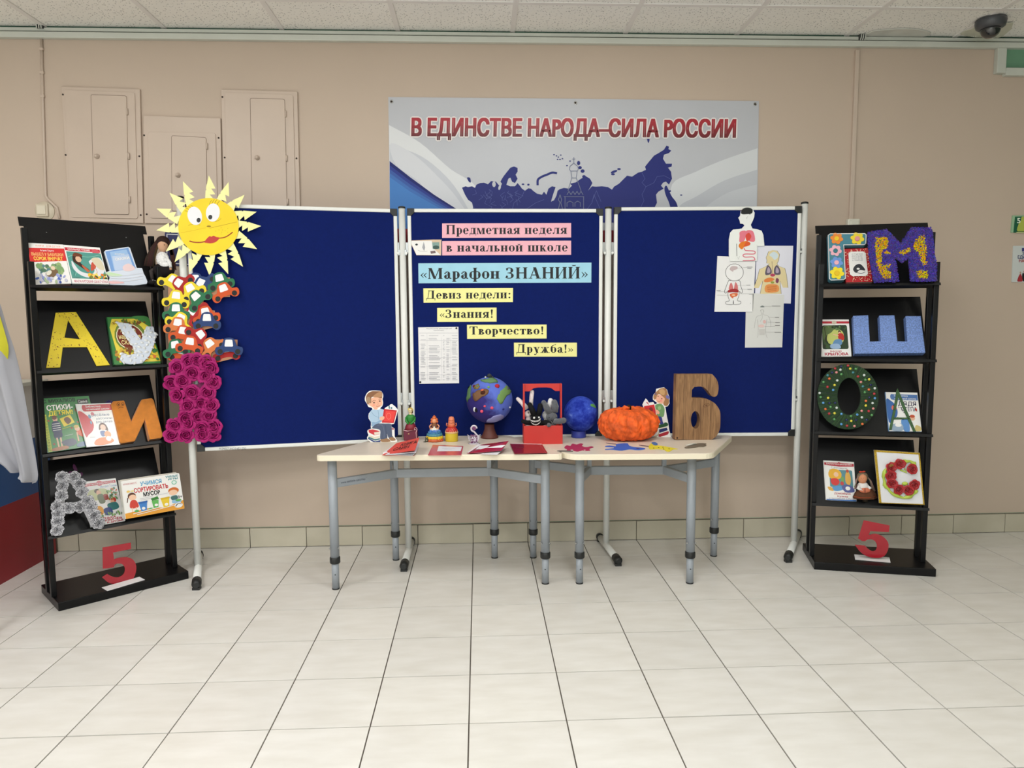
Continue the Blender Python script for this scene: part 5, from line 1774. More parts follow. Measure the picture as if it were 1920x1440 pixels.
for x, y0, y1 in ((1410, 54, 588), (1482, 56, 150), (1482, 250, 350), (1486, 500, 588), (1545, 254, 590), (1625, 264, 588), (1560, 54, 150), (1628, 54, 210), (1482, 52, 60)):
    a, b = F.uv(*VT2(x, y0), 0)
    a2, b2 = F.uv(*VT2(x, y1), 0)
    MB().box(a - .0008, a + .0008, b2, b, 0, .0004).build('plank_joint', mat('joint_brown', (78, 52, 34), .7), t)
art([('e', (64, 40, 26), 1352, 572, 7, 9), ('ls', (92, 62, 40), 3, ell(1590, 305, 26, 12, -20) + [(1616, 305)]), ('e', (96, 64, 42), 1590, 305, 10, 5, -20)], F, t, 'wood_knots', .0004, VT2)

# ---- folders on the table
VF6 = Zm(560, 800, 4.364)


def folder(name, label, quad, colr, th, paper=None, white=None, open_=0, lines=None, m='gloss_print'):
    """closed or half open thin folder; quad tl,tr,br,bl measured on the table plane"""
    F = flat(*quad[3])
    t = thing(name, label, 'folder', F)
    mb = MB().setc(colr)
    mb.prism([F.uv(*q_) for q_ in quad], 0, .0012)
    mb.build('back_cover', MATS[m], t)
    if th:
        c = [F.uv(*q_) for q_ in quad]
        cx = sum(x for x, y in c) / 4
        cy = sum(y for x, y in c) / 4
        MB().setc((232, 230, 232)).prism([(cx + (x - cx) * .96, cy + (y - cy) * .96) for x, y in c], .0013, .0013 + th).build('pages', MATS['paint'], t)
    return t, F


# first: red folder with black handwriting, lid raised
VQ = VT
t, F = folder('clay_folder', 'thick ring folder, orange-red lid with black letters, beside the boy', [VQ(395, 700), VQ(600, 700), VQ(560, 790), VQ(272, 785)], (206, 66, 56), .010)
qa = [(400, 676), (606, 626), (566, 738), (273, 782)]
a_ = [F.uv(*VQ(272, 785)), F.uv(*VQ(560, 790))]
lid = [Vector((*F.uv(*VQ(x, y), c), c)) for (x, y), c in zip(qa, (.028, .055, .035, .004))]
mb = MB().setc((214, 70, 56))
mb.add([lid[0], lid[1], lid[2], lid[3]] + [v - Vector((0, 0, .0015)) for v in lid], [(3, 2, 1, 0), (4, 5, 6, 7), (0, 1, 5, 4), (1, 2, 6, 5), (2, 3, 7, 6), (3, 0, 4, 7)])
mb.build('front_cover', MATS['paint'], t)
LX = (lid[2] - lid[3])
LY = (lid[0] - lid[3])
FLid = Frame(F.O + lid[3], LX, LY)
QL = Quad([VQ(*p_) for p_ in qa])
ow = thing  # lettering written on the raised lid
FLl = Frame(lid[3], LX, LY)
mb = MB().setc((40, 20, 20))
for tx_, q_ in (('КНИГА', (36, 24, 96, 46)), ('САЙН', (22, 54, 74, 78))):
    vs, fs = sans(tx_)
    x0_ = min(v[0] for v in vs)
    x1_ = max(v[0] for v in vs)
    base = len(mb.v)
    pv = []
    for x, y in vs:
        s_ = (q_[0] + (x - x0_) / (x1_ - x0_) * (q_[2] - q_[0])) / 100
        r_ = (q_[3] - y * (q_[3] - q_[1])) / 100
        P_ = (lid[0] * (1 - s_) + lid[1] * s_) * (1 - r_) + (lid[3] * (1 - s_) + lid[2] * s_) * r_
        pv.append(P_ + Vector((0, -.0004, .0012)))
    mb.add(pv, fs)
    mb.add([v_ + Vector((.0012, 0, .0003)) for v_ in pv], fs)
mb.build('cover_lettering', MATS['print'], t)
for k in range(3):
    mb = MB().setc((226 - k * 6, 226 - k * 6, 232 - k * 5))
    e = [Vector((*F.uv(*VQ(x, y), c), c)) for (x, y), c in (((300 + k * 6, 778), .010), ((548 + k * 14, 788 - k * 14), .006 + k * .010), ((604 + k * 3, 664 + k * 10), .030 - k * .006), ((420, 715), .016))]
    mb.add(e + [v - Vector((0, 0, .0012)) for v in e], [(0, 1, 2, 3), (7, 6, 5, 4), (0, 4, 5, 1), (1, 5, 6, 2), (2, 6, 7, 3), (3, 7, 4, 0)])
    mb.build('page', MATS['paint'], t)

t, F = folder('paper_folder', 'pinkish red flat folder with a white label, second on the table', [VQ(728, 692), VQ(1002, 705), VQ(984, 785), VQ(683, 786)], (206, 84, 92), .0)
art([('p', (226, 226, 232), [(780, 702), (990, 710), (978, 748), (765, 750)]), ('l', (180, 184, 196), 2, [(810, 722), (930, 726)]), ('l', (186, 190, 200), 2, [(830, 732), (900, 735)])], F, t, 'paper_label', .0014, VQ)
t, F = folder('paper_folder', 'half open crimson folder with a white slip before the swan', [VQ(1130, 690), VQ(1350, 700), VQ(1300, 780), VQ(1033, 768)], (150, 26, 48), .002)
e = [Vector((*F.uv(*VQ(x, y), c), c)) for (x, y), c in (((1040, 768), .004), ((1345, 742), .016), ((1410, 656), .040), ((1160, 690), .012))]
MB().setc((158, 26, 52)).add(e + [v - Vector((0, 0, .0012)) for v in e], [(0, 1, 2, 3), (7, 6, 5, 4), (0, 4, 5, 1), (1, 5, 6, 2), (2, 6, 7, 3), (3, 7, 4, 0)]).build('front_cover', MATS['gloss_print'], t)
e = [Vector((*F.uv(*VQ(x, y), c), c)) for (x, y), c in (((1112, 734), .0125), ((1340, 724), .0195), ((1385, 694), .0305), ((1150, 700), .0155))]
MB().setc((228, 228, 232)).add([v + Vector((0, -.0006, .0012)) for v in e], [(0, 1, 2, 3)]).build('paper_slip', MATS['print'], t)
e = [Vector((*F.uv(*VQ(x, y), c), c)) for (x, y), c in (((1140, 776), .002), ((1305, 782), .004), ((1415, 690), .030), ((1350, 742), .010))]
MB().setc((222, 222, 228)).add(e, [(0, 1, 2, 3)]).build('page', MATS['paint'], t)
t, F = folder('paper_folder', 'dark red glossy folder lying in front of the red caddy', [VQ(1422, 684), VQ(1712, 690), VQ(1760, 768), VQ(1462, 776)], (140, 30, 44), .003)
mb = MB().setc((142, 34, 46))
mb.prism([F.uv(*VQ(x, y), .0055) for x, y in ((1422, 682), (1712, 688), (1758, 764), (1462, 770))], .0046, .0058)
mb.build('front_cover', MATS['gloss_print'], t)
art([('e', (110, 24, 46), 1510, 710, 40, 14), ('l', (186, 90, 92), 2.5, [(1690, 690), (1745, 766)])], F, t, 'cover_print', .0059, VQ)

# ---- flat paper animals
VP = Zm(960, 690, 4.364)


def paper_cut(label, pts, colr, art_=(), th=.0012, name='paper_cutout'):
    F = flat(*VP(*pts[0]))
    t = thing(name, label, 'paper cut-out', F)
    ext('paper_shape', smooth(pts, 2), F, 0, th, mat('paper_%02x%02x%02x' % colr, colr, .75, noise=.05, nscale=30), t, VP)
    if art_:
        art(list(art_), F, t, 'drawn_marks', th, VP)
    return t


paper_cut('crimson paper animal cut-out where the two tables meet', [(430, 645), (450, 632), (478, 638), (488, 622), (505, 620), (530, 626), (560, 616), (583, 622), (570, 634), (590, 645), (620, 646), (650, 640), (668, 648), (640, 656), (632, 664), (640, 674), (600, 676), (575, 672), (540, 682), (510, 678), (500, 672), (470, 678), (445, 676), (452, 664), (432, 656)],
          (172, 36, 82), [('p', (226, 206, 200), [(478, 668), (500, 668), (498, 676), (486, 678)]), ('p', (226, 206, 200), [(585, 668), (604, 670), (596, 676)])])
t = paper_cut('grey pencil-like stick lying behind the crimson paper cut-out', [(368, 676), (400, 673), (470, 675), (500, 679), (470, 681), (400, 679)], (98, 92, 88), th=.003, name='paper_stick')
paper_cut('blue paper animal cut-out before the pumpkin', [(765, 638), (800, 634), (850, 640), (850, 624), (900, 616), (945, 616), (960, 636), (1000, 646), (1040, 650), (1086, 655), (1084, 664), (1040, 670), (1000, 668), (960, 664), (900, 674), (850, 670), (810, 666), (765, 668), (768, 662), (830, 656), (830, 648), (768, 644)],
          (48, 96, 190), [('e', (36, 50, 110), 1030, 658, 14, 4), ('l', (50, 60, 120), 3, [(770, 612), (850, 622)]), ('l', (50, 60, 120), 3, [(1040, 630), (1115, 640)])])
paper_cut('yellow paper giraffe-like cut-out with dark spots and a blue wing', [(1118, 640), (1145, 612), (1160, 630), (1200, 634), (1250, 640), (1290, 648), (1360, 662), (1320, 664), (1290, 682), (1262, 680), (1245, 668), (1190, 662), (1130, 664)],
          (226, 208, 48), [('s', (70, 116, 180), [(1140, 612), (1170, 606), (1192, 620), (1180, 634), (1160, 630)]), ('e', (60, 50, 30), 1200, 652, 5, 3), ('e', (60, 50, 30), 1235, 648, 5, 3), ('e', (60, 50, 30), 1240, 662, 5, 3), ('e', (60, 50, 30), 1285, 660, 4, 3), ('l', (120, 90, 70), 2.5, [(1055, 630), (1120, 640)]), ('e', (60, 50, 30), 1160, 655, 5, 3)])
for q_, rr_ in (((1092, 676), 2), ((1114, 680), 2)):
    pass
t = paper_cut('crumpled grey-brown paper piece by the wooden letter', [(1412, 648), (1440, 638), (1480, 628), (1520, 616), (1560, 614), (1590, 618), (1565, 626), (1590, 630), (1560, 640), (1530, 640), (1500, 646), (1460, 650), (1430, 652)], (112, 100, 84), th=.004)
MB().setc((196, 192, 180)).tube([(.01, .01, .006), (.045, .03, .009), (.07, .045, .006)], [.003, .005, .002], 6).build('paper_curl', MATS['matte'], t)

# ------------------------------------------------------------------ paper sun on the left board
VSu = Zm(270, 320, 7.2)
FSn = Frame(FL_.O, FL_.X, FL_.Y)
ctr = VSu(870, 755)
F = FL_.at(*ctr, .0205)
t = thing('paper_sun', 'big yellow paper sun with eyes, red lips and pale pointed rays', 'decoration', F)
RAY = mat('pale_yellow_paper', (240, 236, 168), .75, noise=.04, nscale=25, spec=.2)
SUNY = mat('yellow_paper', (238, 205, 24), .6, noise=.05, nscale=9, bump=.3, bscale=25)
tips = [(875, 65), (1142, 152), (1358, 325), (1522, 555), (1583, 748), (1528, 1060), (1337, 1298), (1137, 1397), (887, 1425), (612, 1378), (413, 1235), (292, 1092), (165, 805), (170, 512), (343, 298), (525, 142)]
tilt = [-.12, -.10, -.05, .05, -.02, .10, .06, .02, .0, -.05, -.12, -.15, -.1, .05, .05, .10]
for i, tp in enumerate(tips):
    d = Vector((870 - tp[0], 755 - tp[1])).normalized()
    w_ = tilt[i]
    d = Vector((d.x * math.cos(w_) - d.y * math.sin(w_), d.x * math.sin(w_) + d.y * math.cos(w_)))
    n = Vector((-d.y, d.x))          # side of the teeth
    mb = MB()
    for k, (a0, tri) in enumerate(((0, ((0, 0), (185, 72), (172, -62))), (1, ((100, -34), (262, 60), (252, -74))), (2, ((190, -66), (345, 46), (335, -92))))):
        pts = []
        for s_, e_ in tri:
            q_ = Vector(tp) + d * s_ - n * e_ * .98
            pts.append(F.uv(*VSu(q_.x, q_.y), .003 - k * .001))
        mb.prism(pts, .0022 - k * .0009, .0030 - k * .0009)
    mb.build('ray', RAY, t)
ext('face_disc', ell(870, 755, 408, 386, 0, 56), F, .0032, .0048, SUNY, t, VSu)
EW = mat('eye_paper', (230, 230, 232), .6)
for (x, y, a, b, r_), (px_, py_) in (((685, 610, 96, 126, -16), (737, 668)), ((930, 565, 94, 124, 6), (895, 627))):
    e = ext('eye', ell(x, y, a, b, r_, 30), F, .005, .0058, EW, t, VSu)
    ext('pupil', ell(px_, py_, 27, 31, 10, 20), F, .006, .0066, BLACKP, e, VSu)
LIP = mat('lip_red', (186, 52, 42), .6)
ext('lips', smooth([(815, 965), (850, 915), (885, 884), (910, 892), (938, 878), (975, 895), (1020, 905), (990, 945), (950, 970), (900, 980), (850, 975)], 3), F, .0049, .0058, LIP, t, VSu)
art([('ls', (150, 48, 30), 16, [(618, 952), (680, 966), (760, 968), (830, 955)]), ('ls', (150, 48, 30), 14, [(1000, 912), (1070, 905), (1130, 880), (1195, 832)]), ('e', (150, 120, 20), 875, 752, 30, 12),
     ('l', (176, 140, 20), 5, [(885, 775), (1050, 740), (1150, 715), (1255, 692)]), ('l', (206, 172, 20), 4, [(500, 840), (700, 800), (840, 770)]),
     ('ls', (150, 120, 20), 4, [(600, 740), (650, 725), (760, 735)]), ('ls', (150, 120, 20), 4, [(960, 690), (1010, 670), (1040, 645)])]
    + [('ls', (90, 80, 30), 4, [(x, y), (x + 12, y - 40), (x + 36, y - 72)]) for x, y in ((880, 470), (915, 462), (950, 462), (985, 478))]
    + [('ls', (90, 80, 30), 4, [(x, y), (x - 18, y - 16), (x - 40, y - 18)]) for x, y in ((590, 560), (608, 530), (634, 505), (668, 492))]
    + [('e', (170, 130, 20), x, y, 4, 4) for x, y in ((970, 815), (1040, 770), (1060, 800), (1050, 830), (1130, 780), (1040, 855), (1095, 812), (1130, 830), (1010, 800))], F, t, 'drawn_face', .0049, VSu, step=.00003)

# ------------------------------------------------------------------ letter of paper cars
VC = Zm(280, 500, 4.235)
F = FL_.at(*VC(330, 420), .0195)
t = thing('paper_car_letter', 'letter Е covered with overlapping coloured paper cars, below the sun', 'letter', F)
ext('letter_card', [(150, 90), (640, 85), (640, 240), (430, 250), (430, 330), (520, 350), (520, 480), (440, 500), (440, 575), (700, 580), (700, 720), (520, 765), (210, 745), (150, 600)], F, 0, .0016, mat('tan_card2', (176, 128, 96), .8, noise=.05), t, VC)
CY, CRd, CG, CO, CB, CO2 = (226, 204, 58), (164, 46, 46), (52, 112, 78), (202, 88, 50), (50, 68, 112), (206, 120, 70)
cars = [(CRd, 610, 690, 8, (520, 745, 0)), (CO, 255, 705, -12, None), (CY, 172, 135, -30, (180, 108)), (CB, 365, 130, 0, None), (CRd, 262, 148, 55, (243, 108)), (CB, 440, 145, 60, (447, 113)), (CG, 565, 125, 14, (520, 108)),
        (CO, 600, 205, 20, (583, 160)), (CY, 340, 200, 28, (300, 180)), (CY, 210, 265, -6, (250, 230)), (CRd, 375, 370, 55, (310, 325)), (CG, 392, 262, 41, (355, 225)), (CG, 212, 365, 0, (203, 323)),
        (CO, 452, 392, 12, (407, 370)), (CY, 235, 440, -25, None), (CO2, 222, 480, -8, (208, 445)), (CO, 262, 545, -10, (257, 500)), (CB, 458, 442, 0, (453, 405)), (CRd, 378, 560, -53, (423, 535)),
        (CG, 212, 655, 10, (237, 600)), (CO, 318, 630, -8, (338, 592)), (CO2, 500, 640, 36, (475, 597)), (CB, 632, 645, 0, (640, 600))]
car = [(-105, 20), (-95, -5), (-60, -14), (-48, -40), (-35, -68), (0, -78), (35, -68), (50, -40), (62, -14), (98, -6), (106, 20), (95, 48), (70, 56), (48, 46), (30, 30), (-30, 30), (-48, 46), (-70, 56), (-95, 48)]
for i, (cc, x, y, r_, wn) in enumerate(cars):
    a = math.radians(-r_)
    tr = lambda p_: (x + p_[0] * 1.06 * math.cos(a) - p_[1] * 1.06 * math.sin(a), y + p_[0] * 1.06 * math.sin(a) + p_[1] * 1.06 * math.cos(a))
    c = .002 + i * .00055
    o = ext('paper_car', [tr(p_) for p_ in smooth(car, 2)], F, c, c + .0006, mat('carpaper_%02x%02x%02x' % cc, cc, .8, noise=.05, nscale=30, spec=.2), t, VC)
    ext('car_window', [tr(p_) for p_ in roundpoly([(-27, -62), (25, -62), (32, -10), (-34, -10)], 8, 2)], F, c + .0006, c + .0009, EW, o, VC)
    for s_ in (-1, 1):
        ext('car_wheel', [tr((s_ * 66 + p_[0], 28 + p_[1])) for p_ in ell(0, 0, 20, 20, 0, 16)], F, c + .0006, c + .0009, mat('wheel_black', (34, 36, 36), .8), o, VC)


# ------------------------------------------------------------------ roses
def rose_mesh(name, m, petals=5, layers=4, twist=.4, seed=1, depth=.7, wob=.12, inner=None, outer=None):
    """paper rose of radius 1: a ribbon wound outwards in a spiral, its rim waved and flared"""
    rr = random.Random(seed)
    mb = MB()
    turns = layers - .6
    NU, NV = int(turns * 18), 4
    ph = [rr.uniform(0, 6.28) for _ in range(4)]
    vs, fs = [], []
    for i in range(NU + 1):
        g = i / NU
        a = g * turns * 2 * PI + ph[0]
        r0 = .06 + .66 * g ** .9
        wave = .5 + .5 * math.sin(a * petals / 2 * .97 + ph[1])
        fl = (.05 + .26 * g) * (.55 + .8 * wave)
        H = depth * (1.05 - .55 * g) * (.8 + .3 * wave) + rr.uniform(-.03, .03)
        for j in range(NV):
            h = j / (NV - 1)
            r_ = r0 + fl * h ** 1.6 + (.03 * math.sin(a * 5 + ph[2]) * h)
            z = H * math.sin(min(1.0, h * 1.25) * PI / 2) - (.16 * depth * g * (h > .9)) + .05 * math.sin(a * 7 + ph[3]) * h
            vs.append((r_ * math.cos(a), r_ * math.sin(a), z))
    for i in range(NU):
        for j in range(NV - 1):
            k = i * NV + j
            fs.append((k, k + NV, k + NV + 1, k + 1))
    mb.add(vs, fs, True)
    # a few loose outer petals
    for p_ in range(petals):
        a0 = 2 * PI * p_ / petals + rr.uniform(-.3, .3)
        vs, fs = [], []
        for i in range(6):
            h = i / 5 * 2 - 1
            ang = a0 + h * .62
            for j in range(4):
                g = j / 3
                rad = .45 + .6 * g * (1 - .28 * h * h) + rr.uniform(-.03, .03)
                vs.append((rad * math.cos(ang), rad * math.sin(ang), depth * (.12 + .42 * math.sin(g * 2.2)) + rr.uniform(-.05, .05)))
        for i in range(5):
            for j in range(3):
                k = i * 4 + j
                fs.append((k, k + 4, k + 5, k + 1))
        mb.add(vs, fs, True)
    mb.lathe([(.5, 0), (.4, depth * .2), (0, depth * .3)], seg=10)
    return mb.mesh(name, m)


def roses(mes, F, parent, V, pts, rpx, name='rose', c=.003, rs=None):
    k_ = V.a[2]
    for i, p_ in enumerate(pts):
        r_ = (p_[2] if len(p_) > 2 else rpx)
        a, b = F.uv(*V(p_[0], p_[1]), c)
        a2, b2 = F.uv(*V(p_[0] + r_, p_[1]), c)
        R_ = abs(a2 - a)
        o = bpy.data.objects.new(name, mes[i % len(mes)])
        col.objects.link(o)
        o.parent = parent
        o.matrix_local = Matrix.Translation((a, b, c + (i % 3) * .0007)) @ Matrix.Rotation(U(0, 6.28), 4, 'Z') @ Matrix.Rotation(U(-.3, .3), 4, 'X') @ Matrix.Diagonal((R_, R_, R_, 1))


random.seed(21)
MG = mat('magenta_paper', (160, 20, 100), .6, noise=.2, nscale=2.2, spec=.3)
F = FL_.at(*VC(370, 1000), .0195)
t = thing('rose_letter', 'letter Я made of magenta crepe paper roses, below the car letter', 'letter', F)
ext('letter_card', [(200, 730), (510, 720), (525, 900), (530, 1100), (550, 1350), (400, 1355), (395, 1210), (345, 1270), (330, 1370), (150, 1370), (180, 1290), (260, 1150), (300, 1080), (190, 1040), (150, 900), (190, 780)], F, 0, .004, mat('magenta_card', (120, 34, 84), .8), t, VC,
    holes=[[(345, 900), (385, 895), (390, 935), (350, 935)]])
roses([rose_mesh('magenta_rose', MG, 5, 4, .5, k, .75) for k in (1, 2, 3)], F, t, VC,
      [(315, 748), (382, 745), (455, 760), (225, 798), (345, 838), (455, 868), (175, 915), (262, 905), (232, 1022), (342, 992), (465, 995), (310, 1105), (420, 1080), (490, 1100), (290, 1195), (390, 1180), (470, 1180), (205, 1258), (315, 1245), (180, 1335), (290, 1335), (425, 1275), (515, 1265), (430, 1330), (512, 1325), (500, 920), (490, 800)],
      70, 'rose', .004)


# ------------------------------------------------------------------ black display racks
class Rack:
    pass


LIPZ = [1.375, 1.018, .663, .307]


def make_rack(label, A, B, dv=0.0):
    A, B = Vector((*A, 0)), Vector((*B, 0))
    r = Rack()
    r.u = (B - A).normalized()
    r.v = Vector((-r.u.y, r.u.x, 0))
    r.O = A + r.v * dv
    W_ = .54
    M = Matrix((r.u, r.v, Vector((0, 0, 1)))).transposed().to_4x4()
    M.translation = r.O
    t = thing('display_rack', label, 'rack', M, 'black metal book racks')
    r.t = t
    MB().box(0, W_, 0, .30, 0, .038).build('base', BLACKM, t, bevel=.003)
    for ux_ in (.006, .511):
        MB().box(ux_ - .011, ux_ + .011, .088, .112, .038, 1.475).build('post', BLACKM, t, bevel=.002)
        MB().box(ux_ - .011, ux_ + .011, .168, .192, .038, 1.62).build('post', BLACKM, t, bevel=.002)
    r.pl = []
    for k, z in enumerate(LIPZ):
        b0 = Vector((0, .118, z - .017))
        yv = Vector((0, .147, .317)).normalized()
        x0, x1 = .0185, .4985
        ln = .349
        nv = Vector((1, 0, 0)).cross(yv)
        mb = MB()
        vs = []
        cs = [(x0, 0), (x1, 0), (x1, ln), (x0, ln)]
        if k == 0:
            cs = [(x0, 0), (x1, 0), (x1, .305), (.516, .305), (.516, ln), (.003, ln), (.003, .305), (x0, .305)]
        mp_ = MB().prism(cs, -.003, 0)
        mb.add([b0 + Vector((x, 0, 0)) + yv * y + nv * c for x, y, c in mp_.v], mp_.f)
        sh = mb.build('shelf', BLACKM, t)
        # ledge and turned-up lip
        l0 = b0 - nv * .0
        mb = MB()
        e = nv * .045
        p0 = b0 + Vector((.0185, 0, 0))
        p1 = b0 + Vector((.4985, 0, 0))
        mb.add([p0, p1, p1 + e, p0 + e] + [q_ - yv * .0035 for q_ in (p0, p1, p1 + e, p0 + e)], [(0, 3, 2, 1), (4, 5, 6, 7), (0, 1, 5, 4), (1, 2, 6, 5), (2, 3, 7, 6), (3, 0, 4, 7)])
        f0, f1 = b0 + Vector((-.004, 0, 0)) + e, b0 + Vector((.522, 0, 0)) + e
        g = nv * .0025
        up = yv * .001
        dn = yv * -.012
        mb.add([f0 + dn, f1 + dn, f1 + up, f0 + up] + [q_ + g for q_ in (f0 + dn, f1 + dn, f1 + up, f0 + up)], [(3, 2, 1, 0), (4, 5, 6, 7), (0, 1, 5, 4), (1, 2, 6, 5), (2, 3, 7, 6), (3, 0, 4, 7)])
        mb.build('ledge', BLACKM, sh)
        for s_ in ((.10, .28), (.42, .28)):
            q_ = b0 + Vector((s_[0], 0, 0)) + yv * s_[1]
            if k == 0:
                MB().ball(q_, .0022, 8, 6).build('rivet', MATS['zinc'], sh)
        wO = r.O + r.u * b0.x + r.v * b0.y + Vector((0, 0, b0.z))
        r.pl.append(Frame(wO, r.u, r.v * yv.y + Vector((0, 0, yv.z))))
    r.fr = []     # things wider than the shelf plate lean on the posts in front of it
    for k, z in enumerate(LIPZ):
        ta = math.radians(1.5)
        r.fr.append(Frame(r.O + r.v * .0835 + Vector((0, 0, z + .001)) - r.v * .005, r.u, r.v * math.sin(ta) + Vector((0, 0, math.cos(ta)))))
    return r


rl = make_rack('black metal display rack with a yellow letter А on its second shelf', (-1.751, 1.243), (-1.35, 1.604))
rr = make_rack('black metal display rack with a blue letter Ш on its second shelf', (1.666, 1.566), (2.197, 1.431), -.03)

Z1, Z2, Z3 = Zm(0, 380, 4.5), Zm(0, 680, 4.5), Zm(0, 840, 4.5)
ZR1, ZR2, ZR3 = Zm(1500, 400, 4.571), Zm(1500, 660, 4.8), Zm(1480, 820, 5.144)
Z7 = Zm(30, 440, 7.385)


def book(label, pf, V, quad, items, th=.012, base=(236, 234, 230), spine=None, lift=0.0012, group=None, rnd=0, name='book'):
    """quad tl,tr,br,bl of the cover as measured; the book lies against the shelf plate pf"""
    qq = V.l(quad)
    F0 = pf.at(*qq[3], lift + th)
    F = Frame(pf.O + pf.X * ((F0.O - pf.O).dot(pf.X)) + pf.Y * ((F0.O - pf.O).dot(pf.Y)) + pf.N * lift, pf.X, pf.Y)
    t = thing(name, label, 'book', F, group)
    c = [F.uv(*p_, th) for p_ in qq]
    # straighten to a real rectangle-ish body
    mb = MB().setc(base)
    cc = roundpoly(c, rnd) if rnd else c
    mb.prism(cc, th - .0015, th)
    mb.build('front_cover', MATS['gloss_print'], t)
    mb = MB().setc(spine or base)
    mb.prism(cc, 0, .0015)
    mb.build('back_cover', MATS['gloss_print'], t)
    l0, l3 = Vector(c[0]), Vector(c[3])
    d = (Vector(c[1]) - l0).normalized() * .002
    mb = MB().setc(spine or base)
    mb.prism([l0 - d, l0 + d * .5, l3 + d * .5, l3 - d], 0, th)
    mb.build('spine', MATS['gloss_print'], t)
    mx = sum(x for x, y in cc) / len(cc)
    my = sum(y for x, y in cc) / len(cc)
    MB().setc((226, 220, 206)).prism([(mx + (x - mx) * .975, my + (y - my) * .985) for x, y in cc], .0016, th - .0016).build('pages', MATS['paint'], t)
    art(items, F, t, 'cover_print', th, Quad(qq), m=MATS['gloss_print'], step=.00004)
    return t


P0, P1_, P2_, P3_ = rl.pl
WHT = (238, 236, 232)
random.seed(31)


def blobs(n, cols, x0, x1, y0, y1, r0, r1):
    return [('e', cols[int(R() * len(cols))], U(x0, x1), U(y0, y1), U(r0, r1), U(r0, r1) * .8, U(0, 180)) for _ in range(n)]


book('white and red children\'s book with green and blue garden picture, first on the top shelf', P0, Z7, [(155, 112), (652, 138), (770, 678), (268, 692)],
     [('p', (214, 52, 52), [(0, 12), (100, 10), (100, 42), (0, 46)]), ('t', (226, 120, 70), 'КНИГИ · ДЛЯ ДЕТЕЙ', (22, 4, 90, 8), .0), ('t', WHT, 'Агния Барто', (32, 15, 70, 19), .01), ('t', (240, 190, 120), 'ВЫШЕЛ У БАБУШКИ', (6, 23, 94, 30), .04), ('t', (248, 214, 90), 'СОРОК ВНУЧАТ', (10, 33, 90, 41), .05)]
     + blobs(26, [(126, 160, 110), (96, 134, 140), (150, 176, 120), (84, 120, 96)], 10, 90, 52, 70, 4, 9) + [('s', (120, 96, 70), [(34, 74), (60, 62), (70, 70), (50, 84)]), ('e', (232, 206, 180), 58, 60, 6, 5), ('e', (226, 222, 206), 44, 72, 9, 5, -30)]
     + blobs(26, [(84, 110, 190), (150, 160, 214), (196, 196, 214), (170, 190, 150), (70, 90, 160)], 8, 92, 78, 97, 2, 6), .016, WHT, (206, 60, 66))
book('reading book with a dark-haired girl in a crown on a teal swirled cover', P0, Z7, [(652, 140), (1160, 180), (1292, 690), (775, 680)],
     [('p', (196, 52, 70), [(2, 6), (98, 6), (98, 14), (2, 14)]), ('t', WHT, 'ШКОЛЬНОЕ ЧТЕНИЕ', (10, 8, 70, 12), .03), ('e', (206, 90, 100), 85, 12, 10, 7), ('p', (84, 150, 140), [(4, 16), (98, 16), (98, 86), (4, 86)]),
      ('ls', (130, 186, 170), 1.4, [(6, 30), (30, 24), (60, 28), (96, 20)]), ('ls', (60, 116, 110), 1.4, [(6, 60), (14, 70), (10, 80)]), ('ls', (130, 186, 170), 1.4, [(8, 50), (20, 64), (14, 78)]),
      ('s', (222, 222, 226), [(14, 40), (30, 66), (60, 72), (70, 60), (60, 40), (84, 28), (96, 34), (97, 64), (70, 82), (36, 80), (14, 62)]), ('s', (60, 40, 32), [(18, 30), (24, 22), (40, 22), (44, 32), (36, 44), (56, 62), (50, 66), (30, 52), (18, 42)]),
      ('e', (222, 180, 150), 33, 35, 8, 8), ('s', (110, 60, 40), [(20, 24), (28, 18), (44, 22), (44, 27), (22, 28)]), ('s', (190, 100, 70), [(40, 50), (56, 64), (50, 68), (40, 56)]), ('s', (196, 84, 66), [(66, 44), (74, 40), (76, 54), (64, 64), (60, 62)]),
      ('ls', (190, 130, 80), 1.2, [(72, 52), (76, 66), (72, 72)]), ('s', (214, 204, 176), [(68, 34), (86, 28), (96, 40), (97, 60), (82, 58)])]
     + blobs(22, [(236, 190, 60), (220, 120, 50), (120, 130, 60), (70, 96, 60), (240, 214, 110)], 50, 96, 74, 85, 3, 6)
     + [('p', WHT, [(2, 86), (98, 86), (98, 99), (2, 99)]), ('t', (90, 90, 100), '1–4 класс', (6, 82, 26, 85), .0), ('t', (190, 90, 110), 'МАЛАХИТОВАЯ ШКАТУЛКА', (8, 90, 98, 96), .03)], .014, WHT, (60, 110, 110))
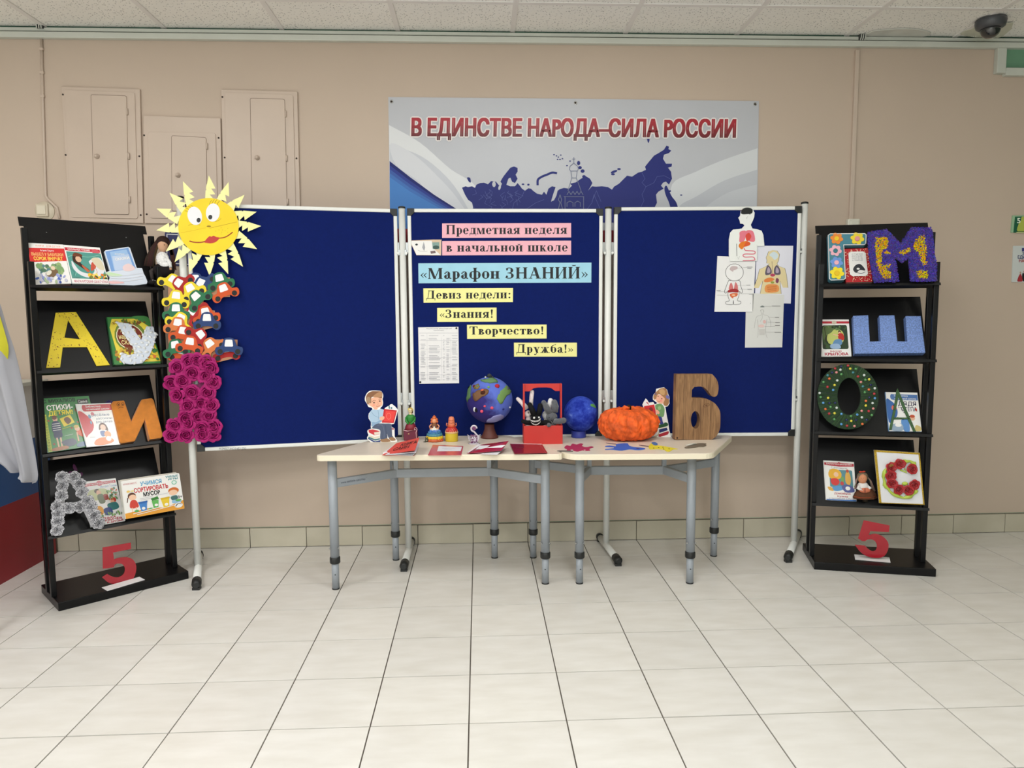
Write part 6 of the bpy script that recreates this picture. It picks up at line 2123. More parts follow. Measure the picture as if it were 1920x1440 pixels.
# shaped light blue book of tales
F = P0.at(*Z7(1500, 500), .0012)
t = thing('shaped_book', 'pale blue die-cut book of tales over a printed white pile of books', 'book', F)
sh = [(1222, 235), (1240, 215), (1555, 168), (1580, 185), (1672, 460), (1745, 462), (1760, 510), (1770, 540), (1790, 575), (1820, 650), (1812, 680), (1640, 702), (1300, 690), (1282, 640), (1300, 590), (1245, 520), (1300, 500)]
ext('front_cover', sh, F, 0, .010, mat('pale_blue_gloss', (214, 222, 234), .15, coat=.6), t, Z7)
art([('p', (120, 160, 214), [(1235, 232), (1555, 182), (1660, 465), (1320, 510)]), ('p', (156, 190, 228), [(1300, 240), (1530, 205), (1630, 460), (1360, 490)]), ('p', (188, 206, 232), [(1330, 300), (1560, 270), (1630, 465), (1370, 500)]), ('s', (232, 206, 206), [(1480, 440), (1560, 400), (1650, 460), (1600, 500), (1500, 500)]),
     ('t', WHT, 'Волшебные', (1370, 258, 1500, 276), .02), ('t', WHT, 'СКАЗКИ', [(1370, 325), (1560, 305), (1570, 335), (1380, 358)], .05), ('s', (196, 224, 180), [(1260, 520), (1400, 540), (1480, 570), (1300, 575)]), ('s', (236, 190, 190), [(1290, 640), (1420, 640), (1500, 670), (1310, 680)])]
    + [('ls', (214, 214, 220), 6, [(1300, y), (1500, y + 8), (1760, y - 30)]) for y in (560, 600, 640)], F, t, 'cover_print', .010, Z7, m=MATS['gloss_print'])


# ---- extruded letters on the racks
def letter(label, pf, V, pts, th, m, holes=(), lift=.0015, bevel=.001, name='display_letter', seat=True):
    q_ = V(*pts[0])
    F = pf.at(*q_, lift)
    t = thing(name, label, 'letter', F)
    ext('letter_body', pts, F, 0, th, m, t, V, holes, bevel)
    return t, F


t, F = letter('flat yellow letter А dotted with small brown sequins', P1_, Z1, [(470, 928), (642, 923), (928, 1370), (815, 1378), (735, 1218), (530, 1220), (508, 1390), (390, 1395)], .004,
              mat('yellow_card', (236, 210, 42), .5, noise=.03), holes=[[(575, 992), (676, 1152), (544, 1138)]])
mb = MB().setc((120, 62, 30))
random.seed(77)


def inside(p_, poly):
    x, y = p_
    c = False
    for i in range(len(poly)):
        (x1, y1), (x2, y2) = poly[i - 1], poly[i]
        if (y1 > y) != (y2 > y) and x < (x2 - x1) * (y - y1) / (y2 - y1) + x1:
            c = not c
    return c


Ap = [(475, 935), (638, 930), (918, 1362), (822, 1370), (742, 1210), (525, 1212), (500, 1382), (400, 1388)]
Ah = [(575, 985), (682, 1158), (538, 1144)]
n_ = 0
while n_ < 150:
    x, y = U(390, 925), U(925, 1390)
    if n_ > 100 and not (y < 965 or (1200 < y < 1222)):
        continue
    if inside((x, y), Ap) and not inside((x, y), Ah):
        a, b = F.uv(*Z1(x, y), .004)
        r_ = U(.0006, .0014) if n_ % 3 else U(.0016, .0024)
        mb.setc(((120, 62, 30), (150, 80, 30), (90, 50, 40))[n_ % 3]).prism(ell(a, b, r_, r_, 0, 8), .004, .0046)
        n_ += 1
o = mb.build('sequins', MATS['paint'], t)
o['kind'] = 'stuff'

book('green and yellow book of tales with a brown oval title, behind the shell letter', P1_, Z1, [(905, 966), (1243, 962), (1368, 1352), (965, 1368)],
     [('p', (226, 206, 70), [(2, 22), (10, 4), (96, 4), (98, 96), (12, 96)]), ('s', (70, 130, 70), [(60, 0), (100, 0), (100, 22), (84, 12)]), ('e', (110, 130, 50), 48, 42, 38, 34), ('e', (232, 224, 190), 46, 42, 32, 28), ('e', (118, 44, 26), 46, 42, 30, 26)]
     + blobs(40, [(120, 70, 34), (214, 176, 60), (150, 110, 40), (190, 140, 50)], 8, 60, 64, 92, 2, 5) + blobs(30, [(120, 80, 40), (90, 110, 40), (206, 180, 60)], 10, 90, 6, 16, 2, 4)
     + blobs(20, [(60, 120, 60), (206, 110, 50), (226, 190, 50)], 60, 96, 70, 95, 2, 6)
     + [('t', (236, 216, 150), 'Лучшие', (26, 24, 62, 32), .03), ('t', (236, 216, 150), 'народные', (20, 37, 70, 46), .03), ('t', (236, 216, 150), 'СКАЗКИ', (24, 50, 66, 58), .03)], .016, (60, 126, 62), (40, 110, 60))
UP = [(980, 1006), (1030, 1012), (1090, 1020), (1192, 1158), (1236, 1042), (1305, 1045), (1320, 1110), (1300, 1200), (1262, 1290), (1200, 1355), (1100, 1364), (1040, 1352), (1012, 1325), (1028, 1262), (1085, 1286), (1140, 1272), (1120, 1210), (1040, 1100)]
t, F = letter('letter У covered with white seashells, leaning on the green book', P1_, Z1, UP, .006, mat('shell_card', (206, 214, 226), .5), lift=.0190, name='shell_letter')
SH = mat('shell_white', (222, 224, 224), .3, noise=.12, nscale=60, bump=.4, bscale=300, coat=.3)
n_ = 0
mss = []
for k in range(3):
    mb = MB()
    vs, fs = [], []
    NR, NC = 6, 15
    for i in range(NR):
        g = i / (NR - 1)
        for j in range(NC):
            h = j / (NC - 1) * 2 - 1
            a = h * (1.0 + .15 * k)
            rad = g * (1 + .03 * math.cos(j * PI))
            vs.append((rad * math.sin(a), rad * math.cos(a) - .5, .5 * math.sin(g * PI * .75 + .35) * (1 - .5 * h * h) + .03 * math.cos(j * PI) * g))
    for i in range(NR - 1):
        for j in range(NC - 1):
            q_ = i * NC + j
            fs.append((q_, q_ + 1, q_ + NC + 1, q_ + NC))
    mss.append(mb.add([(x, y, z - .1) for x, y, z in vs], fs, True).mesh('shell', SH))
placed = []
tries = 0
while len(placed) < 46 and tries < 4000:
    tries += 1
    x, y = U(980, 1320), U(1006, 1364)
    mnd = 36 if tries < 2500 else 28
    if inside((x, y), UP) and all((x - q_[0]) ** 2 + (y - q_[1]) ** 2 > mnd * mnd for q_ in placed):
        placed.append((x, y))
        a, b = F.uv(*Z1(x, y), .006)
        r_ = U(.0085, .0125)
        o = bpy.data.objects.new('seashell', mss[len(placed) % 3])
        col.objects.link(o)
        o.parent = t
        o.matrix_local = Matrix.Translation((a, b, .0062)) @ Matrix.Rotation(U(0, 6.28), 4, 'Z') @ Matrix.Diagonal((r_, r_ * 1.1, r_ * .8, 1))

# third shelf
book('green book of poems for children with a boy in a striped shirt', P2_, Z2, [(342, 304), (748, 280), (860, 690), (402, 760)],
     [('p', (206, 214, 60), [(0, 30), (7, 30), (9, 99), (2, 99)]), ('t', (24, 50, 34), 'С. МИХАЛКОВ', (4, 3, 70, 9), .05), ('t', (250, 246, 240), 'СТИХИ-', (10, 14, 62, 23), .05), ('t', (244, 226, 60), 'ДЕТЯМ!', (12, 25, 60, 33), .05),
      ('p', (30, 34, 30), [(74, 6), (96, 5), (96, 15), (74, 16)]), ('t', WHT, 'Самые', (76, 8, 94, 13), .02), ('e', (120, 90, 60), 74, 26, 10, 5), ('p', (232, 206, 50), [(32, 40), (54, 34), (60, 50), (38, 56)]), ('s', (110, 74, 50), [(40, 42), (48, 38), (54, 46), (46, 52)]),
      ('e', (226, 180, 150), 23, 40, 5, 5), ('e', (120, 70, 50), 22, 37, 5, 4), ('s', (44, 56, 90), [(16, 46), (30, 46), (32, 66), (16, 66)]), ('s', (30, 40, 80), [(17, 66), (32, 66), (30, 76), (18, 76)]), ('l', (226, 190, 160), 3, [(21, 76), (22, 92)]), ('l', (226, 190, 160), 3, [(28, 76), (28, 92)]),
      ('s', (176, 110, 60), [(10, 94), (36, 92), (38, 98), (12, 99)]), ('s', (206, 90, 40), [(60, 66), (78, 64), (84, 80), (66, 78)]), ('e', (226, 180, 150), 62, 62, 5, 5), ('e', (206, 176, 90), 61, 58, 5, 3), ('l', (226, 180, 150), 2.4, [(60, 70), (60, 86)]), ('s', (60, 66, 90), [(28, 84), (50, 80), (56, 90), (40, 94)]), ('s', (80, 110, 140), [(56, 92), (74, 88), (78, 96), (58, 98)])]
     + [('l', WHT, 1, [(16, y), (31, y - .5)]) for y in (49, 53, 57, 61)] + [('e', (190, 70, 50), x, y, 2, 1.4, 30) for x, y in ((10, 42), (34, 32), (66, 50), (52, 60), (14, 86))]
     + [('l', (40, 100, 50), .6, [(1 + (y % 2) * 2, y), (7, y + 2)]) for y in range(32, 98, 3)] + [('l', (214, 224, 80), .9, [(34, 60), (50, 57)]), ('l', (214, 224, 214), .8, [(36, 74), (52, 72)])], .012, (58, 134, 66), (44, 116, 58))
book('white book with a red half circle and a seated girl, overlapping the green poems', P2_, Z2, [(640, 350), (935, 340), (1015, 690), (735, 712)],
     [('p', (190, 44, 50), [(16, 3), (98, 2), (98, 17), (20, 18)]), ('e', (190, 44, 50), 20, 10, 6, 7.5), ('t', WHT, 'Библиотека', (26, 4.5, 68, 9), .02), ('t', WHT, 'начальной школы', (26, 11, 92, 15), .02), ('s', (196, 44, 48), [(0, 18), (24, 28), (36, 46), (30, 62), (14, 72), (4, 74)]),
      ('t', (84, 100, 130), 'Весёлые', (36, 24, 88, 30), .0), ('t', (84, 100, 130), 'рассказы', (48, 33, 94, 38), .0), ('t', (84, 100, 130), 'для детей', (44, 41, 92, 46), .0), ('e', (196, 110, 120), 40, 24, 5, 4), ('e', (110, 150, 180), 30, 30, 4, 5), ('e', (110, 150, 180), 30, 44, 3, 4),
      ('s', (90, 58, 44), [(48, 62), (52, 50), (62, 46), (72, 52), (74, 66), (60, 60)]), ('e', (234, 190, 166), 61, 57, 8, 7), ('s', (90, 110, 160), [(50, 66), (64, 66), (66, 76), (52, 78)]), ('e', (214, 150, 100), 70, 74, 10, 8), ('s', (222, 120, 40), [(24, 94), (34, 84), (56, 80), (80, 84), (82, 92), (60, 97), (36, 98)]),
      ('e', (234, 226, 220), 70, 84, 8, 6), ('l', (150, 150, 150), .7, [(16, 78), (32, 78)])], .010, WHT, (228, 226, 226), lift=.0145)
t, F = letter('thick orange plush letter И with a small drawn face', P2_, Z2, [(938, 345), (955, 325), (1050, 318), (1110, 495), (1195, 310), (1285, 298), (1300, 318), (1378, 615), (1362, 635), (1265, 648), (1225, 478), (1140, 662), (1025, 682), (1012, 668)], .036,
              mat('orange_felt', (212, 130, 48), .95, noise=.1, nscale=40, bump=.9, bscale=500, sheen=.3), bevel=.004)
t.location += P2_.N * .0
art([('ls', (60, 36, 20), 3, ell(998, 352, 12, 14, 0, 12) + [(1010, 352)]), ('ls', (60, 36, 20), 3, ell(1036, 350, 11, 13, 0, 12) + [(1047, 350)]), ('e', (40, 26, 16), 1000, 355, 4, 5), ('e', (40, 26, 16), 1036, 354, 4, 5), ('ls', (60, 36, 20), 3, [(1000, 385), (1018, 374), (1040, 380)])], F, t, 'drawn_face', .0362, Z2)
# purple yarn flower behind
F = P2_.at(*Z2(925, 345), .002)
t = thing('yarn_flower', 'purple fluffy flower peeping out behind the white book', 'decoration', F)
mb = MB().setc((66, 50, 118))
for k in range(60):
    a = U(0, 2 * PI)
    r_ = U(.2, 1) * .020
    mb.setc((U(50, 86), U(40, 62), U(100, 150))).tube([(0, 0, .002), (r_ * math.cos(a) * .7, r_ * math.sin(a) * .5, U(.003, .009)), (r_ * 1.2 * math.cos(a), r_ * .7 * math.sin(a), U(.002, .008))], .0012, 5)
o = mb.build('yarn_loops', MATS['matte'], t)
o['kind'] = 'stuff'
MB().setc((120, 100, 60)).ball((0, 0, .006), .004).build('flower_centre', MATS['matte'], t)

# fourth shelf
book('white children\'s book with playing friends, behind the grey rose letter', P3_, Z3, [(690, 288), (975, 254), (1058, 615), (770, 668)],
     [('p', (190, 50, 60), [(4, 5), (98, 4), (98, 10), (4, 11)]), ('e', (206, 90, 100), 50, 7, 9, 6), ('t', WHT, 'ШКОЛЬНАЯ БИБЛИОТЕКА', (8, 6.5, 94, 9), .0), ('t', (110, 150, 190), 'Михаил Томин', (50, 13, 98, 18), .0), ('s', (196, 200, 150), [(10, 22), (60, 20), (70, 34), (40, 44), (12, 40)]),
      ('e', (90, 60, 50), 38, 24, 8, 5), ('e', (230, 180, 150), 42, 28, 7, 6), ('s', (110, 120, 90), [(36, 34), (52, 32), (56, 50), (40, 52)]), ('s', (160, 70, 60), [(54, 34), (66, 34), (66, 44), (56, 46)]), ('e', (230, 180, 150), 22, 50, 7, 6), ('e', (80, 50, 40), 20, 46, 7, 4), ('s', (100, 140, 190), [(14, 56), (30, 56), (34, 68), (16, 70)]),
      ('e', (190, 60, 50), 80, 48, 8, 6), ('e', (230, 180, 150), 76, 52, 6, 5), ('s', (60, 120, 120), [(60, 56), (86, 54), (90, 68), (64, 70)]), ('e', (226, 160, 50), 34, 68, 12, 11), ('ls', (90, 50, 40), 1.5, [(28, 62), (40, 76)]), ('s', (50, 70, 130), [(46, 66), (66, 64), (70, 78), (50, 80)]), ('t', (176, 40, 60), 'ЕНЬКА', (38, 84, 76, 88), .05),
      ('t', (176, 40, 60), 'УКВИЧЁВ', (34, 89, 92, 93), .05), ('t', (176, 40, 60), 'И ДРУЗЬЯ', (48, 94.5, 94, 98), .05)]
     + blobs(34, [(90, 140, 90), (60, 110, 70), (150, 180, 120), (206, 120, 70)], 66, 96, 22, 48, 1.5, 4) + blobs(16, [(120, 160, 90), (110, 130, 110)], 30, 96, 76, 82, 1.5, 4), .009)
book('wide white game box about sorting rubbish with blue, green and yellow bins', rl.fr[3], Z3, [(1020, 280), (1512, 210), (1557, 510), (1062, 600)],
     [('p', (230, 160, 60), [(0, 86), (40, 82), (70, 88), (100, 76), (100, 100), (0, 100)]), ('t', (110, 170, 206), 'УЧИМСЯ', (32, 10, 68, 20), .06), ('t', (200, 60, 70), 'СОРТИРОВАТЬ', (20, 25, 78, 36), .05), ('t', (36, 36, 44), 'МУСОР', (35, 39, 63, 49), .06),
      ('t', (196, 80, 90), 'ИГРАЕМ ВМЕСТЕ', (3, 8, 26, 12), .0), ('t', (60, 140, 150), 'УМНЫЕ', (76, 4, 97, 9), .04), ('t', (60, 140, 150), 'ИГРЫ', (80, 11, 96, 16), .04), ('e', (120, 190, 160), 89, 24, 4.5, 6), ('e', (226, 236, 230), 89, 24, 3, 4),
      ('e', (96, 62, 50), 15, 43, 7, 9), ('e', (242, 200, 170), 16, 47, 6.5, 7.5), ('s', (206, 70, 60), [(12, 56), (21, 56), (24, 74), (10, 74)]), ('l', (242, 200, 170), 1.6, [(13, 74), (13, 84)]), ('l', (242, 200, 170), 1.6, [(20, 74), (20, 84)]), ('l', (96, 62, 50), 1.5, [(8, 46), (6, 58)]),
      ('e', (206, 110, 50), 86, 46, 9, 9), ('e', (242, 200, 170), 85, 51, 7.5, 7.5), ('s', (70, 110, 110), [(80, 62), (90, 60), (91, 70), (82, 72)]), ('s', (150, 190, 220), [(82, 72), (96, 74), (94, 82), (82, 80)]),
      ('p', (70, 130, 200), [(25, 66), (39, 66), (37, 88), (28, 88)]), ('p', (50, 100, 170), [(24, 62), (40, 61), (40, 66), (25, 67)]), ('e', WHT, 32, 80, 3, 4), ('p', (100, 180, 90), [(47, 64), (59, 64), (57, 84), (49, 84)]), ('p', (60, 130, 60), [(46, 58), (58, 54), (60, 62), (48, 64)]), ('e', WHT, 54, 77, 3, 3.6),
      ('p', (232, 200, 60), [(63, 66), (77, 65), (75, 88), (66, 88)]), ('p', (214, 176, 50), [(62, 61), (78, 60), (78, 65), (63, 66)]), ('e', WHT, 71, 80, 3, 4), ('e', (100, 170, 90), 20, 84, 4, 3), ('e', (100, 170, 90), 44, 85, 4, 3), ('e', (100, 170, 90), 92, 74, 5, 3), ('t', (60, 60, 70), '3+', (92, 62, 99, 69), .03),
      ('l', WHT, 2, [(14, 90), (60, 84)]), ('l', WHT, 1.6, [(20, 94), (84, 86)]), ('e', WHT, 91, 88, 7, 7), ('ls', (40, 36, 34), 1.6, [(86, 90), (90, 84), (96, 86)]), ('e', (236, 200, 110), 10, 30, 3, 3), ('e', (236, 220, 150), 17, 30, 3, 2), ('l', (190, 190, 196), 1, [(28, 54), (50, 52)]), ('l', (190, 190, 196), 1, [(54, 52), (76, 50)]), ('l', (190, 190, 196), 1, [(30, 58), (50, 56)])],
     .034, (240, 238, 234), (230, 226, 216), rnd=.008, name='game_box')

NP = mat('newsprint', (206, 206, 210), .85, spec=.2)
nt = NP.node_tree
bs = nt.nodes['Principled BSDF']
tc = nt.nodes.new('ShaderNodeTexCoord')
n = nt.nodes.new('ShaderNodeTexNoise')
n.inputs['Scale'].default_value = 7
n.inputs['Detail'].default_value = 5
n.inputs['Roughness'].default_value = .7
nt.links.new(tc.outputs['Object'], n.inputs['Vector'])
cr = nt.nodes.new('ShaderNodeValToRGB')
e = cr.color_ramp.elements
e[0].position = .44
e[0].color = lin((70, 70, 78))
e[1].position = .52
e[1].color = lin((214, 213, 218))
nt.links.new(n.outputs['Fac'], cr.inputs[0])
nt.links.new(cr.outputs[0], bs.inputs['Base Color'])
pts = [(520, 240), (520, 318), (516, 398), (480, 490), (490, 552), (486, 615), (480, 690), (578, 505), (668, 495), (735, 445), (620, 240), (665, 300), (688, 372), (765, 490), (795, 568), (828, 632)]
F = rl.fr[3].at(*Z3(600, 470), .006)
t = thing('newspaper_rose_letter', 'letter Д or А of grey newspaper roses on the lowest shelf', 'letter', F)
skl = [[(520, 225), (620, 225), (700, 360), (740, 440), (800, 560), (850, 650), (770, 665), (700, 520), (540, 540), (520, 600), (510, 720), (435, 740), (440, 480), (490, 400)]]
ext('letter_card', skl[0], F, -.004, 0, mat('grey_card', (190, 188, 192), .8), t, Z3, holes=[[(570, 290), (600, 300), (690, 440), (650, 455), (560, 470), (545, 460)]])
random.seed(41)
roses([rose_mesh('newspaper_rose', NP, 6, 5, .6, k, .62) for k in (11, 12, 13)], F, t, Z3, pts, 58, 'paper_rose', .0005)
F = P3_.at(*Z3(655, 200), .0024)
t = thing('butterfly', 'small dark purple butterfly above the newspaper rose letter', 'decoration', F)
PB = mat('butterfly_purple', (92, 34, 84), .6, noise=.1)
for q_ in ([(645, 215), (615, 165), (620, 135), (640, 150), (655, 195)], [(655, 215), (690, 205), (700, 220), (685, 240), (660, 230)], [(640, 200), (600, 195), (580, 205), (610, 225), (640, 220)]):
    ext('wing', smooth(q_, 2), F, .003, .004, PB, t, Z3)
a, b = F.uv(*Z3(650, 212), .005)
MB().tube([(a, b - .012, .005), (a, b + .012, .006)], .002, 6).build('body', PB, t)


# ---- standing 5 on the rack bases
def five(label, r, V, pts, foot, dpt, tilt_=0):
    base = hitz(*V(*foot[0]), .0385)
    # frame: faces the room along the rack
    F = Frame(base + r.v * .012, r.u, Vector((0, 0, 1)))
    t = thing('standing_number', label, 'number', F)
    RD = mat('glossy_red', (166, 22, 40), .18, coat=.6, noise=.04, nscale=6)
    ext('digit', pts, F, -.003, 0, RD, t, V, bevel=.0008)
    Fb = Frame(base, (1, 0, 0), (0, 1, 0))
    mb = MB()
    # the strip lies on the base: positions relative to the digit frame
    c = []
    for q_ in foot:
        h = hitz(*V(*q_), .0395) - F.O
        c.append((h.dot(F.X), h.dot(F.Y), h.dot(F.N)))
    mb.add([(x, y + .001, z) for x, y, z in c] + [(x, y - .0008, z) for x, y, z in c], [(0, 1, 2, 3), (7, 6, 5, 4), (0, 4, 5, 1), (1, 5, 6, 2), (2, 6, 7, 3), (3, 7, 4, 0)])
    mb.build('foot_strip', PAPER, t)
    return t


five('glossy red number 5 on the base of the rack with the yellow letter А', rl, Z3,
     [(866, 840), (1104, 798), (1107, 852), (955, 882), (962, 940)] + opensm([(962, 940), (1010, 925), (1075, 922), (1125, 945), (1150, 1000), (1140, 1070), (1110, 1115), (1050, 1145), (980, 1150), (915, 1135), (860, 1090)]) +
     opensm([(905, 1062), (950, 1085), (1000, 1090), (1045, 1060), (1052, 1010), (1030, 980), (990, 975), (968, 985), (962, 1005)]) + [(915, 1015), (868, 1018)],
     [(858, 1178), (905, 1206), (1222, 1112), (1176, 1088)], 0)
five('matt red number 5 on the base of the rack with the blue letter Ш', rr, ZR3,
     [(718, 800), (968, 850), (962, 915), (780, 905), (768, 940)] + opensm([(775, 942), (830, 930), (900, 955), (950, 1010), (955, 1070), (930, 1130), (880, 1160), (800, 1160), (735, 1140), (680, 1100), (630, 1035)]) +
     opensm([(730, 1045), (760, 1075), (800, 1098), (835, 1085), (845, 1040), (825, 1000), (790, 985), (750, 988), (732, 1003)]) + [(700, 1000), (664, 975)],
     [(635, 1178), (976, 1208), (965, 1160), (626, 1130)], 0)

# ---- doll at the end of the top shelf
ZD = Zm(260, 420, 12)
p = P0.at(*ZD(560, 1320), .03).O
F = Frame(p, (1, 0, 0), (0, 0, 1))
t = thing('long_haired_doll', 'rag doll with long dark hair and a white blouse sitting at the shelf end', 'doll', F)


def dq(x, y, c=0):
    a, b = F.uv(*ZD(x, y), c)
    return Vector((a, b, c))


k12 = (p - CAM).length / FPX / 12
HR = (46, 30, 26)
MB().setc((196, 154, 124)).ball(dq(545, 480, .0), (100 * k12, 140 * k12, 85 * k12), 18, 12).build('head', MATS['matte'], t)
mb = MB().setc(HR)
mb.ball(dq(545, 400, -.006), (130 * k12, 120 * k12, 100 * k12), 18, 12)
for k in range(26):
    f = k / 25
    x0 = 470 - 60 * f
    mb.setc((HR[0] + U(-12, 24), HR[1] + U(-8, 14), HR[2] + U(-6, 12)))
    mb.tube([dq(500 - 90 * f, 330 + 40 * f, -.002), dq(430 - 130 * f, 480 + 40 * f, .006), dq(360 - 190 * f, 720 + 60 * f, .010), dq(330 - 200 * f, 960 - 20 * f, .008)], [.0045, .005, .005, .0035], 6)
for k in range(12):
    f = k / 11
    mb.tube([dq(600 + 40 * f, 330, -.004), dq(680 + 40 * f, 460, -.004), dq(730 + 60 * f, 700, -.004), dq(760 + 80 * f, 960 + 100 * R(), -.004)], [.004, .0045, .0045, .002], 6)
mb.build('hair', MATS['matte'], t)
mb = MB().setc((226, 224, 222)).ball(dq(540, 790, .004), (125 * k12, 150 * k12, 80 * k12), 16, 10)
mb.ball(dq(580, 920, .010), (100 * k12, 70 * k12, 60 * k12), 12, 8)
mb.tube([dq(620, 760, .006), dq(700, 880, .012), dq(720, 980, .016)], [.008, .009, .006], 10)
mb.tube([dq(470, 780, .006), dq(500, 880, .014), dq(560, 930, .018)], [.008, .008, .006], 10)
mb.build('blouse', MATS['fuzz'], t)
mb = MB().setc((60, 58, 62))
for k in range(34):
    q_ = dq(U(430, 660), U(680, 940), 0)
    mb.ball((q_.x, q_.y, .016 + U(0, .004)), .0011, 6, 4)
o = mb.build('print_dots', MATS['matte'], t)
o['kind'] = 'stuff'
MB().setc((26, 20, 20)).ball(dq(560, 1040, -.002), (220 * k12, 150 * k12, 120 * k12), 16, 10).build('skirt', MATS['matte'], t)
for x0, y0, x1, y1 in ((280, 1060, 310, 1260), (430, 1150, 440, 1300)):
    lg = MB().setc((58, 52, 50)).tube([dq(x0 + 60, y0 - 40, .006), dq(x0, y0, .012), dq(x1, y1, .016)], [.009, .009, .007], 10).build('leg', MATS['matte'], t)
    MB().setc((24, 22, 22)).ball(dq(x1 + 10, y1 + 60, .020), (80 * k12, 62 * k12, 100 * k12), 12, 8).setc((226, 226, 226)).tube([dq(x1 - 55, y1 + 25, .024), dq(x1 + 8, y1 + 5, .030), dq(x1 + 70, y1 + 25, .024)], .0022, 8).build('shoe', MATS['matte'], lg)
MB().setc((190, 148, 120)).ball(dq(720, 1010, .016), .006, 10, 7).build('hand', MATS['matte'], t)
MB().setc((30, 24, 24)).ball(dq(580, 470, 85 * k12), .0022, 8, 6).build('eye', MATS['matte'], t)

# ------------------------------------------------------------------ right rack, top shelf
R0, R1, R2, R3 = rr.pl
GO = [(238, 185), (255, 172), (560, 170), (571, 182), (568, 262), (555, 272), (370, 274), (378, 420), (386, 560), (370, 572), (262, 576), (248, 562)]
t, F = letter('teal block letter Г with felt flowers and white piping', R0, ZR1, GO, .030, mat('teal_felt', (74, 132, 148), .8, noise=.05, bump=.3), bevel=.002, name='flower_letter')
path = [F.uv(*ZR1(*p_), .030) for p_ in [(x + (4 if x < 400 else -4), y + (4 if y < 220 else -3)) for x, y in GO]]
mb = MB()
P3d = [(a, b, .0305) for a, b in path + [path[0]]]
mb.tube(P3d, .0022, 8)
mb.build('white_piping', PAPER, t)
for x, y, r_, cp, cc in ((315, 215, 56, (232, 140, 60), (238, 200, 50)), (492, 215, 60, (240, 216, 60), (222, 150, 150)), (305, 318, 54, (236, 178, 190), (56, 120, 130)), (314, 420, 56, (110, 150, 214), (236, 178, 190)), (318, 510, 62, (238, 216, 50), (228, 190, 40))):
    fo = []
    for k in range(48):
        a = 2 * PI * k / 48
        rr_ = r_ * (.72 + .28 * abs(math.cos(a * 3)))
        fo.append((x + rr_ * math.cos(a + .2), y + rr_ * .9 * math.sin(a + .2)))
    o = ext('felt_flower', fo, F, .0302, .0325, mat('felt_%02x%02x%02x' % cp, cp, .85, noise=.05), t, ZR1)
    ext('flower_centre', ell(x, y, r_ * .36, r_ * .34, 0, 20), F, .0326, .037, mat('feltc_%02x%02x%02x' % cc, cc, .85), o, ZR1, bevel=.001)
book('red book with white dots and a white lettered panel, under the teal letter', R0, ZR1, [(378, 305), (588, 298), (622, 588), (396, 592)],
     [('e', (236, 200, 170), U(3, 97), y + U(-1.5, 1.5), 1.8, 1.3) for y in range(3, 99, 4) for _ in range(7)] + [('p', WHT, [(16, 14), (26, 9), (76, 9), (86, 14), (86, 76), (76, 82), (26, 82), (16, 76)])]
     + [('t', (120, 124, 130), tx_, (30, y, 72, y + 4), .0) for tx_, y in (('СТИХИ', 15), ('РУССКИХ', 21), ('ПОЭТОВ', 27), ('О ПРИРОДЕ', 33))] + [('s', (60, 62, 66), [(30, 62), (40, 50), (58, 46), (72, 56), (76, 66), (56, 64), (40, 72)]), ('e', WHT, 50, 60, 6, 3), ('ls', (70, 70, 74), 1.5, [(36, 70), (60, 74), (76, 70)])], .014, (190, 44, 50), (170, 36, 44))
# tufted letter M
MP = [(580, 170), (735, 145), (860, 270), (955, 130), (1115, 130), (1135, 240), (1140, 330), (1160, 430), (1160, 575), (950, 578), (935, 430), (930, 370), (870, 418), (805, 372), (835, 580), (635, 585), (600, 400)]
t, F = letter('letter М of purple tissue tufts with a yellow tufted centre', rr.fr[0], ZR1, MP, .012, mat('purple_card', (84, 70, 150), .9), name='tufted_letter')
YZ = [[(645, 205), (750, 205), (750, 285), (700, 330), (700, 440), (775, 500), (775, 565), (715, 560), (660, 470), (640, 300)], [(960, 275), (1010, 195), (1062, 185), (1082, 300), (1082, 440), (1055, 455), (1010, 340)], [(990, 490), (1092, 490), (1096, 556), (1010, 556)],
      [(838, 330), (940, 292), (955, 318), (880, 365)], [(715, 320), (780, 325), (770, 350), (720, 345)], [(720, 435), (780, 440), (760, 465), (720, 460)]]
random.seed(51)


def tuft(mb, F, x, y, V, c, cc, s_):
    a, b = F.uv(*V(x, y), c)
    for k in range(4):
        an = U(0, 2 * PI)
        cl = tuple(max(0, min(255, int(v * U(.72, 1.25)))) for v in cc)
        mb.setc(cl)
        dx, dy = math.cos(an), math.sin(an)
        tx_, ty_ = -dy, dx
        r_ = s_ * U(.7, 1.3)
        h = s_ * U(.6, 1.6)
        mb.add([(a, b, c), (a + dx * r_ * .6 + tx_ * r_ * .6, b + dy * r_ * .6 + ty_ * r_ * .6, c + h), (a + dx * r_ * 1.1, b + dy * r_ * 1.1, c + h * .7), (a + dx * r_ * .6 - tx_ * r_ * .6, b + dy * r_ * .6 - ty_ * r_ * .6, c + h)], [(0, 1, 2), (0, 2, 3)], False)


mbp, mby = MB(), MB()
n_ = 0
for gx in range(575, 1175, 11):
    for gy in range(125, 590, 11):
        x, y = gx + U(-5, 5), gy + U(-5, 5)
        if inside((x, y), MP):
            if any(inside((x, y), z_) for z_ in YZ):
                tuft(mby, F, x, y, ZR1, .012, (246, 198, 20), .0042)
            else:
                tuft(mbp, F, x, y, ZR1, .012, (98, 82, 178), .0048)
for k in range(len(MP)):
    p0_, p1_ = Vector(MP[k - 1]), Vector(MP[k])
    m_ = int((p1_ - p0_).length / 9)
    for j in range(m_):
        q_ = p0_.lerp(p1_, j / m_)
        for c_ in (.003, .008):
            tuft(mbp, F, q_.x + U(-4, 4), q_.y + U(-4, 4), ZR1, c_, (92, 76, 168), .0052)
mbp.build('purple_tufts', MATS['matte'], t)['kind'] = 'stuff'
mby.build('yellow_tufts', MATS['matte'], t)['kind'] = 'stuff'

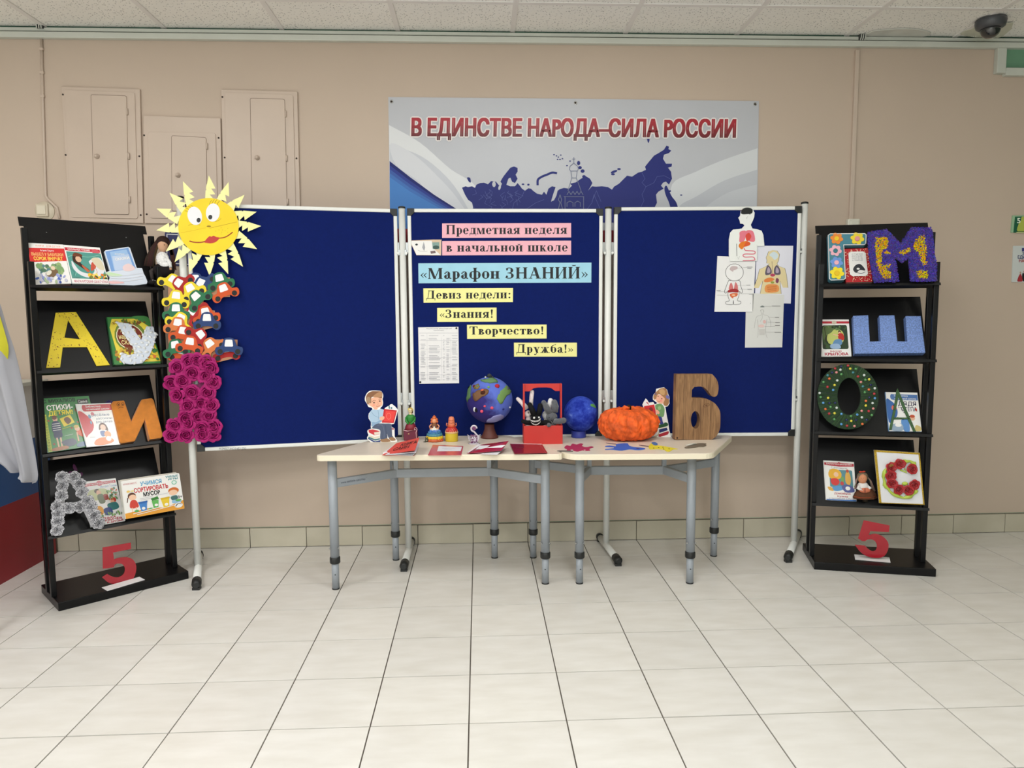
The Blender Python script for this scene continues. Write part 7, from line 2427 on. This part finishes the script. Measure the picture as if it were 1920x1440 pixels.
# second shelf
book('white fable book with a framed forest picture, beside the blue letter', R1, ZR1, [(165, 910), (418, 910), (441, 1225), (178, 1228)],
     [('p', (186, 46, 60), [(0, 5), (100, 5), (100, 11), (0, 11)]), ('e', (206, 190, 170), 50, 8, 8, 5), ('p', (44, 62, 44), roundpoly([(8, 16), (92, 15), (93, 80), (7, 80)], 6)), ('s', (190, 196, 110), [(30, 34), (60, 26), (78, 36), (76, 60), (50, 70), (24, 60)]), ('s', (90, 110, 66), [(12, 20), (50, 18), (40, 34), (20, 44), (12, 60)]),
      ('e', (80, 50, 40), 66, 34, 5, 4), ('e', (226, 180, 150), 66, 37, 4, 4), ('s', (186, 50, 44), [(60, 40), (76, 38), (80, 54), (64, 56)]), ('s', (100, 140, 180), [(48, 56), (70, 54), (70, 68), (40, 74)]), ('l', (226, 180, 150), 2.4, [(62, 44), (44, 40)]), ('s', (150, 176, 206), [(34, 68), (60, 66), (66, 78), (36, 78)]), ('ls', (60, 46, 34), 2, [(16, 22), (20, 50), (14, 76)]),
      ('t', (176, 40, 70), 'БАСНИ', (32, 84, 68, 88), .04), ('t', (176, 40, 70), 'КРЫЛОВА', (14, 90, 90, 97), .05)] + blobs(16, [(60, 84, 50), (100, 130, 80), (40, 54, 40)], 12, 90, 18, 30, 2, 5) + blobs(10, [(60, 84, 50), (34, 50, 40)], 12, 30, 56, 78, 2, 5), .010)
SHP = [(455, 878), (585, 872), (600, 1098), (692, 1095), (680, 875), (810, 873), (835, 1095), (920, 1098), (905, 880), (1035, 880), (1075, 1195), (470, 1202)]
t, F = letter('big glittery light blue block letter Ш', R1, ZR1, SHP, .036, mat('blue_glitter', (112, 140, 200), .55, noise=.4, nscale=170, bump=.6, bscale=600, spec=.6), bevel=.0015)

# third shelf: letter O with beads
O_ = ell(433, 403, 276, 294, 0, 48)
OH = ell(442, 400, 104, 166, 0, 36)
t, F = letter('letter О wound with dark green thread and studded with coloured beads', rr.fr[2], ZR2, O_, .010, mat('dark_green_thread', (30, 50, 34), .9, noise=.3, nscale=18, bump=.8, bscale=160), holes=[OH], bevel=.002, name='beaded_letter')
TH = mat('thread_green', (58, 92, 48), .8, noise=.2)
for k in range(150):
    a = 2 * PI * k / 150 + U(-.02, .02)
    a2 = a + U(-.05, .05)
    x0, y0 = 442 + 106 * math.cos(a), 400 + 168 * math.sin(a)
    x1, y1 = 433 + 277 * math.cos(a2), 403 + 295 * math.sin(a2)
    if k == 0:
        mbt = MB()
    q0, q1 = F.uv(*ZR2(x0, y0), .0105), F.uv(*ZR2(x1, y1), .0105)
    z_ = U(.0102, .0112)
    mbt.tube([(q0[0], q0[1], .003), (q0[0] * .97 + q1[0] * .03, q0[1] * .97 + q1[1] * .03, z_), (q1[0] * .97 + q0[0] * .03, q1[1] * .97 + q0[1] * .03, z_), (q1[0], q1[1], .003)], .0008, 4, caps=False)
mbt.build('thread', TH, t)['kind'] = 'stuff'
BD = [(452, 150, 'y'), (364, 160, 'w'), (328, 183, 'p'), (316, 148, 'r'), (432, 122, 'r'), (502, 152, 'g'), (372, 200, 'g'), (478, 184, 't'), (577, 209, 'w'), (522, 220, 'r'), (248, 210, 't'), (264, 240, 'o'), (211, 270, 'g'), (335, 256, 'w'),
      (548, 270, 'p'), (588, 250, 'g'), (622, 246, 'y'), (311, 297, 'y'), (248, 314, 'r'), (298, 342, 'b'), (566, 310, 't'), (620, 338, 'o'), (673, 327, 'w'), (583, 362, 'g'), (177, 369, 'w'), (668, 376, 'r'), (674, 416, 'b'), (186, 406, 'g'), (253, 413, 'y'),
      (593, 440, 'o'), (653, 460, 'w'), (209, 458, 'b'), (592, 482, 'y'), (330, 502, 'w'), (275, 494, 'g'), (229, 514, 'o'), (659, 509, 'p'), (555, 530, 'p'), (618, 532, 'r'), (262, 554, 'r'), (311, 551, 'y'), (373, 557, 'b'), (515, 564, 'b'), (646, 568, 'g'),
      (459, 577, 'g'), (557, 588, 'w'), (308, 605, 'g'), (461, 620, 'y'), (372, 650, 'b'), (561, 648, 'o'), (423, 664, 'r'), (490, 667, 'p'), (420, 612, 'n'), (505, 612, 'n'), (600, 610, 'n'), (265, 460, 'n'), (316, 458, 'n'), (290, 185, 'n'), (370, 130, 'n'), (636, 296, 'n'), (625, 410, 'n')]
BC = dict(y=(220, 206, 70), w=(206, 214, 210), p=(220, 140, 140), r=(180, 50, 60), g=(90, 150, 90), t=(70, 130, 140), o=(222, 110, 60), b=(90, 150, 206), n=(30, 36, 84))
bm = {}
for k_, v_ in BC.items():
    bm[k_] = MB().ball((0, 0, 0), 1, 10, 7).mesh('bead', mat('bead_' + k_, v_, .3))
for x, y, k_ in BD:
    a, b = F.uv(*ZR2(x, y), .012)
    o = bpy.data.objects.new('bead', bm[k_])
    col.objects.link(o)
    o.parent = t
    o.matrix_local = Matrix.Translation((a, b, .0125)) @ Matrix.Diagonal((.0062, .0062, .005, 1))
book('blue and white book behind the green stick letter', R2, ZR2, [(770, 360), (1056, 366), (1096, 716), (802, 712)],
     [('p', (84, 120, 176), [(16, 5), (99, 6), (99, 20), (20, 20)]), ('e', (84, 120, 176), 19, 12, 6, 7.5), ('t', WHT, 'Библиотека', (26, 7, 68, 11), .01), ('t', WHT, 'начальной школы', (26, 14, 94, 18), .01), ('s', (60, 104, 170), [(0, 20), (14, 22), (26, 32), (32, 48), (28, 62), (16, 72), (2, 76)]),
      ('t', (70, 64, 90), 'ДЯДЯ', (36, 24, 92, 34), .03), ('t', (70, 64, 90), 'СТЁПА', (44, 38, 93, 48), .03), ('e', (196, 60, 50), 90, 44, 3, 4), ('e', (226, 120, 100), 22, 40, 8, 7), ('s', (90, 140, 200), [(40, 72), (60, 66), (64, 98), (46, 98)]), ('e', (226, 180, 150), 76, 66, 8, 6), ('e', (190, 80, 50), 76, 61, 8, 4),
      ('s', (150, 170, 190), [(8, 84), (40, 80), (42, 98), (8, 98)]), ('s', (210, 190, 120), [(84, 84), (98, 88), (98, 98), (80, 98)]), ('e', WHT, 30, 84, 10, 5)], .010, WHT, (120, 160, 206))
F = R2.at(*ZR2(900, 560), .0125)
t = thing('stick_letter', 'slim green letter А built of two leaning sticks and a crossbar', 'letter', F)
GS = mat('green_stick', (62, 96, 56), .7, noise=.2, nscale=60)
def stick(n_, p_):
    ext(n_, p_, F, 0, .004, GS, t, ZR2, bevel=.001)
stick('stick', [(878, 325), (892, 355), (888, 400), (855, 560), (826, 700), (802, 700), (832, 560), (862, 400), (866, 350)])
stick('stick', [(884, 340), (905, 385), (960, 520), (1045, 716), (1020, 716), (940, 540), (890, 410)])
stick('crossbar', [(840, 588), (985, 590), (990, 604), (838, 606)])
mb = MB().setc((30, 26, 30))
for x, y in ((845, 520), (842, 480), (890, 500), (905, 498), (920, 520), (935, 545), (948, 520), (880, 590), (910, 600), (930, 605), (960, 570), (985, 580), (1008, 640)):
    a, b = F.uv(*ZR2(x, y), .004)
    mb.ball((a, b, .005), .0022, 8, 6)
mb.build('dark_beads', MATS['paint'], t)['kind'] = 'stuff'

# fourth shelf
book('white children\'s book with a yellow-haired child and animals, by the scarf doll', R3, ZR2, [(213, 975), (485, 990), (510, 1345), (236, 1332)],
     [('p', (180, 52, 66), [(1, 5), (46, 4), (50, 2), (54, 4), (99, 5), (99, 12), (50, 14), (1, 11)]), ('t', WHT, 'БИБЛИОТЕКА ШКОЛЬНИКА', (8, 6, 92, 9.5), .02), ('t', (120, 120, 126), 'Т. Александрова', (24, 15, 76, 19), .0), ('p', (90, 140, 150), roundpoly([(16, 22), (92, 22), (92, 66), (16, 66)], 4)), ('s', (232, 176, 60), [(14, 28), (26, 20), (46, 22), (56, 32), (50, 44), (26, 46), (14, 40)]),
      ('e', (240, 196, 160), 38, 34, 8, 6), ('s', (206, 60, 60), [(20, 46), (40, 44), (48, 54), (36, 62), (22, 58)]), ('s', (220, 170, 80), [(70, 30), (80, 26), (86, 44), (80, 60), (68, 52)]), ('e', (190, 80, 60), 76, 24, 5, 4), ('e', (120, 160, 90), 58, 46, 6, 8), ('e', (190, 70, 70), 56, 56, 6, 5),
      ('s', (90, 150, 200), [(24, 66), (50, 62), (60, 70), (40, 76), (24, 74)]), ('s', (222, 170, 80), [(8, 66), (22, 68), (26, 76), (12, 74)]), ('s', (90, 96, 150), [(54, 64), (70, 58), (90, 64), (94, 76), (66, 78)]), ('e', WHT, 74, 68, 8, 5), ('t', (170, 40, 60), 'Домовёнок', (28, 79, 82, 84), .03), ('t', (170, 40, 60), 'Кузька', (38, 87, 72, 91), .03),
      ('t', (70, 90, 140), 'и пропавшая азбука', (10, 93, 92, 96), .0), ('p', (60, 110, 180), [(1, 97), (99, 97), (99, 100), (1, 100)])], .009)
p = R3.at(*ZR2(575, 1335), .02).O
F = Frame(p, (1, 0, 0), (0, 0, 1))
t = thing('scarf_doll', 'small doll with a red bow and brown wide skirt beside the gold framed picture', 'doll', F)


def dq(x, y, c=0):
    a, b = F.uv(*ZR2(x, y), c)
    return Vector((a, b, c))


k5 = (p - CAM).length / FPX / 4.8
MB().setc((60, 50, 40)).tube([dq(585, 1345), dq(585, 1315)], .013, 16).build('pedestal', MATS['matte'], t)
mb = MB().setc((92, 58, 40))
c0 = dq(583, 1315)
vs = [(95, 0), (97, 4), (82, 40), (52, 75), (30, 90)]
for k, (r_, y) in enumerate(vs):
    pass
NSD = 26
pv, pf_ = [], []
for r_, y in vs:
    for k in range(NSD):
        a = 2 * PI * k / NSD
        w_ = 1 + .06 * math.sin(a * 7)
        pv.append((c0.x + r_ * k5 * w_ * math.cos(a), c0.y + y * k5, c0.z + r_ * .55 * k5 * w_ * math.sin(a)))
for i in range(len(vs) - 1):
    for k in range(NSD):
        k2 = (k + 1) % NSD
        pf_.append((i * NSD + k2, i * NSD + k, (i + 1) * NSD + k, (i + 1) * NSD + k2))
pf_.append(tuple(range(NSD)))
mb.add(pv, pf_, True)
mb.build('skirt', MATS['matte'], t)
MB().setc((150, 70, 44)).tube([dq(485, 1300, .026), dq(540, 1312, .030), dq(620, 1312, .030), dq(675, 1300, .024)], .0022, 6).build('skirt_trim', MATS['matte'], t)
MB().setc((224, 220, 216)).ball(dq(565, 1210, .004), (45 * k5, 40 * k5, 32 * k5), 14, 9).tube([dq(535, 1200, .008), dq(520, 1225, .016), dq(560, 1245, .022)], .008, 8).tube([dq(595, 1200, .008), dq(630, 1225, .016), dq(600, 1245, .022)], .008, 8).build('blouse', MATS['matte'], t)
MB().setc((206, 120, 90)).ball(dq(585, 1245, .022), (46 * k5, 22 * k5, 14 * k5), 14, 8).setc((90, 60, 60)).tube([dq(585, 1225, .032), dq(585, 1265, .034)], .0015, 6).build('sash_bundle', MATS['matte'], t)
MB().setc((206, 140, 104)).ball(dq(562, 1140, .006), (34 * k5, 42 * k5, 32 * k5), 16, 10).setc((206, 140, 104)).ball(dq(562, 1143, .006 + 33 * k5), .0016, 6, 5).build('head', MATS['matte'], t)
for s_ in (-1, 1):
    MB().setc((50, 32, 28)).ball(dq(562 + s_ * 12, 1136, .0065 + 29 * k5), .0013, 6, 5).build('eye', MATS['matte'], t)
mb = MB().setc((120, 104, 84)).ball(dq(562, 1122, -.002), (44 * k5, 40 * k5, 34 * k5), 16, 10)
for k in range(14):
    f = k / 13
    mb.setc((U(110, 160), U(95, 136), U(76, 110))).tube([dq(535 - 10 * f, 1105 + 10 * f, .004), dq(515 - 10 * f, 1150, .008), dq(490 + 12 * f, 1215 + 20 * R(), .006)], .0022, 5)
    mb.tube([dq(595 + 6 * f, 1105 + 10 * f, .004), dq(630 + 10 * f, 1160, .004), dq(650 + 28 * f, 1240 + 40 * R(), .002)], .0018, 5)
mb.build('hair', MATS['matte'], t)
MB().setc((206, 70, 50)).ball(dq(545, 1078, .006), (.008, .004, .004), 10, 7).ball(dq(575, 1076, .006), (.008, .004, .004), 10, 7).ball(dq(560, 1078, .008), .003, 8, 6).build('bow', MATS['matte'], t)

F = rr.fr[3].at(*ZR2(710, 1360), .0015)
t = thing('rose_picture', 'gold edged white picture with a letter С of red ribbon roses', 'picture', F)
PQ = [(665, 882), (1078, 908), (1122, 1376), (712, 1360)]
ext('picture_board', PQ, F, 0, .006, mat('satin_white', (222, 222, 226), .45, noise=.03, nscale=5), t, ZR2)
GLD = mat('gold_sequin', (190, 158, 60), .3, .85, noise=.5, nscale=260, bump=.8, bscale=400)
def lerpq(a, b, f):
    return (a[0] + (b[0] - a[0]) * f, a[1] + (b[1] - a[1]) * f)
for a_, b_, w_ in ((PQ[0], PQ[1], (0, 16)), (PQ[0], PQ[3], (22, 0)), (PQ[1], PQ[2], (-12, 0)), (PQ[3], PQ[2], (0, -6))):
    ext('gold_edge', [a_, b_, (b_[0] + w_[0], b_[1] + w_[1]), (a_[0] + w_[0], a_[1] + w_[1])], F, .0062, .0078, GLD, t, ZR2)
GRB = mat('lime_ribbon', (176, 196, 70), .35, noise=.15, nscale=30, sheen=.3)
mb = MB()
cpts = [(1040, 1010), (985, 985), (900, 990), (800, 1030), (755, 1100), (765, 1190), (830, 1270), (930, 1310), (1010, 1290), (1050, 1240)]
path = [F.uv(*ZR2(*q_), .008) for q_ in opensm(cpts, 4)]
for k, (a, b) in enumerate(path):
    pass
mb.tube([(a + .002 * math.sin(k * 2.1), b + .002 * math.cos(k * 1.7), .009) for k, (a, b) in enumerate(path)], [.008 + .003 * math.sin(k * 1.3) for k in range(len(path))], 10)
mb.tube([(*F.uv(*ZR2(900, 1060), .008), .009), (*F.uv(*ZR2(960, 1085), .008), .009), (*F.uv(*ZR2(940, 1050), .008), .009)], .004, 8)
mb.ball((*F.uv(*ZR2(943, 1185), .008), .010), (.014, .010, .006), 12, 8)
mb.build('ribbon', GRB, t)
RR_ = mat('red_satin', (168, 28, 36), .3, noise=.2, nscale=2, sheen=.2)
random.seed(61)
roses([rose_mesh('ribbon_rose', RR_, 5, 4, .5, k, .7) for k in (21, 22)], F, t, ZR2, [(895, 1005), (815, 1037), (1003, 1050), (815, 1110), (825, 1178), (885, 1235), (972, 1240), (1025, 1190)], 52, 'ribbon_rose', .012)

# ------------------------------------------------------------------ tricolour podium at the left edge and the flag before it
a = hitz(118, 1032, 0)
A0 = Vector((-2.205, 2.03, 0))
A1 = Vector((-2.205, 1.10, 0))
M = Matrix.Translation(A1)
t = thing('tricolour_podium', 'white, blue and red painted podium box at the left edge', 'podium', M)
Hh = .925
dx = -.42
L_ = (A0 - A1).length
for nm, z0, z1, cc in (('red_band', 0, .36, (146, 22, 34)), ('blue_band', .36, .64, (30, 84, 146)), ('white_band', .64, Hh - .02, (212, 212, 208))):
    MB().box(dx, 0, 0, L_, z0, z1).build(nm, mat('podium_' + nm, cc, .45, noise=.04, nscale=3), t)
MB().box(dx - .01, .012, -.01, L_ + .012, Hh - .02, Hh).build('top_board', WHITEM, t, bevel=.002)

ZF_ = Zm(0, 520, 2.4)
FF = Frame((-2.0, 1.40, 1.0), (1, 0, 0), (0, 0, 1))
p = hity(20, 700, .98)
F = Frame(p, (1, 0, 0), (0, 0, 1))
t = thing('cloth_flag', 'hanging flag, yellow above and white below, at the left edge', 'flag', F)


def cloth(name, outline_l, outline_r, m, n=26, mm=12, dn=0.0):
    """soft sheet between two measured side lines (lists of points top to bottom)"""
    mb = MB()
    vs, fs = [], []
    L1, R1_ = opensm(outline_l, 6), opensm(outline_r, 6)

    def samp(L, f):
        x = f * (len(L) - 1)
        i = min(int(x), len(L) - 2)
        g = x - i
        return (L[i][0] * (1 - g) + L[i + 1][0] * g, L[i][1] * (1 - g) + L[i + 1][1] * g)
    for s_ in (0, 1):
        for i in range(n + 1):
            a, b = samp(L1, i / n), samp(R1_, i / n)
            for j in range(mm + 1):
                g = j / mm
                px, py = a[0] * (1 - g) + b[0] * g, a[1] * (1 - g) + b[1] * g
                u_, v_ = F.uv(px, py, 0)
                vs.append((u_, v_, dn + .022 * math.sin(g * 9 + i * .09) + .012 * math.sin(g * 17 + 1) - s_ * .0015))
    W2 = mm + 1
    off = (n + 1) * W2
    for i in range(n):
        for j in range(mm):
            k = i * W2 + j
            fs.append((k, k + W2, k + W2 + 1, k + 1))
            k += off
            fs.append((k, k + 1, k + W2 + 1, k + W2))
    for i in range(n):
        for j in (0, mm):
            k = i * W2 + j
            fs.append((k, k + W2, k + W2 + off, k + off) if j else (k, k + off, k + W2 + off, k + W2))
    for j in range(mm):
        k = n * W2 + j
        fs.append((k, k + 1, k + 1 + off, k + off))
    mb.add(vs, fs, True)
    return mb.build(name, m, t)


cloth('yellow_cloth', [(-88, 300), (-88, 480), (-88, 600), (-88, 720)], [(-50, 300), (-34, 400), (-14, 520), (0, 580), (10, 620), (17, 657), (8, 695), (-6, 706)], mat('flag_yellow', (196, 190, 34), .7, noise=.05, sheen=.2), 22, 10, .030)
cloth('white_cloth', [(-60, 480), (-60, 600), (-50, 690), (-40, 780), (-6, 850), (17, 872), (26, 884)], [(-36, 480), (-6, 560), (8, 615), (21, 661), (33, 720), (44, 786), (62, 893), (52, 910)], mat('flag_white', (150, 150, 156), .8, noise=.06, nscale=3, sheen=.1), 28, 14)
px0 = F.uv(-88, 500)[0]
MB().tube([(px0, -p.z + .03, .0), (px0, F.uv(-62, 270)[1], .0)], .012, 12).build('flag_pole', mat('pole_wood', (150, 120, 80), .5), t)
MB().lathe([(.0, .035), (.02, .03), (.042, .026), (.045, .0)][::-1], (0, 0, 0), 24).build('pole_foot', BLACKP, t).matrix_local = Matrix.Translation((px0, -p.z, 0)) @ Matrix.Rotation(math.radians(-90), 4, 'X')
